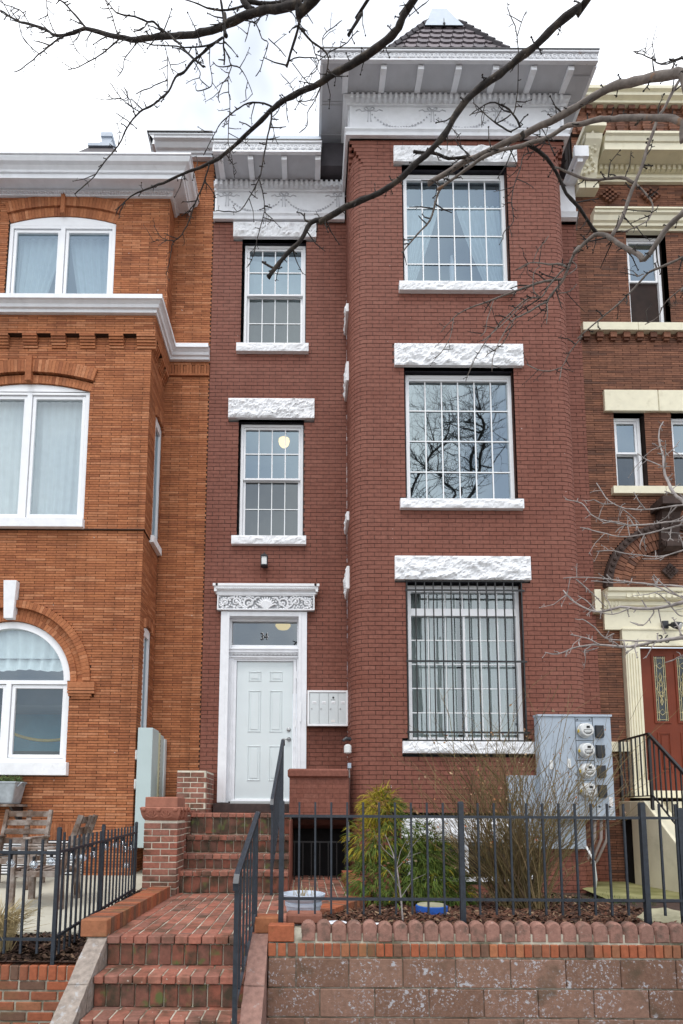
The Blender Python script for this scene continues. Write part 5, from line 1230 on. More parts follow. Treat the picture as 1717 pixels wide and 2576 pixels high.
for (a, b) in ((1.29, 1.365), (.645, .74)): G().tube([(-1.917, 4.37, a), (-1.919, 6.36, b)], .014, 4).build('rail', 'iron', fl)
h1 = thing('handrail', 'dark iron handrail standing on the lower brick steps', 'handrail', (-.45, 4.1, .22))
def sq(p, q, w, name, t, m='iron'): return G().tube([p, q], w * 1.414, 4).build(name, m, t)
sq((-.455, 3.77, .215), (-.455, 3.77, 1.13), .0155, 'post', h1); sq((-.400, 4.55, .66), (-.400, 4.55, 1.58), .0155, 'post', h1)
g = G(); g.tube([(-.458, 3.74, 1.10), (-.458, 3.73, 1.14), (-.457, 3.76, 1.185), (-.397, 4.60, 1.592), (-.395, 4.66, 1.592)], [.026] * 5, 4); g.build('handrail_bar', 'iron', h1)
for i in range(1, 6):
    t = i / 6; sq((-.455 + .055 * t, 3.77 + .78 * t, .36 + .42 * t), (-.455 + .055 * t, 3.77 + .78 * t, 1.17 + .40 * t), .0075, 'baluster', h1)
G().tube([(-.455, 3.77, .34), (-.40, 4.55, .80)], .013, 4).build('bottom_rail', 'iron', h1)
h2 = thing('handrail', 'dark iron handrail beside the upper steps below the door', 'handrail', (-.38, 6.6, .66))
sq((-.392, 6.52, .655), (-.392, 6.52, 1.66), .0155, 'post', h2); sq((-.325, 7.62, 1.58), (-.325, 7.62, 2.57), .0155, 'post', h2)
G().tube([(-.395, 6.46, 1.64), (-.395, 6.45, 1.68), (-.394, 6.49, 1.74), (-.326, 7.60, 2.575), (-.322, 7.68, 2.58), (-.322, 7.70, 2.52)], .028, 4).build('handrail_bar', 'iron', h2)
for i in range(1, 9):
    t = i / 9; sq((-.392 + .067 * t, 6.52 + 1.1 * t, .92 + .86 * t), (-.392 + .067 * t, 6.52 + 1.1 * t, 1.74 + .84 * t), .0075, 'baluster', h2)
G().tube([(-.392, 6.52, .90), (-.325, 7.62, 1.75)], .013, 4).build('bottom_rail', 'iron', h2)
# ---------------------------------------------------------------- things on the houses
ln_ = thing('wall_lantern', 'small black wall lantern with frosted glass above the white door', 'lantern', (-.697, 8.74, 5.6))
G().box(-.735, -.66, 8.70, 8.752, 5.57, 5.70).build('back_plate', 'plastic_black', ln_)
g = G(); g.prism([(-.752, 8.58), (-.642, 8.58), (-.642, 8.68), (-.752, 8.68)], 'z', 5.545, 5.565); g.prism([(-.757, 5.70), (-.637, 5.70), (-.672, 5.735), (-.722, 5.735)], 'y', 8.575, 8.685)
for x in (-.75, -.654): g.box(x, x + .01, 8.58, 8.59, 5.56, 5.70); g.box(x, x + .01, 8.67, 8.68, 5.56, 5.70)
g.lathe([(.022, 5.735), (.026, 5.75), (.006, 5.765), (.010, 5.775), (.002, 5.79)], (-.697, 8.63, 0), 10); g.box(-.71, -.685, 8.67, 8.72, 5.62, 5.64); g.build('lantern_frame', 'plastic_black', ln_)
G().box(-.738, -.656, 8.588, 8.672, 5.567, 5.698).build('lantern_glass', 'meter_white', ln_)
mb = thing('mailbox_unit', 'pale grey bank of four wall mailboxes right of the white door', 'mailbox', (.33, 8.7, 2.95))
G().box(.02, .645, 8.62, 8.75, 2.945, 3.495).build('cabinet', 'mailbox', mb, bevel=.004)
g = G(); frame4(g, .012, .652, 2.937, 3.503, .032, 8.59, 8.63); g.build('rim', 'white_vinyl', mb)
for i in range(4):
    x0 = .05 + i * .149; d_ = G().cbox(x0 + .002, x0 + .146, 8.602, 8.622, 2.972, 3.468, .003).build('door', 'mailbox', mb)
    g = G(); g.box(x0 + .045, x0 + .10, 8.594, 8.603, 3.31, 3.325); g.box(x0 + .04, x0 + .105, 8.5985, 8.603, 3.293, 3.33); g.build('name_slot', 'white_vinyl', d_)
    G().lathe([(.012, 8.603), (.012, 8.594), (.004, 8.592)], (x0 + .03, 0, 3.213), 10, 'y').build('lock', 'steel', d_)
    if i == 2:
        G().lathe([(.016, 8.603), (.016, 8.597)], (x0 + .07, 0, 3.39), 14, 'y').build('peephole', 'print_ink', d_)
        G().box(x0 + .03, x0 + .10, 8.5995, 8.602, 3.352, 3.357).build('print_line', 'print_ink', d_); G().box(x0 + .035, x0 + .1, 8.5995, 8.602, 3.0, 3.035).build('sticker', 'white_ink', d_)
# meter cabinet
mc = thing('meter_cabinet', 'blue grey cabinet with four round electric meters at the bay corner', 'electric meters', (3.76, 7.8, 1.5))
G().box(3.25, 4.27, 7.725, 7.86, 1.52, 2.965).build('cabinet', 'meter_grey', mc, bevel=.004)
G().prism([(7.70, 2.955), (7.87, 2.962), (7.87, 2.995), (7.70, 2.985)], 'x', 3.24, 4.28).build('rain_hood', 'flashing', mc)
G().cbox(3.26, 3.765, 7.715, 7.73, 1.53, 2.95, .004).build('cover_panel', 'meter_grey', mc)
g = G()
for x in (3.7685, 4.0115): g.box(x - .003, x + .003, 7.718, 7.726, 1.53, 2.95)
for z in (2.617, 2.337, 2.06, 1.79, 2.893): g.box(3.772, 4.008, 7.7155, 7.72, z - .003, z + .003)
g.build('panel_seams', 'print_ink', mc, kind='stuff')  # dark strips stand in for the shade in the panel gaps
G().cbox(4.015, 4.26, 7.716, 7.73, 1.53, 2.95, .004).build('cover_panel', 'meter_grey', mc)
for z, x in ((2.31, 3.38), (2.33, 3.63)): g = G(); g.cbox(x, x + .05, 7.70, 7.717, z - .1, z + .03, .004); g.box(x + .005, x + .045, 7.698, 7.703, z - .1, z - .085); g.build('latch', 'meter_white', mc)
for i, z in enumerate((2.756, 2.478, 2.195, 1.925)):
    G().cbox(3.772, 4.008, 7.717, 7.73, z - .137, z + .137, .003).build('meter_panel', 'meter_grey', mc)
    g = G(); g.lathe([(.101, 7.722), (.101, 7.70), (.093, 7.695), (.093, 7.62), (.082, 7.605), (.004, 7.603)], (3.885, 0, z), 28, 'y'); mt = g.build('electric_meter', 'meter_white', mc, smooth=False)
    G().lathe([(.104, 7.716), (.107, 7.708), (.104, 7.70)], (3.885, 0, z), 28, 'y').build('collar', 'steel', mt)
    G().box(3.868, 3.912, 7.598, 7.604, z + .022, z + .055).build('display', 'print_ink', mt)
    g = G(); g.box(3.83, 3.94, 7.5995, 7.604, z - .004, z + .002); g.box(3.855, 3.925, 7.5995, 7.604, z - .035, z - .031); g.box(3.86, 3.91, 7.5995, 7.604, z - .045, z - .042)
    for a in lin(math.pi * 1.1, math.pi * 1.9, 12): g.box(3.885 + .058 * math.cos(a) - .006, 3.885 + .058 * math.cos(a) + .006, 7.5995, 7.604, z + .058 * math.sin(a) - .003, z + .058 * math.sin(a) + .003)
    g.build('dial_print', 'print_ink', mt)
    G().cbox(3.786, 3.806, 7.66, 7.70, z - .03, z + .012, .003).build('seal_tag', 'yellow_tag', mt)
    g = G(); zb = z - .012; g.prism([(4.035, zb + .09), (4.05, zb + .085), (4.13, zb + .085), (4.145, zb + .09), (4.15, zb - .06), (4.135, zb - .09), (4.05, zb - .09), (4.035, zb - .06)], 'y', 7.672, 7.718); b_ = g.build('breaker_cover', 'plastic_black', mc, bevel=.006)
    G().box(4.04, 4.146, 7.668, 7.673, zb - .052, zb - .046).build('lid_seam', 'print_ink', b_)
g = G()
for x in (4.05, 4.19): g.lathe([(.014, 7.717), (.014, 7.708), (.004, 7.706)], (x, 0, 1.70), 10, 'y')
for x in (3.80, 3.97): g.lathe([(.008, 7.717), (.008, 7.71)], (x, 0, 2.915), 8, 'y')
g.build('knob', 'print_ink', mc)
g = G()
for i in range(5): g.box(4.03, 4.055, 7.712, 7.717, 1.58 + i * .022, 1.588 + i * .022); g.box(4.19, 4.235, 7.712, 7.717, 1.58 + i * .022, 1.588 + i * .022)
g.box(4.19, 4.24, 7.7135, 7.7165, 1.70, 1.83); g.build('printed_label', 'white_ink', mc)
lc = thing('utility_box', 'second blue grey metal box low on the bay behind the rose bush', 'utility box', (3.39, 7.9, 1.1))
G().box(2.86, 3.92, 7.862, 7.95, 1.11, 2.135).build('cabinet', 'meter_grey', lc, bevel=.006)
for k, (x, o) in enumerate(((4.02, 0), (4.11, .05), (4.19, .10))):
    G().tube([(x, 7.80, 1.52), (x + .01, 7.85, 1.25), (x - .03 - o * .3, 8.0, .95), (x - .12 - o * .4, 8.15, .72), (x - .2, 8.2, .55)], .020, 8).build('conduit', 'conduit', mc, smooth=True)
G().tube([(3.90, 7.84, 1.15), (3.98, 7.8, .95), (4.03, 7.86, .7), (4.02, 7.9, .48)], .016, 8).build('conduit', 'meter_white', lc, smooth=True)
gu = thing('meter_cabinet', 'tall pale grey meter cabinet on the side of the orange bay', 'electric meters', (-2.32, 8.0, 1.08))
G().box(-2.43, -2.215, 7.95, 8.28, 1.085, 2.80).build('cabinet', 'pale_green_grey', gu, bevel=.008)
G().box(-2.43, -2.205, 8.285, 8.36, 1.09, 2.775).build('gutter_strip', 'pale_yellow', gu)
G().box(-2.43, -2.215, 8.365, 8.58, 1.09, 2.76).build('cabinet', 'pale_green_grey', gu, bevel=.006)
G().box(-2.43, -2.195, 8.585, 8.70, 1.09, 2.72).build('cabinet', 'mailbox', gu, bevel=.006)
g = G()
for i in range(20): g.box(-2.206, -2.2035, 8.345, 8.358, 1.3 + i * .07, 1.34 + i * .07)
g.build('perforations', 'print_ink', gu)
for z in (2.42, 2.0): G().cbox(-2.475, -2.43, 7.955, 8.02, z - .09, z + .06, .018).build('meter_dome', 'meter_white', gu)
# security light bulb in the hall window, lamp over the transom
lp = thing('ceiling_lamp', 'glowing yellow globe lamp inside the middle left window', 'lamp', (-.42, 9.6, 8.62))
g = G(); g.lathe([(.001, -.10), (.05, -.088), (.085, -.045), (.10, .01), (.095, .035)], (-0.44, 9.55, 8.345), 20); g.build('globe', 'lamp_glow', lp, smooth=True)
g = G(); g.lathe([(.03, .036), (.11, .038), (.12, .05), (.03, .10), (.02, .6)], (-0.44, 9.55, 8.345), 20); g.build('fitting', 'steel', lp)
hl = G().lathe([(.001, -.07), (.10, -.05), (.14, .0), (.14, .02)], (-.44, 9.9, 4.985), 20); tag(hl.build('hall_lamp', 'hall_glow', smooth=True), 'yellow hall lamp glimpsed at the top of the door transom', 'lamp')
curtain(drape(1.56, 2.15, 9.9, 11.6, 8.22, 6, .03, xb0=1.54, xb1=1.63), 'net', 'white net curtain drawn left in the top bay window')
curtain(drape(2.42, 3.14, 9.9, 11.6, 8.22, 8, .03, xb0=2.98, xb1=3.3), 'net', 'white net curtain drawn right in the top bay window')
g = G(); g.lathe([(.03, 9.6), (.05, 9.9), (.03, 10.0), (.05, 10.08), (.03, 10.16), (.055, 10.22), (.03, 10.3), (.035, 10.5), (.05, 10.75), (.03, 10.9), (.02, 11.0)], (2.42, 8.5, 0), 12); tag(g.build('turned_post', 'white_trim', smooth=True), 'pale turned post standing between the top bay curtains', 'bedpost')
curtain(drape(1.56, 2.28, 2.7, 4.95, 8.26, 11, .03), 'sheer', 'left sheer curtain behind the barred bay window')
curtain(drape(2.42, 3.12, 2.7, 4.95, 8.26, 11, .03), 'sheer', 'right sheer curtain behind the barred bay window')
curtain(drape(-1.1, -.1, 9.62, 11.4, 8.98, 5, .015), 'sheer', 'plain pale blind behind both sashes of the narrow window above the door, top floor')

# ---------------------------------------------------------------- furniture and pots
def chair():
    t = thing('garden_chair', '', 'chair', (0, 0, 0), 'wooden armchairs on the paved seating area')
    def part(n, g): return g.build(n, 'wood', t, local=True)
    for x in (-.28, .28):
        g = G(); g.cbox(x - .03, x + .03, -.29, -.23, 0, .60, .005); part('leg', g)
        g = G(); g.prism([(.20, 0), (.26, 0), (.25, .38), (.42, .95), (.37, .96), (.19, .40)], 'x', x - .022, x + .022); part('leg', g)
        g = G(); g.cbox(x - .045, x + .045, -.33, .30, .60, .625, .006); part('armrest', g)
        g = G(); g.cbox(x - .015, x + .015, -.23, .22, .32, .38, .004); part('seat_rail', g)
    for i in range(6): g = G(); g.cbox(-.255, .255, -.27 + i * .082, -.205 + i * .082, .385 - i * .008, .407 - i * .008, .004); part('seat_slat', g)
    for i in range(4):
        z = .52 + i * .115; y = .235 + (z - .4) * .30
        g = G(); g.cbox(-.26, .26, y - .012, y + .012, z, z + .075, .004); part('back_slat', g)
    g = G(); g.cbox(-.03, .03, .26, .285, .42, .6, .004)
    g.prism([(.245, .42), (.27, .42), (.43, .95), (.405, .955)], 'x', -.03, .03); part('back_slat', g)
    g = G(); g.cbox(-.27, .27, -.275, -.25, .30, .375, .004); part('apron', g)
    return t
ca = chair(); ca['label'] = 'weathered wooden armchair facing the street in front of the white slats'
ca.location = (-3.68, 7.12, .655); ca.rotation_euler = (0, 0, R(4))
cb = ca.copy(); COL.objects.link(cb)
for ch in ca.children: c = ch.copy(); COL.objects.link(c); c.parent = cb
cb['label'] = 'weathered wooden armchair turned sideways close behind the iron fence'
cb.location = (-2.78, 6.12, .605); cb.rotation_euler = (0, 0, R(-84))
tb = thing('tub_planter', 'galvanised metal tub with rolled rim below the arched window', 'planter', (-4.3, 7.75, 1.69))
g = G(); g.add([(-4.75, 7.64, 1.69), (-4.02, 7.64, 1.69), (-4.02, 7.88, 1.69), (-4.75, 7.88, 1.69), (-4.80, 7.60, 1.98), (-3.965, 7.60, 1.98), (-3.965, 7.9, 1.98), (-4.80, 7.9, 1.98)], [(0, 3, 2, 1), (0, 1, 5, 4), (1, 2, 6, 5), (2, 3, 7, 6), (3, 0, 4, 7)]); g.build('tub', 'galvanised', tb, bevel=.02)
g = G(); g.tube([(-4.80, 7.6, 1.985), (-3.965, 7.6, 1.985), (-3.965, 7.9, 1.985)], .012, 6); g.tube([(-3.97, 7.66, 1.93), (-3.93, 7.7, 1.99), (-3.93, 7.8, 1.99), (-3.97, 7.84, 1.93)], .008, 6); g.build('rim', 'galvanised', tb)
G().box(-4.85, -3.95, 7.58, 7.93, 1.655, 1.688).build('shelf', 'wood', tb)
g = G()
for x in (-4.6, -4.05): g.prism([(7.92, 1.40), (7.94, 1.40), (7.94, 1.655), (7.62, 1.655)], 'x', x, x + .03)
g.build('shelf_bracket', 'plastic_black', tb)
g = G()
for _ in range(260):
    x, y = random.uniform(-4.75, -3.99), random.uniform(7.62, 7.86); h = random.uniform(.04, .14)
    g.tube([(x, y, 1.95), (x + random.uniform(-.04, .04), y + random.uniform(-.04, .03), 1.96 + h * .6), (x + random.uniform(-.07, .07), y + random.uniform(-.06, .04), 1.96 + h)], [.006, .008, .002], 3)
tag(g.build('trailing_plant', 'herb'), 'low green plant growing in the galvanised tub', 'plant')
pt = thing('flower_pot', 'round blue white glazed flower pot with dead stalks behind the fence post', 'flower pot', (-.02, 4.87, .66))
g = G(); g.lathe([(.115, .662), (.125, .67), (.148, .80), (.152, .815), (.158, .82), (.158, .845), (.152, .85), (.175, .875), (.186, .90), (.188, .915), (.172, .918), (.160, .895), (.15, .87), (.001, .868)], (-.018, 4.88, 0), 36); g.build('pot_body', 'pot_glaze', pt, smooth=False)
g = G(); g.lathe([(.15, .872), (.08, .88), (.001, .884)], (-.018, 4.88, 0), 20); g.build('potting_soil', 'soil', pt)
g = G()
for _ in range(26): a, r_ = random.uniform(0, 6.28), random.uniform(0, .11); x, y = -.018 + r_ * math.cos(a), 4.88 + r_ * math.sin(a); g.tube([(x, y, .88), (x + random.uniform(-.03, .03), y, .9 + random.uniform(.01, .09))], .0022, 3)
g.build('dead_stalks', 'straw', pt)
g = G(); g.cbox(-.155, .135, 4.56, 4.74, .715, .80, .018); tag(g.build('coping_stone', 'sandstone'), 'loose reddish stone block in front of the blue white pot', 'stone')
dk = G().lathe([(.145, 0), (.15, .01), (.15, .075), (.14, .08)], (1.20, 5.42, .655), 24); o = tag(dk.build('garden_disc', 'blue_paint'), 'round blue sided disc lying in the right mulch bed', 'disc'); G().lathe([(.138, .081), (.135, .087), (.001, .09)], (1.20, 5.42, .655), 24).build('disc_top', 'disc_top', o)
def boulder(name, m, c, s_, label, cat):
    bm = bmesh.new(); bmesh.ops.create_icosphere(bm, subdivisions=3, radius=1)
    for v in bm.verts: d = 1 + .28 * noise.noise(v.co * 1.6 + Vector(c)) + .1 * noise.noise(v.co * 4); v.co = Vector((v.co.x * s_[0] * d + c[0], v.co.y * s_[1] * d + c[1], v.co.z * s_[2] * d + c[2]))
    me = bpy.data.meshes.new(name); bm.to_mesh(me); bm.free(); me.materials.append(MATS[m]); o = bpy.data.objects.new(name, me); COL.objects.link(o); return tag(o, label, cat)
boulder('rock', 'rock', (3.08, 4.86, .70), (.22, .18, .10), 'pale yellowish rock at the right end of the mulch bed', 'rock')
boulder('rock', 'rock', (2.62, 7.3, .55), (.12, .10, .08), 'small grey rock at the foot of the bay under the rose bush', 'rock')
for k, (x, y, sx) in enumerate(((.24, 4.55, .085), (.55, 4.47, .06))): boulder('snow_patch', 'snow', (x, y, .735), (sx, .05, .016), ('larger scrap of white snow behind the scalloped edging', 'smaller scrap of white snow behind the scalloped edging')[k], 'snow')
# string of round bulbs on the left fence
sl = thing('string_lights', 'string of clear round bulbs strung along the left iron fence', 'string lights', (-1.95, 5.0, 1.3))
pts = [(-2.9, 4.40, 1.20), (-2.28, 4.40, 1.27), (-1.95, 4.42, 1.28)] + [(-1.945, 4.5 + i * .2, 1.29 + .007 * i - .02 * (i % 2)) for i in range(10)]
G().tube(pts, .006, 5).build('wire', 'plastic_black', sl)
for (x, y, z) in [(-2.30, 4.41, 1.20), (-2.12, 4.41, 1.19), (-1.99, 4.42, 1.215), (-1.955, 4.72, 1.225), (-1.955, 4.95, 1.20), (-1.955, 5.2, 1.21), (-1.95, 5.5, 1.255), (-1.95, 5.78, 1.26), (-1.95, 6.0, 1.26), (-1.95, 6.1, 1.20), (-1.95, 6.15, 1.02), (-1.95, 6.3, 1.2)]:
    g = G(); g.lathe([(.001, -.034), (.02, -.028), (.032, -.008), (.033, .006), (.022, .026), (.012, .034)], (x, y, z), 14); b_ = g.build('bulb', 'bulb_glass', sl, smooth=True)
    G().lathe([(.012, .030), (.013, .06), (.006, .068)], (x, y, z), 8).build('socket', 'plastic_black', b_); G().lathe([(.003, -.014), (.005, 0), (.003, .03)], (x, y, z), 6).build('filament', 'meter_white', b_)

# ---------------------------------------------------------------- plants
tf = G()
for _ in range(420):
    a = random.uniform(0, 6.28); r_ = random.uniform(0, .11); l = random.uniform(.25, .46); x, y = -2.46 + r_ * math.cos(a), 4.56 + r_ * .8 * math.sin(a); o_ = random.uniform(.05, .30)
    tf.tube([(x, y, .48), (x + o_ * .35 * math.cos(a), y + o_ * .35 * math.sin(a), .48 + l * .7), (x + o_ * math.cos(a), y + o_ * math.sin(a), .48 + l * random.uniform(.6, 1.0))], [.003, .0028, .001], 3, cap=False)
tag(tf.build('dry_grass_tuft', 'straw'), 'tuft of dry straw coloured grass at the left edge', 'grass tuft')
# drooping conifer
cf = thing('conifer_shrub', 'drooping gold and green thread leaf conifer beside the steps', 'shrub', (1.10, 6.25, .6))
G().tube([(1.10, 6.25, .55), (1.08, 6.25, 1.0), (1.0, 6.22, 1.45), (.92, 6.2, 1.8)], [.035, .03, .02, .006], 7).build('trunk', 'bark', cf)
gr, gd = G(), G()
def spray(g, p, d, ln, n):
    p = Vector(p); d = Vector(d)
    for k in range(n):
        q = p.copy(); v = d.copy() + Vector((random.uniform(-.5, .5), random.uniform(-.5, .5), random.uniform(-.2, .3))); v.normalize(); pts = [tuple(q)]
        st_ = ln * random.uniform(.6, 1.2) / 3
        for j in range(3): v = (v + Vector((0, 0, -.38))).normalized(); q = q + v * st_; pts.append(tuple(q))
        w = random.uniform(.0035, .0065); vs = []
        s_ = Vector((random.uniform(-1, 1), random.uniform(-.5, .5), random.uniform(-.3, .3))).normalized()
        for j, c in enumerate(pts): e = s_ * w * (1 - j * .28); vs += [tuple(Vector(c) - e), tuple(Vector(c) + e)]
        g.add(vs, [(0, 1, 3, 2), (2, 3, 5, 4), (4, 5, 7, 6)])
LOBES = [(.84, 6.2, 1.62, .20), (.74, 6.15, 1.28, .27), (.98, 6.2, 1.38, .30), (1.30, 6.25, 1.15, .33), (1.08, 6.2, .98, .42), (1.45, 6.25, .84, .30), (.72, 6.1, .90, .26), (1.05, 6.1, .72, .45), (1.55, 6.2, .74, .28), (1.35, 6.15, .98, .36), (1.5, 6.2, .62, .28)]
for _ in range(2900):
    lx, ly, lz, lr = random.choice(LOBES); a = random.uniform(0, 6.28); e = random.uniform(-1, 1); rr = lr * (.45 + .6 * random.random() ** .5)
    d = Vector((math.cos(a) * math.sqrt(1 - e * e), .7 * math.sin(a) * math.sqrt(1 - e * e), e)); p = Vector((lx, ly, lz)) + d * rr
    if p.z < .60: continue
    gold = (p.x < .96 + random.uniform(-.25, .10) and p.z > 1.15 + random.uniform(-.12, .40)) or random.random() < .03
    spray(gd if gold else gr, p, d + Vector((0, -.2, .1)), random.uniform(.07, .15), 6)
for k in range(26): spray(gd, (.84 + random.uniform(-.16, .16), 6.2, 1.72 + random.uniform(-.1, .17)), (random.uniform(-1, 1), -.3, .5), .18, 6)
gr.build('green_sprays', 'conifer', cf, kind='stuff'); gd.build('golden_sprays', 'conifer_gold', cf, kind='stuff')
# rose bush of thin bare canes
rb = thing('rose_bush', 'big bare rose bush of thin brown canes in front of the meter cabinets', 'bush', (2.28, 5.95, .6))
cg_, lf = G(), []
def cane(p, v, ln, r0, depth):
    p = Vector(p); v = Vector(v).normalized(); n = 6 if depth == 0 else 4; pts = [tuple(p)]; rr = [r0]; bend = Vector((random.uniform(-.16, .16), random.uniform(-.08, .08), .02))
    for i in range(n):
        v = (v + bend + Vector((random.uniform(-.13, .13), random.uniform(-.1, .1), random.uniform(-.06, .06)))).normalized(); p = p + v * ln / n; pts.append(tuple(p)); rr.append(r0 * (1 - .7 * (i + 1) / n))
        if depth < 2 and i > 0 and random.random() < (.7 if depth == 0 else .5):
            s_ = (v + Vector((random.uniform(-.8, .8), random.uniform(-.6, .4), random.uniform(-.1, .5)))).normalized(); cane(p, s_, ln * random.uniform(.25, .5), r0 * .6, depth + 1)
    cg_.tube(pts, rr, 4 if depth == 0 else 3, cap=False)
    if random.random() < .16: lf.append((Vector(pts[-1]), random.random() < .35))
for _ in range(225):
    a = random.uniform(0, 6.28); r_ = .26 * random.random() ** .5; le = random.uniform(-1.35, 1.05) if random.random() < .8 else random.uniform(-.5, .5)
    cane((2.25 + r_ * math.cos(a), 5.9 + r_ * math.sin(a), .57), (le * .62, random.uniform(-.25, .25), 1), random.uniform(.75, 1.75) * (1.08 - .18 * abs(le)), random.uniform(.004, .0088), 0)
cg_.build('canes', 'rose_cane', rb, kind='stuff')
g = G()
for (p, big) in lf:
    s_ = random.uniform(.009, .016) if not big else random.uniform(.013, .022); a = Vector((random.uniform(-1, 1), random.uniform(-1, 1), random.uniform(-1, 1))).normalized() * s_; b = a.cross(Vector((random.uniform(-1, 1), 1, random.uniform(-1, 1)))).normalized() * s_ * .6
    g.add([tuple(p - a), tuple(p + b), tuple(p + a), tuple(p - b)], [(0, 1, 2, 3)])
g.build('dry_leaves', 'dry_leaf', rb, kind='stuff')
sp_ = thing('sapling', 'thin pale bare sapling with a few red leaves behind the fence', 'sapling', (.81, 4.78, .7))
g = G(); stem = [(.815, 4.76, .66), (.80, 4.77, .9), (.772, 4.78, 1.14), (.74, 4.8, 1.27), (.68, 4.82, 1.42)]; g.tube(stem, [.009, .0075, .006, .0045, .002], 5)
for p, q, r_ in (((.772, 4.78, 1.14), (.86, 4.76, 1.24), (.97, 4.74, 1.28)), ((.75, 4.79, 1.22), (.66, 4.77, 1.30), (.58, 4.75, 1.42)), ((.77, 4.78, 1.16), (.80, 4.77, 1.28), (.86, 4.74, 1.40)), ((.79, 4.77, .98), (.70, 4.75, 1.12), (.62, 4.74, 1.18)), ((.8, 4.77, .9), (.90, 4.75, 1.05), (1.0, 4.73, 1.1)), ((.86, 4.76, 1.24), (.90, 4.75, 1.33), (.96, 4.75, 1.4))): g.tube([p, q, r_], [.004, .003, .0012], 4)
g.build('stem', 'pale_bark', sp_)
for (x, z) in ((.66, 1.17), (.69, 1.19), (.85, 1.22), (.88, 1.22), (.92, 1.21), (.82, 1.20), (.60, 1.41)): g = G(); a = random.uniform(-.6, .6); g.add([(x - .016, 4.73, z), (x, 4.725, z + .009), (x + .016, 4.73, z + a * .01), (x, 4.735, z - .012)], [(0, 1, 2, 3)]); g.build('leaf', 'dry_leaf', sp_)
gg = G()
for _ in range(320):
    y = random.uniform(6.2, 7.3); x = random.uniform(1.9, 3.9); gg.tube([(x, y, bedz(y)), (x + random.uniform(-.04, .04), y + random.uniform(-.04, .04), bedz(y) + random.uniform(.02, .08))], [.004, .001], 3, cap=False)
gw = gg.build('grass_weeds', 'herb'); gw['kind'] = 'stuff'
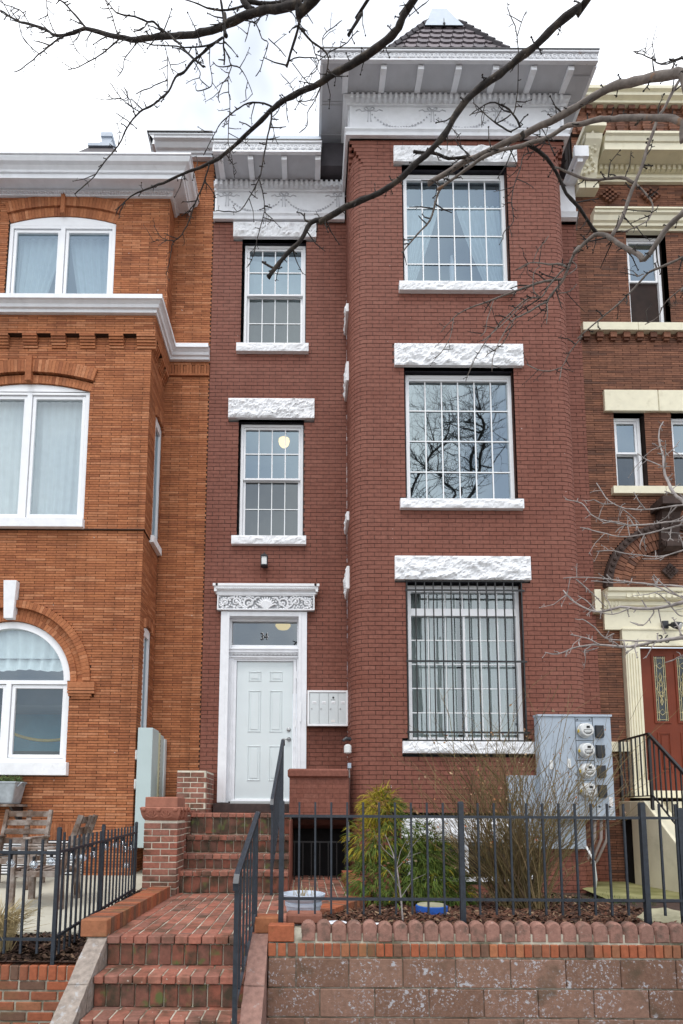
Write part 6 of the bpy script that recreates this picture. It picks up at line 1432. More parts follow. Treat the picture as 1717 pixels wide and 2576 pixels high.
BRANCHES = [
(1,1,[(0.028,3.5,7.585,0.035),(-0.085,3.548,7.629,0.034),(-0.218,3.603,7.68,0.0328),(-0.384,3.668,7.761,0.0314),(-0.507,3.715,7.803,0.0303),(-0.643,3.77,7.823,0.029),(-0.702,3.795,7.825,0.0284),(-0.842,3.847,7.865,0.027),(-0.996,3.901,7.919,0.0256),(-1.262,3.99,8.049,0.0231),(-1.466,4.057,8.123,0.0212),(-1.648,4.114,8.24,0.0195),(-1.857,4.179,8.397,0.0175),(-1.993,4.22,8.496,0.0162),(-2.105,4.255,8.508,0.015),(-2.229,4.293,8.54,0.0138),(-2.322,4.319,8.588,0.0129),(-2.397,4.343,8.672,0.012),(-2.52,4.379,8.777,0.0108),(-2.692,4.427,8.895,0.0091),(-2.768,4.449,8.967,0.0083),(-2.94,4.5,9.147,0.0064)]),
(1,0,[(-2.229,4.293,8.528,0.0077),(-2.373,4.268,8.34,0.0059),(-2.489,4.246,8.177,0.0043),(-2.546,4.236,8.099,0.0036),(-2.602,4.228,8.058,0.003)]),
(1,0,[(-1.647,4.114,8.216,0.0065),(-1.75,4.126,8.131,0.0056),(-1.855,4.137,8.061,0.0047),(-1.998,4.151,7.995,0.0036),(-2.095,4.16,7.98,0.003)]),
(1,0,[(-1.993,4.22,8.507,0.0096),(-2.084,4.215,8.624,0.0083),(-2.195,4.21,8.751,0.0067),(-2.254,4.208,8.781,0.006)]),
(1,0,[(-2.3,4.313,8.589,0.0055),(-2.363,4.327,8.726,0.0049),(-2.407,4.341,8.877,0.0043),(-2.432,4.354,9.029,0.0037)]),
(1,0,[(-1.657,4.114,8.243,0.0065),(-1.724,4.14,8.49,0.0054),(-1.778,4.155,8.626,0.0048),(-1.808,4.164,8.709,0.0045)]),
(1,0,[(-1.222,3.979,8.055,0.0091),(-1.297,3.946,8.117,0.008),(-1.347,3.932,8.094,0.0075),(-1.446,3.902,8.096,0.0065),(-1.559,3.869,8.067,0.0055),(-1.599,3.855,8.079,0.005),(-1.661,3.825,8.132,0.0041)]),
(1,0,[(-1.347,3.932,8.089,0.0051),(-1.381,3.91,7.985,0.0046),(-1.44,3.89,7.93,0.0042)]),
(1,0,[(-2.606,4.403,8.856,0.005),(-2.693,4.434,9.02,0.0047),(-2.793,4.46,9.116,0.0044),(-2.892,4.483,9.185,0.0041),(-2.958,4.501,9.263,0.0039)]),
(1,0,[(-1.457,4.057,8.115,0.0046),(-1.505,4.046,8.012,0.004),(-1.561,4.034,7.897,0.0034),(-1.564,4.026,7.799,0.0029),(-1.606,4.016,7.693,0.0023)]),
(1,0,[(-0.701,3.801,7.738,0.0068),(-0.798,3.785,7.641,0.0063),(-0.958,3.762,7.582,0.0056),(-1.081,3.744,7.566,0.005),(-1.177,3.73,7.55,0.0046),(-1.233,3.721,7.539,0.0044),(-1.315,3.709,7.553,0.004)]),
(1,0,[(-2.715,4.433,8.904,0.0041),(-2.706,4.482,8.836,0.0038),(-2.661,4.52,8.801,0.0036),(-2.577,4.572,8.777,0.0033)]),
(1,0,[(-2.149,4.269,8.497,0.004),(-2.096,4.274,8.379,0.0034),(-2.055,4.276,8.321,0.0031)]),
(1,0,[(-0.716,3.763,8.033,0.0108),(-0.698,3.811,7.939,0.0097),(-0.698,3.856,7.848,0.0087),(-0.705,3.885,7.785,0.0081),(-0.698,3.909,7.734,0.0075),(-0.705,3.931,7.686,0.007)]),
(1,0,[(-0.682,3.77,7.904,0.0215),(-0.679,3.773,7.843,0.0199),(-0.68,3.776,7.772,0.0179),(-0.665,3.778,7.712,0.0162)]),
(1,0,[(-0.697,3.801,7.738,0.0114),(-0.766,3.808,7.694,0.011),(-0.803,3.811,7.667,0.0108),(-0.933,3.824,7.557,0.01),(-1.007,3.833,7.463,0.0094),(-1.072,3.839,7.428,0.009),(-1.126,3.849,7.313,0.0084),(-1.2,3.856,7.249,0.008),(-1.199,3.857,7.24,0.0079),(-1.269,3.863,7.194,0.0075),(-1.356,3.871,7.154,0.007),(-1.434,3.88,7.062,0.0064),(-1.485,3.888,6.964,0.0059),(-1.527,3.895,6.875,0.0054),(-1.609,3.905,6.779,0.0048),(-1.681,3.914,6.682,0.0042),(-1.715,3.919,6.629,0.0039),(-1.819,3.93,6.534,0.0032),(-1.871,3.935,6.491,0.0028)]),
(1,0,[(-1.356,3.871,7.154,0.0044),(-1.438,3.85,7.184,0.0038),(-1.495,3.834,7.22,0.0034),(-1.558,3.82,7.199,0.003),(-1.59,3.809,7.227,0.0027)]),
(1,0,[(-1.495,3.834,7.22,0.0036),(-1.556,3.849,7.326,0.0029),(-1.588,3.857,7.388,0.0025)]),
(1,0,[(-1.438,3.85,7.184,0.0036),(-1.469,3.885,7.349,0.0029),(-1.509,3.904,7.433,0.0025)]),
(1,0,[(-1.434,3.88,7.062,0.0039),(-1.462,3.883,7.096,0.0034),(-1.555,3.891,7.172,0.0022)]),
(1,0,[(-1.14,3.844,7.401,0.0038),(-1.243,3.869,7.398,0.0033),(-1.28,3.879,7.387,0.003),(-1.355,3.897,7.388,0.0026),(-1.412,3.912,7.374,0.0022)]),
(1,0,[(-0.924,3.823,7.565,0.0082),(-1.026,3.848,7.713,0.0082),(-1.131,3.873,7.862,0.0083),(-1.235,3.895,7.975,0.0083)]),
(1,0,[(-0.933,3.824,7.573,0.0076),(-0.882,3.809,7.512,0.007),(-0.842,3.796,7.455,0.0065)]),
(1,0,[(-0.705,3.885,7.785,0.0061),(-0.669,3.907,7.731,0.0055),(-0.642,3.927,7.675,0.0049),(-0.578,3.945,7.68,0.0044),(-0.513,3.978,7.598,0.0034),(-0.476,4.006,7.518,0.0026)]),
(1,0,[(-0.642,3.927,7.675,0.0045),(-0.75,3.941,7.684,0.0038),(-0.8,3.949,7.74,0.0034)]),
(1,0,[(-0.642,3.927,7.664,0.0045),(-0.667,3.919,7.53,0.0042),(-0.647,3.907,7.327,0.0038),(-0.647,3.896,7.15,0.0034),(-0.649,3.882,6.917,0.003),(-0.639,3.878,6.856,0.0028),(-0.611,3.869,6.725,0.0026),(-0.587,3.858,6.548,0.0022)]),
(1,0,[(-0.669,3.927,7.564,0.0034),(-0.711,3.906,7.467,0.003),(-0.735,3.875,7.301,0.0024),(-0.718,3.861,7.227,0.0022)]),
(1,0,[(-0.513,3.978,7.598,0.0034),(-0.534,4.004,7.548,0.0028),(-0.531,4.028,7.499,0.0023)]),
(1,0,[(-0.799,3.811,7.666,0.0044),(-0.796,3.817,7.504,0.0038),(-0.775,3.822,7.373,0.0033),(-0.797,3.825,7.312,0.003),(-0.89,3.829,7.286,0.0026),(-0.909,3.831,7.326,0.0025)]),
(1,0,[(-0.923,3.824,7.546,0.0036),(-0.879,3.846,7.483,0.003),(-0.881,3.859,7.438,0.0027),(-0.809,3.882,7.397,0.0022)]),
(1,0,[(-1.239,3.979,8.009,0.004),(-1.201,4.033,7.914,0.0034),(-1.213,4.102,7.779,0.0027),(-1.223,4.128,7.726,0.0024)]),
(1,0,[(-1.176,3.968,7.812,0.0034),(-1.155,3.987,7.741,0.0028),(-1.128,4.001,7.696,0.0023)]),
(1,0,[(-0.512,3.722,7.766,0.0053),(-0.429,3.758,7.793,0.0049),(-0.386,3.805,7.736,0.0043),(-0.336,3.83,7.732,0.004),(-0.382,3.885,7.655,0.0033),(-0.407,3.915,7.613,0.0029),(-0.447,3.939,7.589,0.0025)]),
(1,0,[(-0.389,3.674,7.745,0.0042),(-0.393,3.673,7.701,0.0039),(-0.419,3.672,7.652,0.0034)]),
(1,0,[(-0.336,3.821,7.761,0.0033),(-0.267,3.848,7.729,0.0028),(-0.193,3.881,7.683,0.0022)]),
(1,0,[(-0.473,3.74,7.78,0.0032),(-0.49,3.742,7.686,0.0026),(-0.511,3.743,7.603,0.0021)]),
(1,0,[(-0.063,3.542,7.619,0.0126),(-0.085,3.605,7.549,0.0121),(-0.13,3.673,7.472,0.0114),(-0.185,3.748,7.385,0.0107)]),
(1,0,[(-0.085,3.613,7.527,0.0083),(0.013,3.667,7.485,0.0074),(0.095,3.703,7.479,0.0068),(0.141,3.733,7.444,0.0063),(0.125,3.783,7.361,0.0054)]),
(1,0,[(-0.155,3.582,7.625,0.0036),(-0.084,3.554,7.475,0.0031),(-0.013,3.523,7.314,0.0025)]),
(1,0,[(0.013,3.667,7.475,0.0047),(0.049,3.642,7.312,0.004),(0.063,3.634,7.257,0.0038),(0.041,3.617,7.15,0.0034),(-0.003,3.606,7.102,0.0031)]),
(1,0,[(-0.176,3.729,7.403,0.0048),(-0.085,3.714,7.422,0.0043),(0.05,3.693,7.38,0.0037)]),
(1,0,[(-0.139,3.729,7.393,0.0035),(-0.058,3.787,7.356,0.003),(0.007,3.828,7.333,0.0027)]),
(1,0,[(0.104,3.706,7.475,0.0032),(0.095,3.708,7.582,0.0029),(0.131,3.709,7.647,0.0026),(0.185,3.71,7.692,0.0024),(0.247,3.711,7.753,0.0021)]),
(1,0,[(0.141,3.718,7.472,0.0032),(0.241,3.736,7.554,0.0028),(0.372,3.764,7.739,0.0022)]),
(1,0,[(-0.532,3.709,7.945,0.0291),(-0.503,3.705,7.881,0.0268),(-0.451,3.698,7.812,0.0238)]),
(1,0,[(-0.493,3.697,7.901,0.0158),(-0.398,3.704,7.892,0.0148),(-0.271,3.713,7.913,0.0135),(-0.135,3.723,7.952,0.0121),(0.003,3.732,7.983,0.0107)]),
(1,0,[(-0.507,3.705,7.881,0.0093),(-0.598,3.702,7.839,0.0083),(-0.67,3.701,7.825,0.0075),(-0.77,3.698,7.831,0.0064),(-0.861,3.696,7.864,0.0054),(-0.934,3.694,7.892,0.0046),(-0.998,3.692,7.91,0.004)]),
(1,1,[(0.793,3.6,7.771,0.036),(0.731,3.657,7.744,0.0351),(0.693,3.71,7.702,0.0342),(0.635,3.757,7.68,0.0334),(0.513,3.829,7.674,0.032),(0.331,3.927,7.68,0.0301),(0.199,3.99,7.697,0.0288),(0.101,4.04,7.692,0.0277),(0.002,4.086,7.702,0.0267),(-0.042,4.105,7.711,0.0262),(-0.204,4.176,7.724,0.0246),(-0.317,4.231,7.709,0.0232),(-0.423,4.287,7.672,0.0218),(-0.585,4.369,7.62,0.0197),(-0.73,4.44,7.571,0.0178),(-0.9,4.512,7.545,0.0157),(-1.077,4.579,7.55,0.0138),(-1.189,4.619,7.556,0.0126),(-1.326,4.67,7.555,0.011),(-1.518,4.737,7.56,0.0089),(-1.736,4.813,7.558,0.0064),(-1.882,4.876,7.491,0.0043),(-1.909,4.9,7.447,0.0035)]),
(1,0,[(-0.317,4.231,7.721,0.0082),(-0.399,4.227,7.755,0.0076),(-0.541,4.22,7.745,0.0067),(-0.62,4.216,7.686,0.0062),(-0.699,4.211,7.609,0.0055),(-0.787,4.206,7.496,0.0047),(-0.852,4.199,7.337,0.0038),(-0.908,4.192,7.192,0.003)]),
(1,0,[(-0.333,4.238,7.708,0.0097),(-0.337,4.246,7.614,0.0092),(-0.367,4.258,7.479,0.0084),(-0.391,4.27,7.344,0.0076),(-0.42,4.285,7.167,0.0066),(-0.44,4.292,7.092,0.0062),(-0.498,4.303,6.974,0.0054),(-0.603,4.32,6.815,0.0043),(-0.7,4.329,6.819,0.0038),(-0.818,4.339,6.836,0.0031)]),
(1,0,[(-0.44,4.292,7.092,0.0061),(-0.408,4.305,6.988,0.0056),(-0.392,4.321,6.853,0.005),(-0.407,4.333,6.749,0.0045),(-0.454,4.354,6.583,0.0037),(-0.485,4.372,6.437,0.003),(-0.533,4.384,6.344,0.0025)]),
(1,0,[(-0.392,4.321,6.859,0.0037),(-0.361,4.332,6.867,0.0034),(-0.329,4.343,6.871,0.0031)]),
(1,0,[(-0.391,4.326,6.811,0.0037),(-0.36,4.334,6.786,0.0031),(-0.318,4.344,6.762,0.0025)]),
(1,0,[(-0.337,4.247,7.593,0.0046),(-0.313,4.281,7.535,0.0036),(-0.329,4.31,7.481,0.0028)]),
(1,0,[(-0.311,4.256,7.489,0.004),(-0.296,4.273,7.453,0.0033),(-0.276,4.286,7.426,0.0028)]),
(1,0,[(-0.925,4.521,7.532,0.0081),(-0.983,4.578,7.403,0.0074),(-1.058,4.631,7.289,0.0067),(-1.135,4.691,7.155,0.0059),(-1.211,4.737,7.054,0.0053),(-1.299,4.769,7.012,0.0048),(-1.328,4.805,6.922,0.0043),(-1.384,4.865,6.766,0.0035)]),
(1,0,[(-1.286,4.765,7.021,0.0048),(-1.421,4.786,7.056,0.0038),(-1.518,4.801,7.047,0.0031)]),
(1,0,[(-1.358,4.769,7.038,0.0041),(-1.425,4.757,7.062,0.0037),(-1.481,4.738,7.156,0.003)]),
(1,0,[(-1.108,4.661,7.222,0.004),(-1.144,4.673,7.21,0.0036),(-1.158,4.689,7.166,0.003)]),
(1,0,[(0.095,4.046,7.681,0.0052),(0.047,4.1,7.613,0.0044),(-0.022,4.153,7.553,0.0036),(-0.021,4.192,7.493,0.003),(-0.092,4.23,7.466,0.0024)]),
(1,0,[(-0.112,4.141,7.695,0.0041),(-0.102,4.155,7.67,0.0039),(-0.002,4.189,7.732,0.0033),(0.038,4.204,7.765,0.003)]),
(1,0,[(-0.203,4.176,7.712,0.0042),(-0.198,4.189,7.592,0.0031),(-0.182,4.197,7.523,0.0024)]),
(1,0,[(-0.255,4.197,7.719,0.0045),(-0.275,4.212,7.659,0.0038),(-0.336,4.23,7.614,0.003)]),
(1,0,[(0.76,3.671,7.723,0.0039),(0.823,3.657,7.766,0.0033),(0.911,3.638,7.82,0.0023)]),
(1,0,[(-0.132,4.141,7.729,0.0035),(-0.174,4.167,7.861,0.0031),(-0.258,4.202,8.018,0.0024)]),
(1,1,[(0.465,3.8,8.104,0.0163),(0.412,3.84,8.026,0.0153),(0.31,3.9,7.92,0.0139)]),
(1,1,[(1.878,3.2,7.096,0.0297),(1.824,3.224,7.063,0.0295),(1.684,3.278,7.001,0.029),(1.556,3.332,6.915,0.0284),(1.452,3.369,6.875,0.028),(1.347,3.409,6.819,0.0275),(1.178,3.467,6.749,0.0268),(1.069,3.512,6.657,0.0263),(0.991,3.556,6.54,0.0257),(0.895,3.595,6.455,0.0251),(0.762,3.641,6.374,0.0245),(0.662,3.677,6.301,0.024),(0.455,3.736,6.233,0.0231),(0.279,3.782,6.207,0.0223),(0.081,3.836,6.138,0.0215),(0.124,3.848,6.177,0.0213),(0.011,3.875,6.177,0.0208),(-0.064,3.91,6.068,0.0202),(-0.16,3.941,5.996,0.0196),(-0.237,3.967,5.928,0.0192),(-0.325,4,5.834,0.0186)]),
(1,0,[(0.02,3.871,6.183,0.0097),(-0.032,3.878,6.201,0.0083),(-0.037,3.884,6.267,0.0069)]),
(1,0,[(-0.276,3.98,5.893,0.0108),(-0.324,3.974,5.914,0.0097),(-0.372,3.968,5.939,0.0085)]),
(1,1,[(2.347,2.9,6.018,0.0311),(2.297,2.965,6.15,0.0308),(2.224,3.043,6.251,0.0303),(2.113,3.151,6.368,0.0297),(2.011,3.241,6.457,0.029),(1.893,3.351,6.506,0.0281),(1.776,3.453,6.538,0.0271),(1.622,3.57,6.584,0.0258),(1.513,3.649,6.611,0.0249),(1.338,3.764,6.654,0.0234),(1.167,3.872,6.679,0.0219),(0.961,4,6.681,0.02)]),
(1,1,[(2.368,3,5.798,0.0214),(2.332,3.041,5.909,0.0211),(2.281,3.085,6.007,0.0207),(2.227,3.122,6.06,0.0203),(2.114,3.198,6.166,0.0196),(2.03,3.251,6.231,0.019),(1.961,3.292,6.289,0.0185),(1.863,3.351,6.331,0.0178),(1.795,3.389,6.374,0.0174),(1.692,3.454,6.373,0.0165),(1.604,3.502,6.397,0.0159),(1.506,3.553,6.424,0.0152),(1.38,3.616,6.47,0.0143),(1.262,3.677,6.473,0.0133),(1.141,3.746,6.445,0.0122),(0.992,3.825,6.413,0.0109),(1.059,3.853,6.497,0.0105),(1.022,3.878,6.473,0.01),(0.994,3.922,6.402,0.0092),(0.966,3.971,6.32,0.0083),(0.875,4.027,6.258,0.0073),(0.806,4.07,6.207,0.0064),(0.76,4.1,6.169,0.0059)]),
(1,0,[(1.233,3.818,6.697,0.0136),(1.074,3.778,6.622,0.0126),(0.944,3.742,6.621,0.0116),(0.786,3.7,6.578,0.0106)]),
(1,0,[(1.267,3.805,6.663,0.0054),(1.213,3.835,6.77,0.0046),(1.159,3.87,6.907,0.0035),(1.208,3.894,7.009,0.0028)]),
(1,0,[(1.252,3.686,6.477,0.0053),(1.211,3.713,6.549,0.0042),(1.168,3.738,6.595,0.0032)]),
(1,0,[(1.555,3.6,6.655,0.0082),(1.511,3.577,6.708,0.0072),(1.428,3.549,6.753,0.0059),(1.306,3.518,6.742,0.0045),(1.196,3.487,6.634,0.0032),(1.141,3.471,6.568,0.0025)]),
(1,0,[(1.507,3.639,6.666,0.0062),(1.412,3.679,6.794,0.005),(1.327,3.721,6.955,0.0037),(1.263,3.753,7.083,0.0027)]),
(1,0,[(1.476,3.567,6.714,0.0051),(1.432,3.567,6.678,0.0047),(1.368,3.566,6.638,0.0041)]),
(1,0,[(1.497,3.57,6.723,0.0051),(1.511,3.556,6.782,0.0048),(1.519,3.518,6.946,0.004),(1.496,3.455,7.209,0.0028),(1.437,3.422,7.334,0.0022),(1.417,3.411,7.376,0.0019)]),
(1,0,[(1.5,3.455,7.209,0.003),(1.53,3.444,7.311,0.0024),(1.564,3.435,7.388,0.002)]),
(1,0,[(1.534,3.528,6.512,0.0176),(1.55,3.539,6.486,0.0137),(1.529,3.549,6.472,0.0101)]),
(1,0,[(1.576,3.521,6.4,0.0138),(1.689,3.561,6.377,0.0138),(1.747,3.584,6.35,0.0138),(1.839,3.63,6.274,0.0137),(1.911,3.674,6.192,0.0137),(2.036,3.724,6.126,0.0136),(2.191,3.795,6.002,0.0136)]),
(1,1,[(2.509,3.2,5.589,0.0251),(2.457,3.264,5.545,0.0239),(2.401,3.318,5.516,0.0229),(2.352,3.382,5.455,0.0216),(2.306,3.439,5.398,0.0203),(2.275,3.467,5.472,0.0197),(2.204,3.516,5.587,0.0185),(2.151,3.557,5.692,0.0176),(2.085,3.596,5.772,0.0166),(2.015,3.64,5.755,0.0155),(1.952,3.687,5.714,0.0143),(2.002,3.711,5.796,0.0137),(1.964,3.755,5.736,0.0125),(1.932,3.814,5.643,0.0109),(1.857,3.876,5.566,0.0091),(1.837,3.9,5.527,0.0084)]),
(1,0,[(2.151,3.557,5.692,0.0178),(2.223,3.528,5.821,0.0167),(2.277,3.496,5.983,0.0154),(2.3,3.484,6.04,0.015),(2.353,3.454,6.184,0.0139),(2.426,3.404,6.43,0.012),(2.488,3.379,6.537,0.0112),(2.556,3.35,6.666,0.0101),(2.602,3.333,6.733,0.0095)]),
(1,0,[(2.3,3.484,6.045,0.0112),(2.215,3.502,6.113,0.0106),(2.118,3.52,6.125,0.0099),(2.003,3.541,6.146,0.0092),(1.897,3.562,6.219,0.0084),(1.791,3.583,6.298,0.0077)]),
(1,0,[(2.309,3.484,6.035,0.0075),(2.349,3.457,5.935,0.0066),(2.375,3.426,5.808,0.0056),(2.332,3.397,5.675,0.0046),(2.25,3.371,5.586,0.0038),(2.089,3.325,5.474,0.0024)]),
(1,0,[(1.795,3.584,6.393,0.0051),(1.756,3.624,6.617,0.0037),(1.723,3.646,6.734,0.0029),(1.747,3.654,6.778,0.0026)]),
(1,0,[(1.605,3.509,6.328,0.0045),(1.529,3.503,6.285,0.0042),(1.498,3.496,6.167,0.0039),(1.441,3.486,6.005,0.0034),(1.421,3.478,5.875,0.003),(1.424,3.468,5.717,0.0025),(1.354,3.461,5.627,0.0022),(1.344,3.457,5.565,0.002)]),
(1,0,[(1.938,3.777,5.698,0.0086),(1.9,3.797,5.748,0.0078),(1.831,3.829,5.777,0.0066),(1.712,3.881,5.849,0.0045),(1.626,3.922,5.836,0.0028)]),
(1,0,[(1.921,3.821,5.644,0.0109),(1.813,3.863,5.672,0.01),(1.638,3.932,5.67,0.0085),(1.484,3.992,5.657,0.0071),(1.271,4.071,5.637,0.0052),(1.175,4.11,5.6,0.0042),(1.08,4.16,5.514,0.003)]),
(1,0,[(1.836,3.897,5.532,0.0084),(1.651,3.912,5.435,0.0067),(1.58,3.917,5.4,0.0061),(1.494,3.928,5.268,0.0048),(1.421,3.94,5.106,0.0035),(1.413,3.948,4.989,0.0025)]),
(1,0,[(1.924,3.791,5.698,0.0081),(1.83,3.842,5.61,0.0074),(1.783,3.873,5.547,0.007),(1.696,3.902,5.568,0.0066),(1.594,3.946,5.507,0.006),(1.492,3.993,5.425,0.0053),(1.402,4.041,5.324,0.0045),(1.312,4.1,5.182,0.0036),(1.269,4.141,5.07,0.003)]),
(1,0,[(1.465,4.002,5.651,0.0043),(1.413,3.991,5.502,0.0036),(1.384,3.981,5.364,0.0029),(1.337,3.976,5.312,0.0026)]),
(1,0,[(1.837,3.9,5.527,0.005),(1.828,3.881,5.429,0.004),(1.806,3.856,5.304,0.0028)]),
(1,0,[(1.175,4.11,5.6,0.0035),(1.147,4.133,5.44,0.003),(1.074,4.153,5.325,0.0026),(1.015,4.163,5.284,0.0024)]),
(1,0,[(1.731,3.875,5.842,0.0039),(1.757,3.845,5.913,0.0032),(1.804,3.817,5.961,0.0025),(1.827,3.801,5.991,0.0022)]),
(1,0,[(1.783,3.873,5.547,0.0039),(1.722,3.86,5.581,0.0035),(1.717,3.836,5.713,0.0026),(1.77,3.822,5.761,0.0022)]),
(1,0,[(1.734,3.891,5.565,0.0039),(1.645,3.89,5.501,0.0036),(1.526,3.889,5.373,0.0031),(1.393,3.888,5.246,0.0025),(1.32,3.887,5.183,0.0022)]),
(1,0,[(1.712,3.881,5.849,0.0036),(1.657,3.892,5.82,0.0029),(1.602,3.901,5.805,0.0022)]),
(1,0,[(1.907,3.86,5.566,0.0039),(1.984,3.842,5.564,0.003),(2.035,3.826,5.61,0.0022)]),
(1,0,[(1.964,3.755,5.736,0.0038),(1.992,3.734,5.652,0.003),(1.906,3.707,5.561,0.0021)]),
(1,0,[(1.58,3.917,5.392,0.0034),(1.527,3.981,5.27,0.0028),(1.425,4.032,5.219,0.0024),(1.4,4.046,5.2,0.0023)]),
(1,1,[(2.482,3.2,5.196,0.0091),(2.429,3.254,5.211,0.0088),(2.375,3.307,5.222,0.0085),(2.295,3.379,5.242,0.008),(2.265,3.416,5.225,0.0078),(2.194,3.507,5.174,0.0071),(2.106,3.595,5.133,0.0065),(2.032,3.664,5.1,0.0059),(1.968,3.724,5.065,0.0054),(2.011,3.741,5.098,0.0053),(1.947,3.815,5.03,0.0046),(1.914,3.871,4.964,0.0041),(1.803,3.937,4.989,0.0035),(1.703,4,5.098,0.0029)]),
(1,0,[(1.914,3.871,4.964,0.0039),(1.884,3.862,4.842,0.0025)]),
(1,0,[(2.267,3.402,5.248,0.0034),(2.237,3.424,5.252,0.0026),(2.229,3.436,5.284,0.0022)]),
(1,1,[(2.375,3.1,4.885,0.0055),(2.361,3.182,4.917,0.005),(2.348,3.256,4.939,0.0045),(2.339,3.329,4.95,0.0039),(2.349,3.413,4.939,0.0032),(2.318,3.5,4.966,0.0025)]),
(1,1,[(2.522,3.1,6.508,0.0066),(2.506,3.225,6.667,0.0058),(2.475,3.379,6.858,0.0046),(2.457,3.491,7.092,0.0036),(2.43,3.6,7.314,0.0026)]),
(2,1,[(2.517,3.4,3.544,0.0121),(2.475,3.474,3.669,0.0108),(2.45,3.514,3.738,0.01),(2.449,3.592,3.919,0.0085),(2.493,3.662,4.102,0.0071),(2.512,3.72,4.254,0.0058),(2.552,3.769,4.389,0.0048),(2.603,3.8,4.47,0.0041)]),
(2,0,[(2.464,3.627,4.003,0.0041),(2.386,3.68,4.093,0.0031),(2.344,3.713,4.163,0.0024)]),
(2,0,[(2.499,3.662,4.102,0.0042),(2.573,3.659,4.17,0.0031),(2.614,3.657,4.224,0.0024)]),
(2,0,[(2.502,3.698,4.196,0.0042),(2.446,3.701,4.233,0.0024)]),
(2,1,[(2.521,3.4,3.601,0.0073),(2.469,3.469,3.634,0.0068),(2.39,3.564,3.669,0.006),(2.294,3.671,3.716,0.005),(2.223,3.746,3.778,0.0043),(2.165,3.823,3.893,0.0036),(2.146,3.9,4.055,0.0028)]),
(2,0,[(2.202,3.775,3.823,0.004),(2.126,3.782,3.819,0.0032),(2.059,3.789,3.858,0.0024)]),
(2,0,[(2.223,3.746,3.778,0.004),(2.31,3.766,3.721,0.0031),(2.369,3.78,3.673,0.0024)]),
(2,1,[(2.514,3.4,3.5,0.0073),(2.452,3.456,3.518,0.0069),(2.338,3.552,3.55,0.0061),(2.21,3.65,3.589,0.0052),(2.104,3.731,3.666,0.0045),(2.033,3.788,3.745,0.0039),(1.997,3.839,3.859,0.0034),(1.907,3.9,3.923,0.0028)]),
(2,0,[(2.21,3.65,3.589,0.0039),(2.143,3.663,3.622,0.0032),(2.048,3.679,3.617,0.0024)]),
(2,1,[(2.513,3.4,3.494,0.0073),(2.458,3.467,3.498,0.0068),(2.361,3.574,3.509,0.0059),(2.267,3.667,3.524,0.0051),(2.192,3.736,3.552,0.0044),(2.098,3.822,3.631,0.0036),(2.006,3.9,3.707,0.0028)]),
(2,0,[(2.377,3.56,3.496,0.0038),(2.471,3.571,3.496,0.0031),(2.566,3.583,3.489,0.0023)]),
(2,1,[(2.501,3.4,3.32,0.0061),(2.455,3.478,3.326,0.0056),(2.39,3.577,3.335,0.005),(2.329,3.657,3.373,0.0045),(2.242,3.765,3.444,0.0038),(2.179,3.837,3.499,0.0033),(2.12,3.9,3.523,0.0028)]),
(2,1,[(2.404,3.3,2.93,0.0153),(2.353,3.367,2.932,0.0143),(2.291,3.443,2.931,0.013),(2.206,3.536,2.953,0.0114),(2.115,3.629,3,0.0097),(2.006,3.732,3.004,0.0077),(1.914,3.824,3.099,0.0058),(1.863,3.9,3.225,0.0042)]),
(2,0,[(2.233,3.501,2.946,0.0055),(2.26,3.509,2.918,0.005),(2.196,3.53,2.837,0.0036),(2.122,3.546,2.868,0.0025)]),
(2,0,[(2.006,3.732,3.004,0.0053),(1.968,3.775,3.094,0.0039),(1.923,3.809,3.148,0.0027)]),
(2,0,[(2.162,3.583,2.982,0.0056),(2.042,3.594,2.935,0.004),(1.937,3.603,2.957,0.0026)]),
(2,0,[(2.314,3.424,2.93,0.0049),(2.359,3.425,2.875,0.0032),(2.389,3.426,2.864,0.0024)]),
(2,1,[(2.408,3.3,2.995,0.0071),(2.354,3.358,3.031,0.0066),(2.213,3.492,3.104,0.0056),(2.101,3.588,3.163,0.0047),(1.943,3.711,3.242,0.0036),(1.819,3.8,3.273,0.0027)]),
(2,0,[(1.888,3.756,3.245,0.0054),(2.006,3.791,3.168,0.0041),(2.127,3.83,3.075,0.0027)]),
(2,1,[(2.403,3.3,2.918,0.0059),(2.359,3.371,2.964,0.0055),(2.308,3.459,3.048,0.005),(2.242,3.557,3.138,0.0044),(2.114,3.699,3.198,0.0034),(2.015,3.8,3.254,0.0027)]),
(2,1,[(2.388,3.3,2.702,0.0153),(2.327,3.351,2.7,0.0143),(2.223,3.432,2.701,0.0125),(2.124,3.505,2.693,0.0108),(2.056,3.552,2.701,0.0097),(1.958,3.617,2.732,0.0081),(1.845,3.689,2.74,0.0063),(1.736,3.758,2.708,0.0044),(1.666,3.8,2.733,0.0033)]),
(2,0,[(2.223,3.432,2.701,0.0074),(2.067,3.408,2.693,0.006),(1.965,3.392,2.693,0.0051),(1.864,3.376,2.7,0.0042),(1.789,3.359,2.765,0.0033),(1.703,3.342,2.812,0.0024)]),
(2,0,[(1.958,3.617,2.732,0.0052),(1.869,3.607,2.773,0.004),(1.753,3.595,2.794,0.0026)]),
(2,0,[(2.124,3.505,2.687,0.0055),(2.084,3.543,2.655,0.0032),(2.104,3.554,2.677,0.0025)]),
(2,0,[(1.864,3.376,2.7,0.0039),(1.902,3.38,2.725,0.0029),(1.921,3.382,2.732,0.0024)]),
(2,0,[(1.91,3.644,2.734,0.0047),(1.862,3.652,2.697,0.0039),(1.97,3.664,2.727,0.0026)]),
(2,1,[(2.383,3.3,2.621,0.0047),(2.383,3.441,2.615,0.0038),(2.379,3.537,2.605,0.0031),(2.372,3.6,2.61,0.0026)]),
(2,0,[(2.308,3.415,2.932,0.0039),(2.232,3.383,2.98,0.003),(2.174,3.362,2.995,0.0024)])]
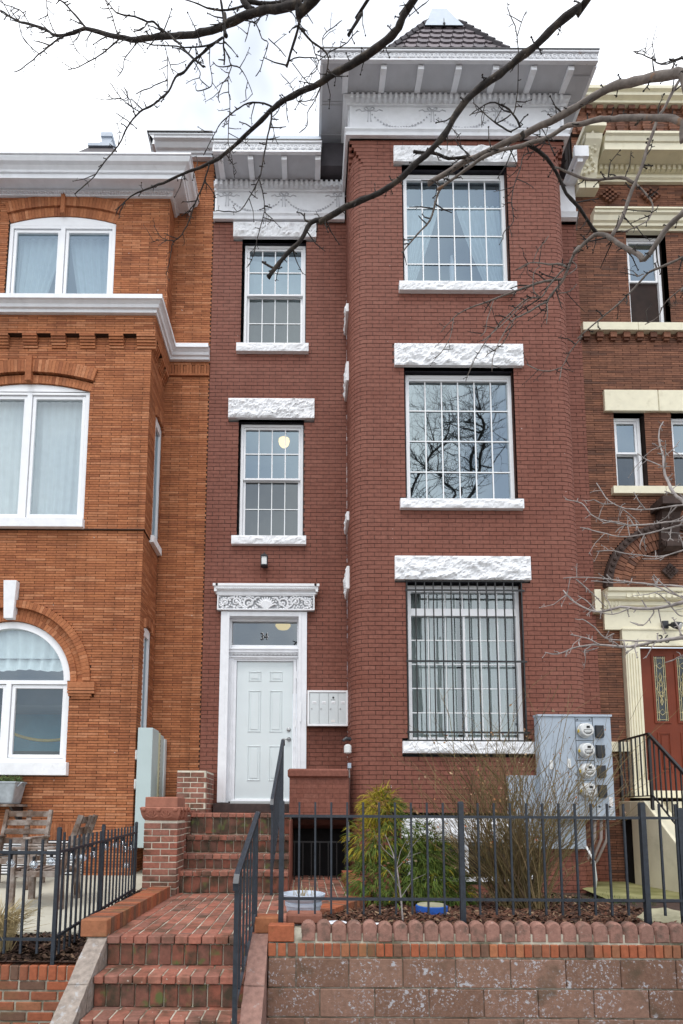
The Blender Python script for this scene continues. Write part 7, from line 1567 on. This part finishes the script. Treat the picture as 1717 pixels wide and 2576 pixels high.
# ---------------------------------------------------------------- street trees: bare limbs over the view, trunks beside it
t1 = thing('street_tree', 'big bare street tree whose dark limbs hang across the top', 'tree', (3.0, 1.1, 0))
t2 = thing('street_tree', 'slender bare tree with pale grey twigs reaching in at the lower right', 'tree', (3.4, 2.3, 0))
G().tube([(3.0, 1.1, -.02), (3.0, 1.1, .3), (3.02, 1.15, 2.2), (3.0, 1.2, 4.4), (2.92, 1.25, 6.6), (2.95, 1.2, 8.4), (3.3, .7, 9.6)], [.24, .17, .155, .145, .13, .115, .10], 10).build('trunk', 'bark', t1, smooth=True)
G().tube([(3.4, 2.3, -.02), (3.38, 2.35, 1.5), (3.4, 2.4, 3.0), (3.35, 2.5, 4.6), (3.3, 2.7, 6.0)], [.09, .065, .055, .042, .025], 8).build('trunk', 'pale_bark', t2, smooth=True)
JOIN = {1: [(2.95, 1.2, 7.6), (2.95, 1.22, 7.9), (2.93, 1.22, 8.1), (2.94, 1.22, 7.0), (2.93, 1.22, 6.4), (2.95, 1.22, 5.6), (2.96, 1.2, 5.2), (2.98, 1.2, 5.0), (3.0, 1.2, 4.7), (2.93, 1.22, 6.7)], 2: [(3.38, 2.42, 3.2)] * 11}
twig = {1: G(), 2: G()}; cnt = {1: 0, 2: 0}; rnd = random.Random(5)
def spurs(tr, pts, dens=1.0):
    g = twig[tr]
    for a, b in zip(pts, pts[1:]):
        A, B = Vector(a[:3]), Vector(b[:3]); ln = (B - A).length; n = int(ln * 19 * dens + rnd.random())
        d = (B - A).normalized() if ln > 1e-6 else Vector((0, 0, 1))
        for _ in range(n):
            t = rnd.random(); p = A.lerp(B, t); r0 = a[3] + (b[3] - a[3]) * t
            s_ = Vector((rnd.uniform(-1, 1), rnd.uniform(-.4, .4), rnd.uniform(-1, 1))); s_ = (s_ - d * s_.dot(d) * .6 + d * .25).normalized()
            l = rnd.choice((.02, .03, .04, .06, .10, .16)) * rnd.uniform(.7, 1.2) + r0
            q = p + s_ * l * .55 + Vector((0, 0, rnd.uniform(-.01, .01))); e = q + (s_ + Vector((rnd.uniform(-.5, .5), 0, rnd.uniform(-.5, .5)))).normalized() * l * .5
            w = min(.0050, max(.0028, r0 * .8)); g.tube([tuple(p), tuple(q), tuple(e)], [w, w * .8, w * .5], 4)
            if l > .05:
                for _k in range(2):
                    f = q.lerp(e, rnd.random()); h = f + Vector((rnd.uniform(-.03, .03), 0, rnd.uniform(-.03, .03))); g.tube([tuple(f), tuple(h)], [w * .6, w * .4], 3)
            if rnd.random() < .6: g.lathe([(.0005, -.004), (w * 1.5, 0), (.0005, .005)], tuple(e), 5)
def smooth_line(pts, k=3, jit=.0):
    out = []
    n = len(pts)
    for i in range(n - 1):
        p0, p1, p2, p3 = (Vector(pts[max(i - 1, 0)]), Vector(pts[i]), Vector(pts[i + 1]), Vector(pts[min(i + 2, n - 1)]))
        for j in range(k):
            t = j / k; q = .5 * ((2 * p1) + (p2 - p0) * t + (2 * p0 - 5 * p1 + 4 * p2 - p3) * t * t + (3 * p1 - p0 - 3 * p2 + p3) * t ** 3)
            l = (p2 - p1).length; q = q + Vector((rnd.uniform(-1, 1), rnd.uniform(-1, 1), rnd.uniform(-1, 1), 0)) * min(.006, l * .02) * (j > 0); q[3] = max(q[3] * (.80 if q[3] > .011 else .88), .0034) * (1 + rnd.uniform(-.10, .16)); out.append(tuple(q))
    out.append(tuple(pts[-1])); return out
k_ = 0
for (tr, rootb, pts) in BRANCHES:
    t = t1 if tr == 1 else t2; pts = list(pts)
    if rootb and not (tr == 1 and k_ == 2 and False):
        j = JOIN[tr][cnt[tr] % len(JOIN[tr])]; cnt[tr] += 1; p = Vector(pts[0][:3]); jv = Vector(j); m_ = p.lerp(jv, .45) + Vector((0, 0, .12 if tr == 1 else .03)); r_ = pts[0][3]
        pts = [(*jv, r_ * 1.5), (*m_, r_ * 1.22)] + pts
    sp_pts = smooth_line(pts)
    g = G(); g.tube([q[:3] for q in sp_pts], [q[3] for q in sp_pts], 7 if pts[0][3] > .012 else 5)
    first = pts[2 if rootb else 0]
    mm = 'pale_bark' if tr == 2 else ('tan_bark' if first[2] < 6.2 and first[0] > .9 else 'bark')
    g.build('branch', mm, t, smooth=True); spurs(tr, pts[2 if rootb else 0:], .8 if tr == 1 else .75); k_ += 1
# the crown above and behind the viewer, which the bay window mirrors
CR = [[(3.3, .7, 9.6, .10), (4.0, .0, 10.6, .09), (4.95, -.5, 11.48, .08), (5.32, -.5, 12.22, .07), (5.39, -.5, 12.96, .06), (5.63, -.5, 13.6, .055), (5.77, -.5, 14.04, .05), (5.53, -.5, 14.52, .035), (5.4, -.5, 15.45, .02)],
      [(3.1, .9, 9.3, .08), (3.2, .2, 10.6, .06), (3.39, -.5, 11.52, .05), (3.73, -.5, 12.42, .045), (4.09, -.5, 13.06, .04), (4.55, -.5, 13.54, .03), (4.71, -.5, 14.03, .025), (4.63, -.5, 14.9, .012)],
      [(4.0, 0, 10.6, .06), (4.76, -.5, 11.69, .05), (4.52, -.5, 12.0, .045), (4.12, -.5, 12.26, .04), (3.73, -.5, 12.47, .035), (3.29, -.5, 12.95, .022), (3.0, -.5, 13.59, .01)],
      [(5.64, -.5, 13.77, .035), (5.11, -.5, 13.87, .028), (4.61, -.5, 14.08, .012)], [(5.77, -.5, 13.96, .03), (5.42, -.5, 14.09, .028), (4.91, -.5, 14.11, .022), (4.41, -.5, 14.03, .01)],
      [(4.14, -.5, 13.11, .03), (3.95, -.5, 13.81, .022), (3.76, -.5, 14.6, .01)], [(5.33, -.5, 12.59, .035), (5.87, -.5, 12.54, .03), (6.45, -.5, 13.29, .014)], [(4.2, -.3, 11.2, .03), (4.3, -.5, 13.0, .02), (4.38, -.5, 14.79, .008)]]
cgz = G()
def sub(p, v, ln, r0, d):
    p = Vector(p); pts = [tuple(p)]; rr = [r0]; v = Vector(v)
    for i in range(4):
        v = (v + Vector((rnd.uniform(-.35, .35), rnd.uniform(-.2, .2), rnd.uniform(-.2, .32)))).normalized(); p = p + v * ln / 4; pts.append(tuple(p)); rr.append(r0 * (1 - .2 * (i + 1)))
        if d < 2 and rnd.random() < .6: sub(p, v + Vector((rnd.uniform(-.9, .9), rnd.uniform(-.4, .4), rnd.uniform(-.4, .6))), ln * .6, r0 * .6, d + 1)
    cgz.tube(pts, rr, 4, cap=False)
for c in CR:
    s_ = smooth_line(c); g = G(); g.tube([q[:3] for q in s_], [q[3] for q in s_], 6); g.build('branch', 'bark', t1, smooth=True)
    for q in s_[4:]:
        for _ in range(3): sub(q[:3], (rnd.uniform(-1, 1), rnd.uniform(-.4, .4), rnd.uniform(-.3, .9)), rnd.uniform(.5, 1.3), min(.014, q[3] * .5), 0)
cgz.build('crown_twigs', 'bark', t1, kind='stuff')
twig[1].build('twigs', 'bark', t1, kind='stuff'); twig[2].build('twigs', 'pale_bark', t2, kind='stuff')
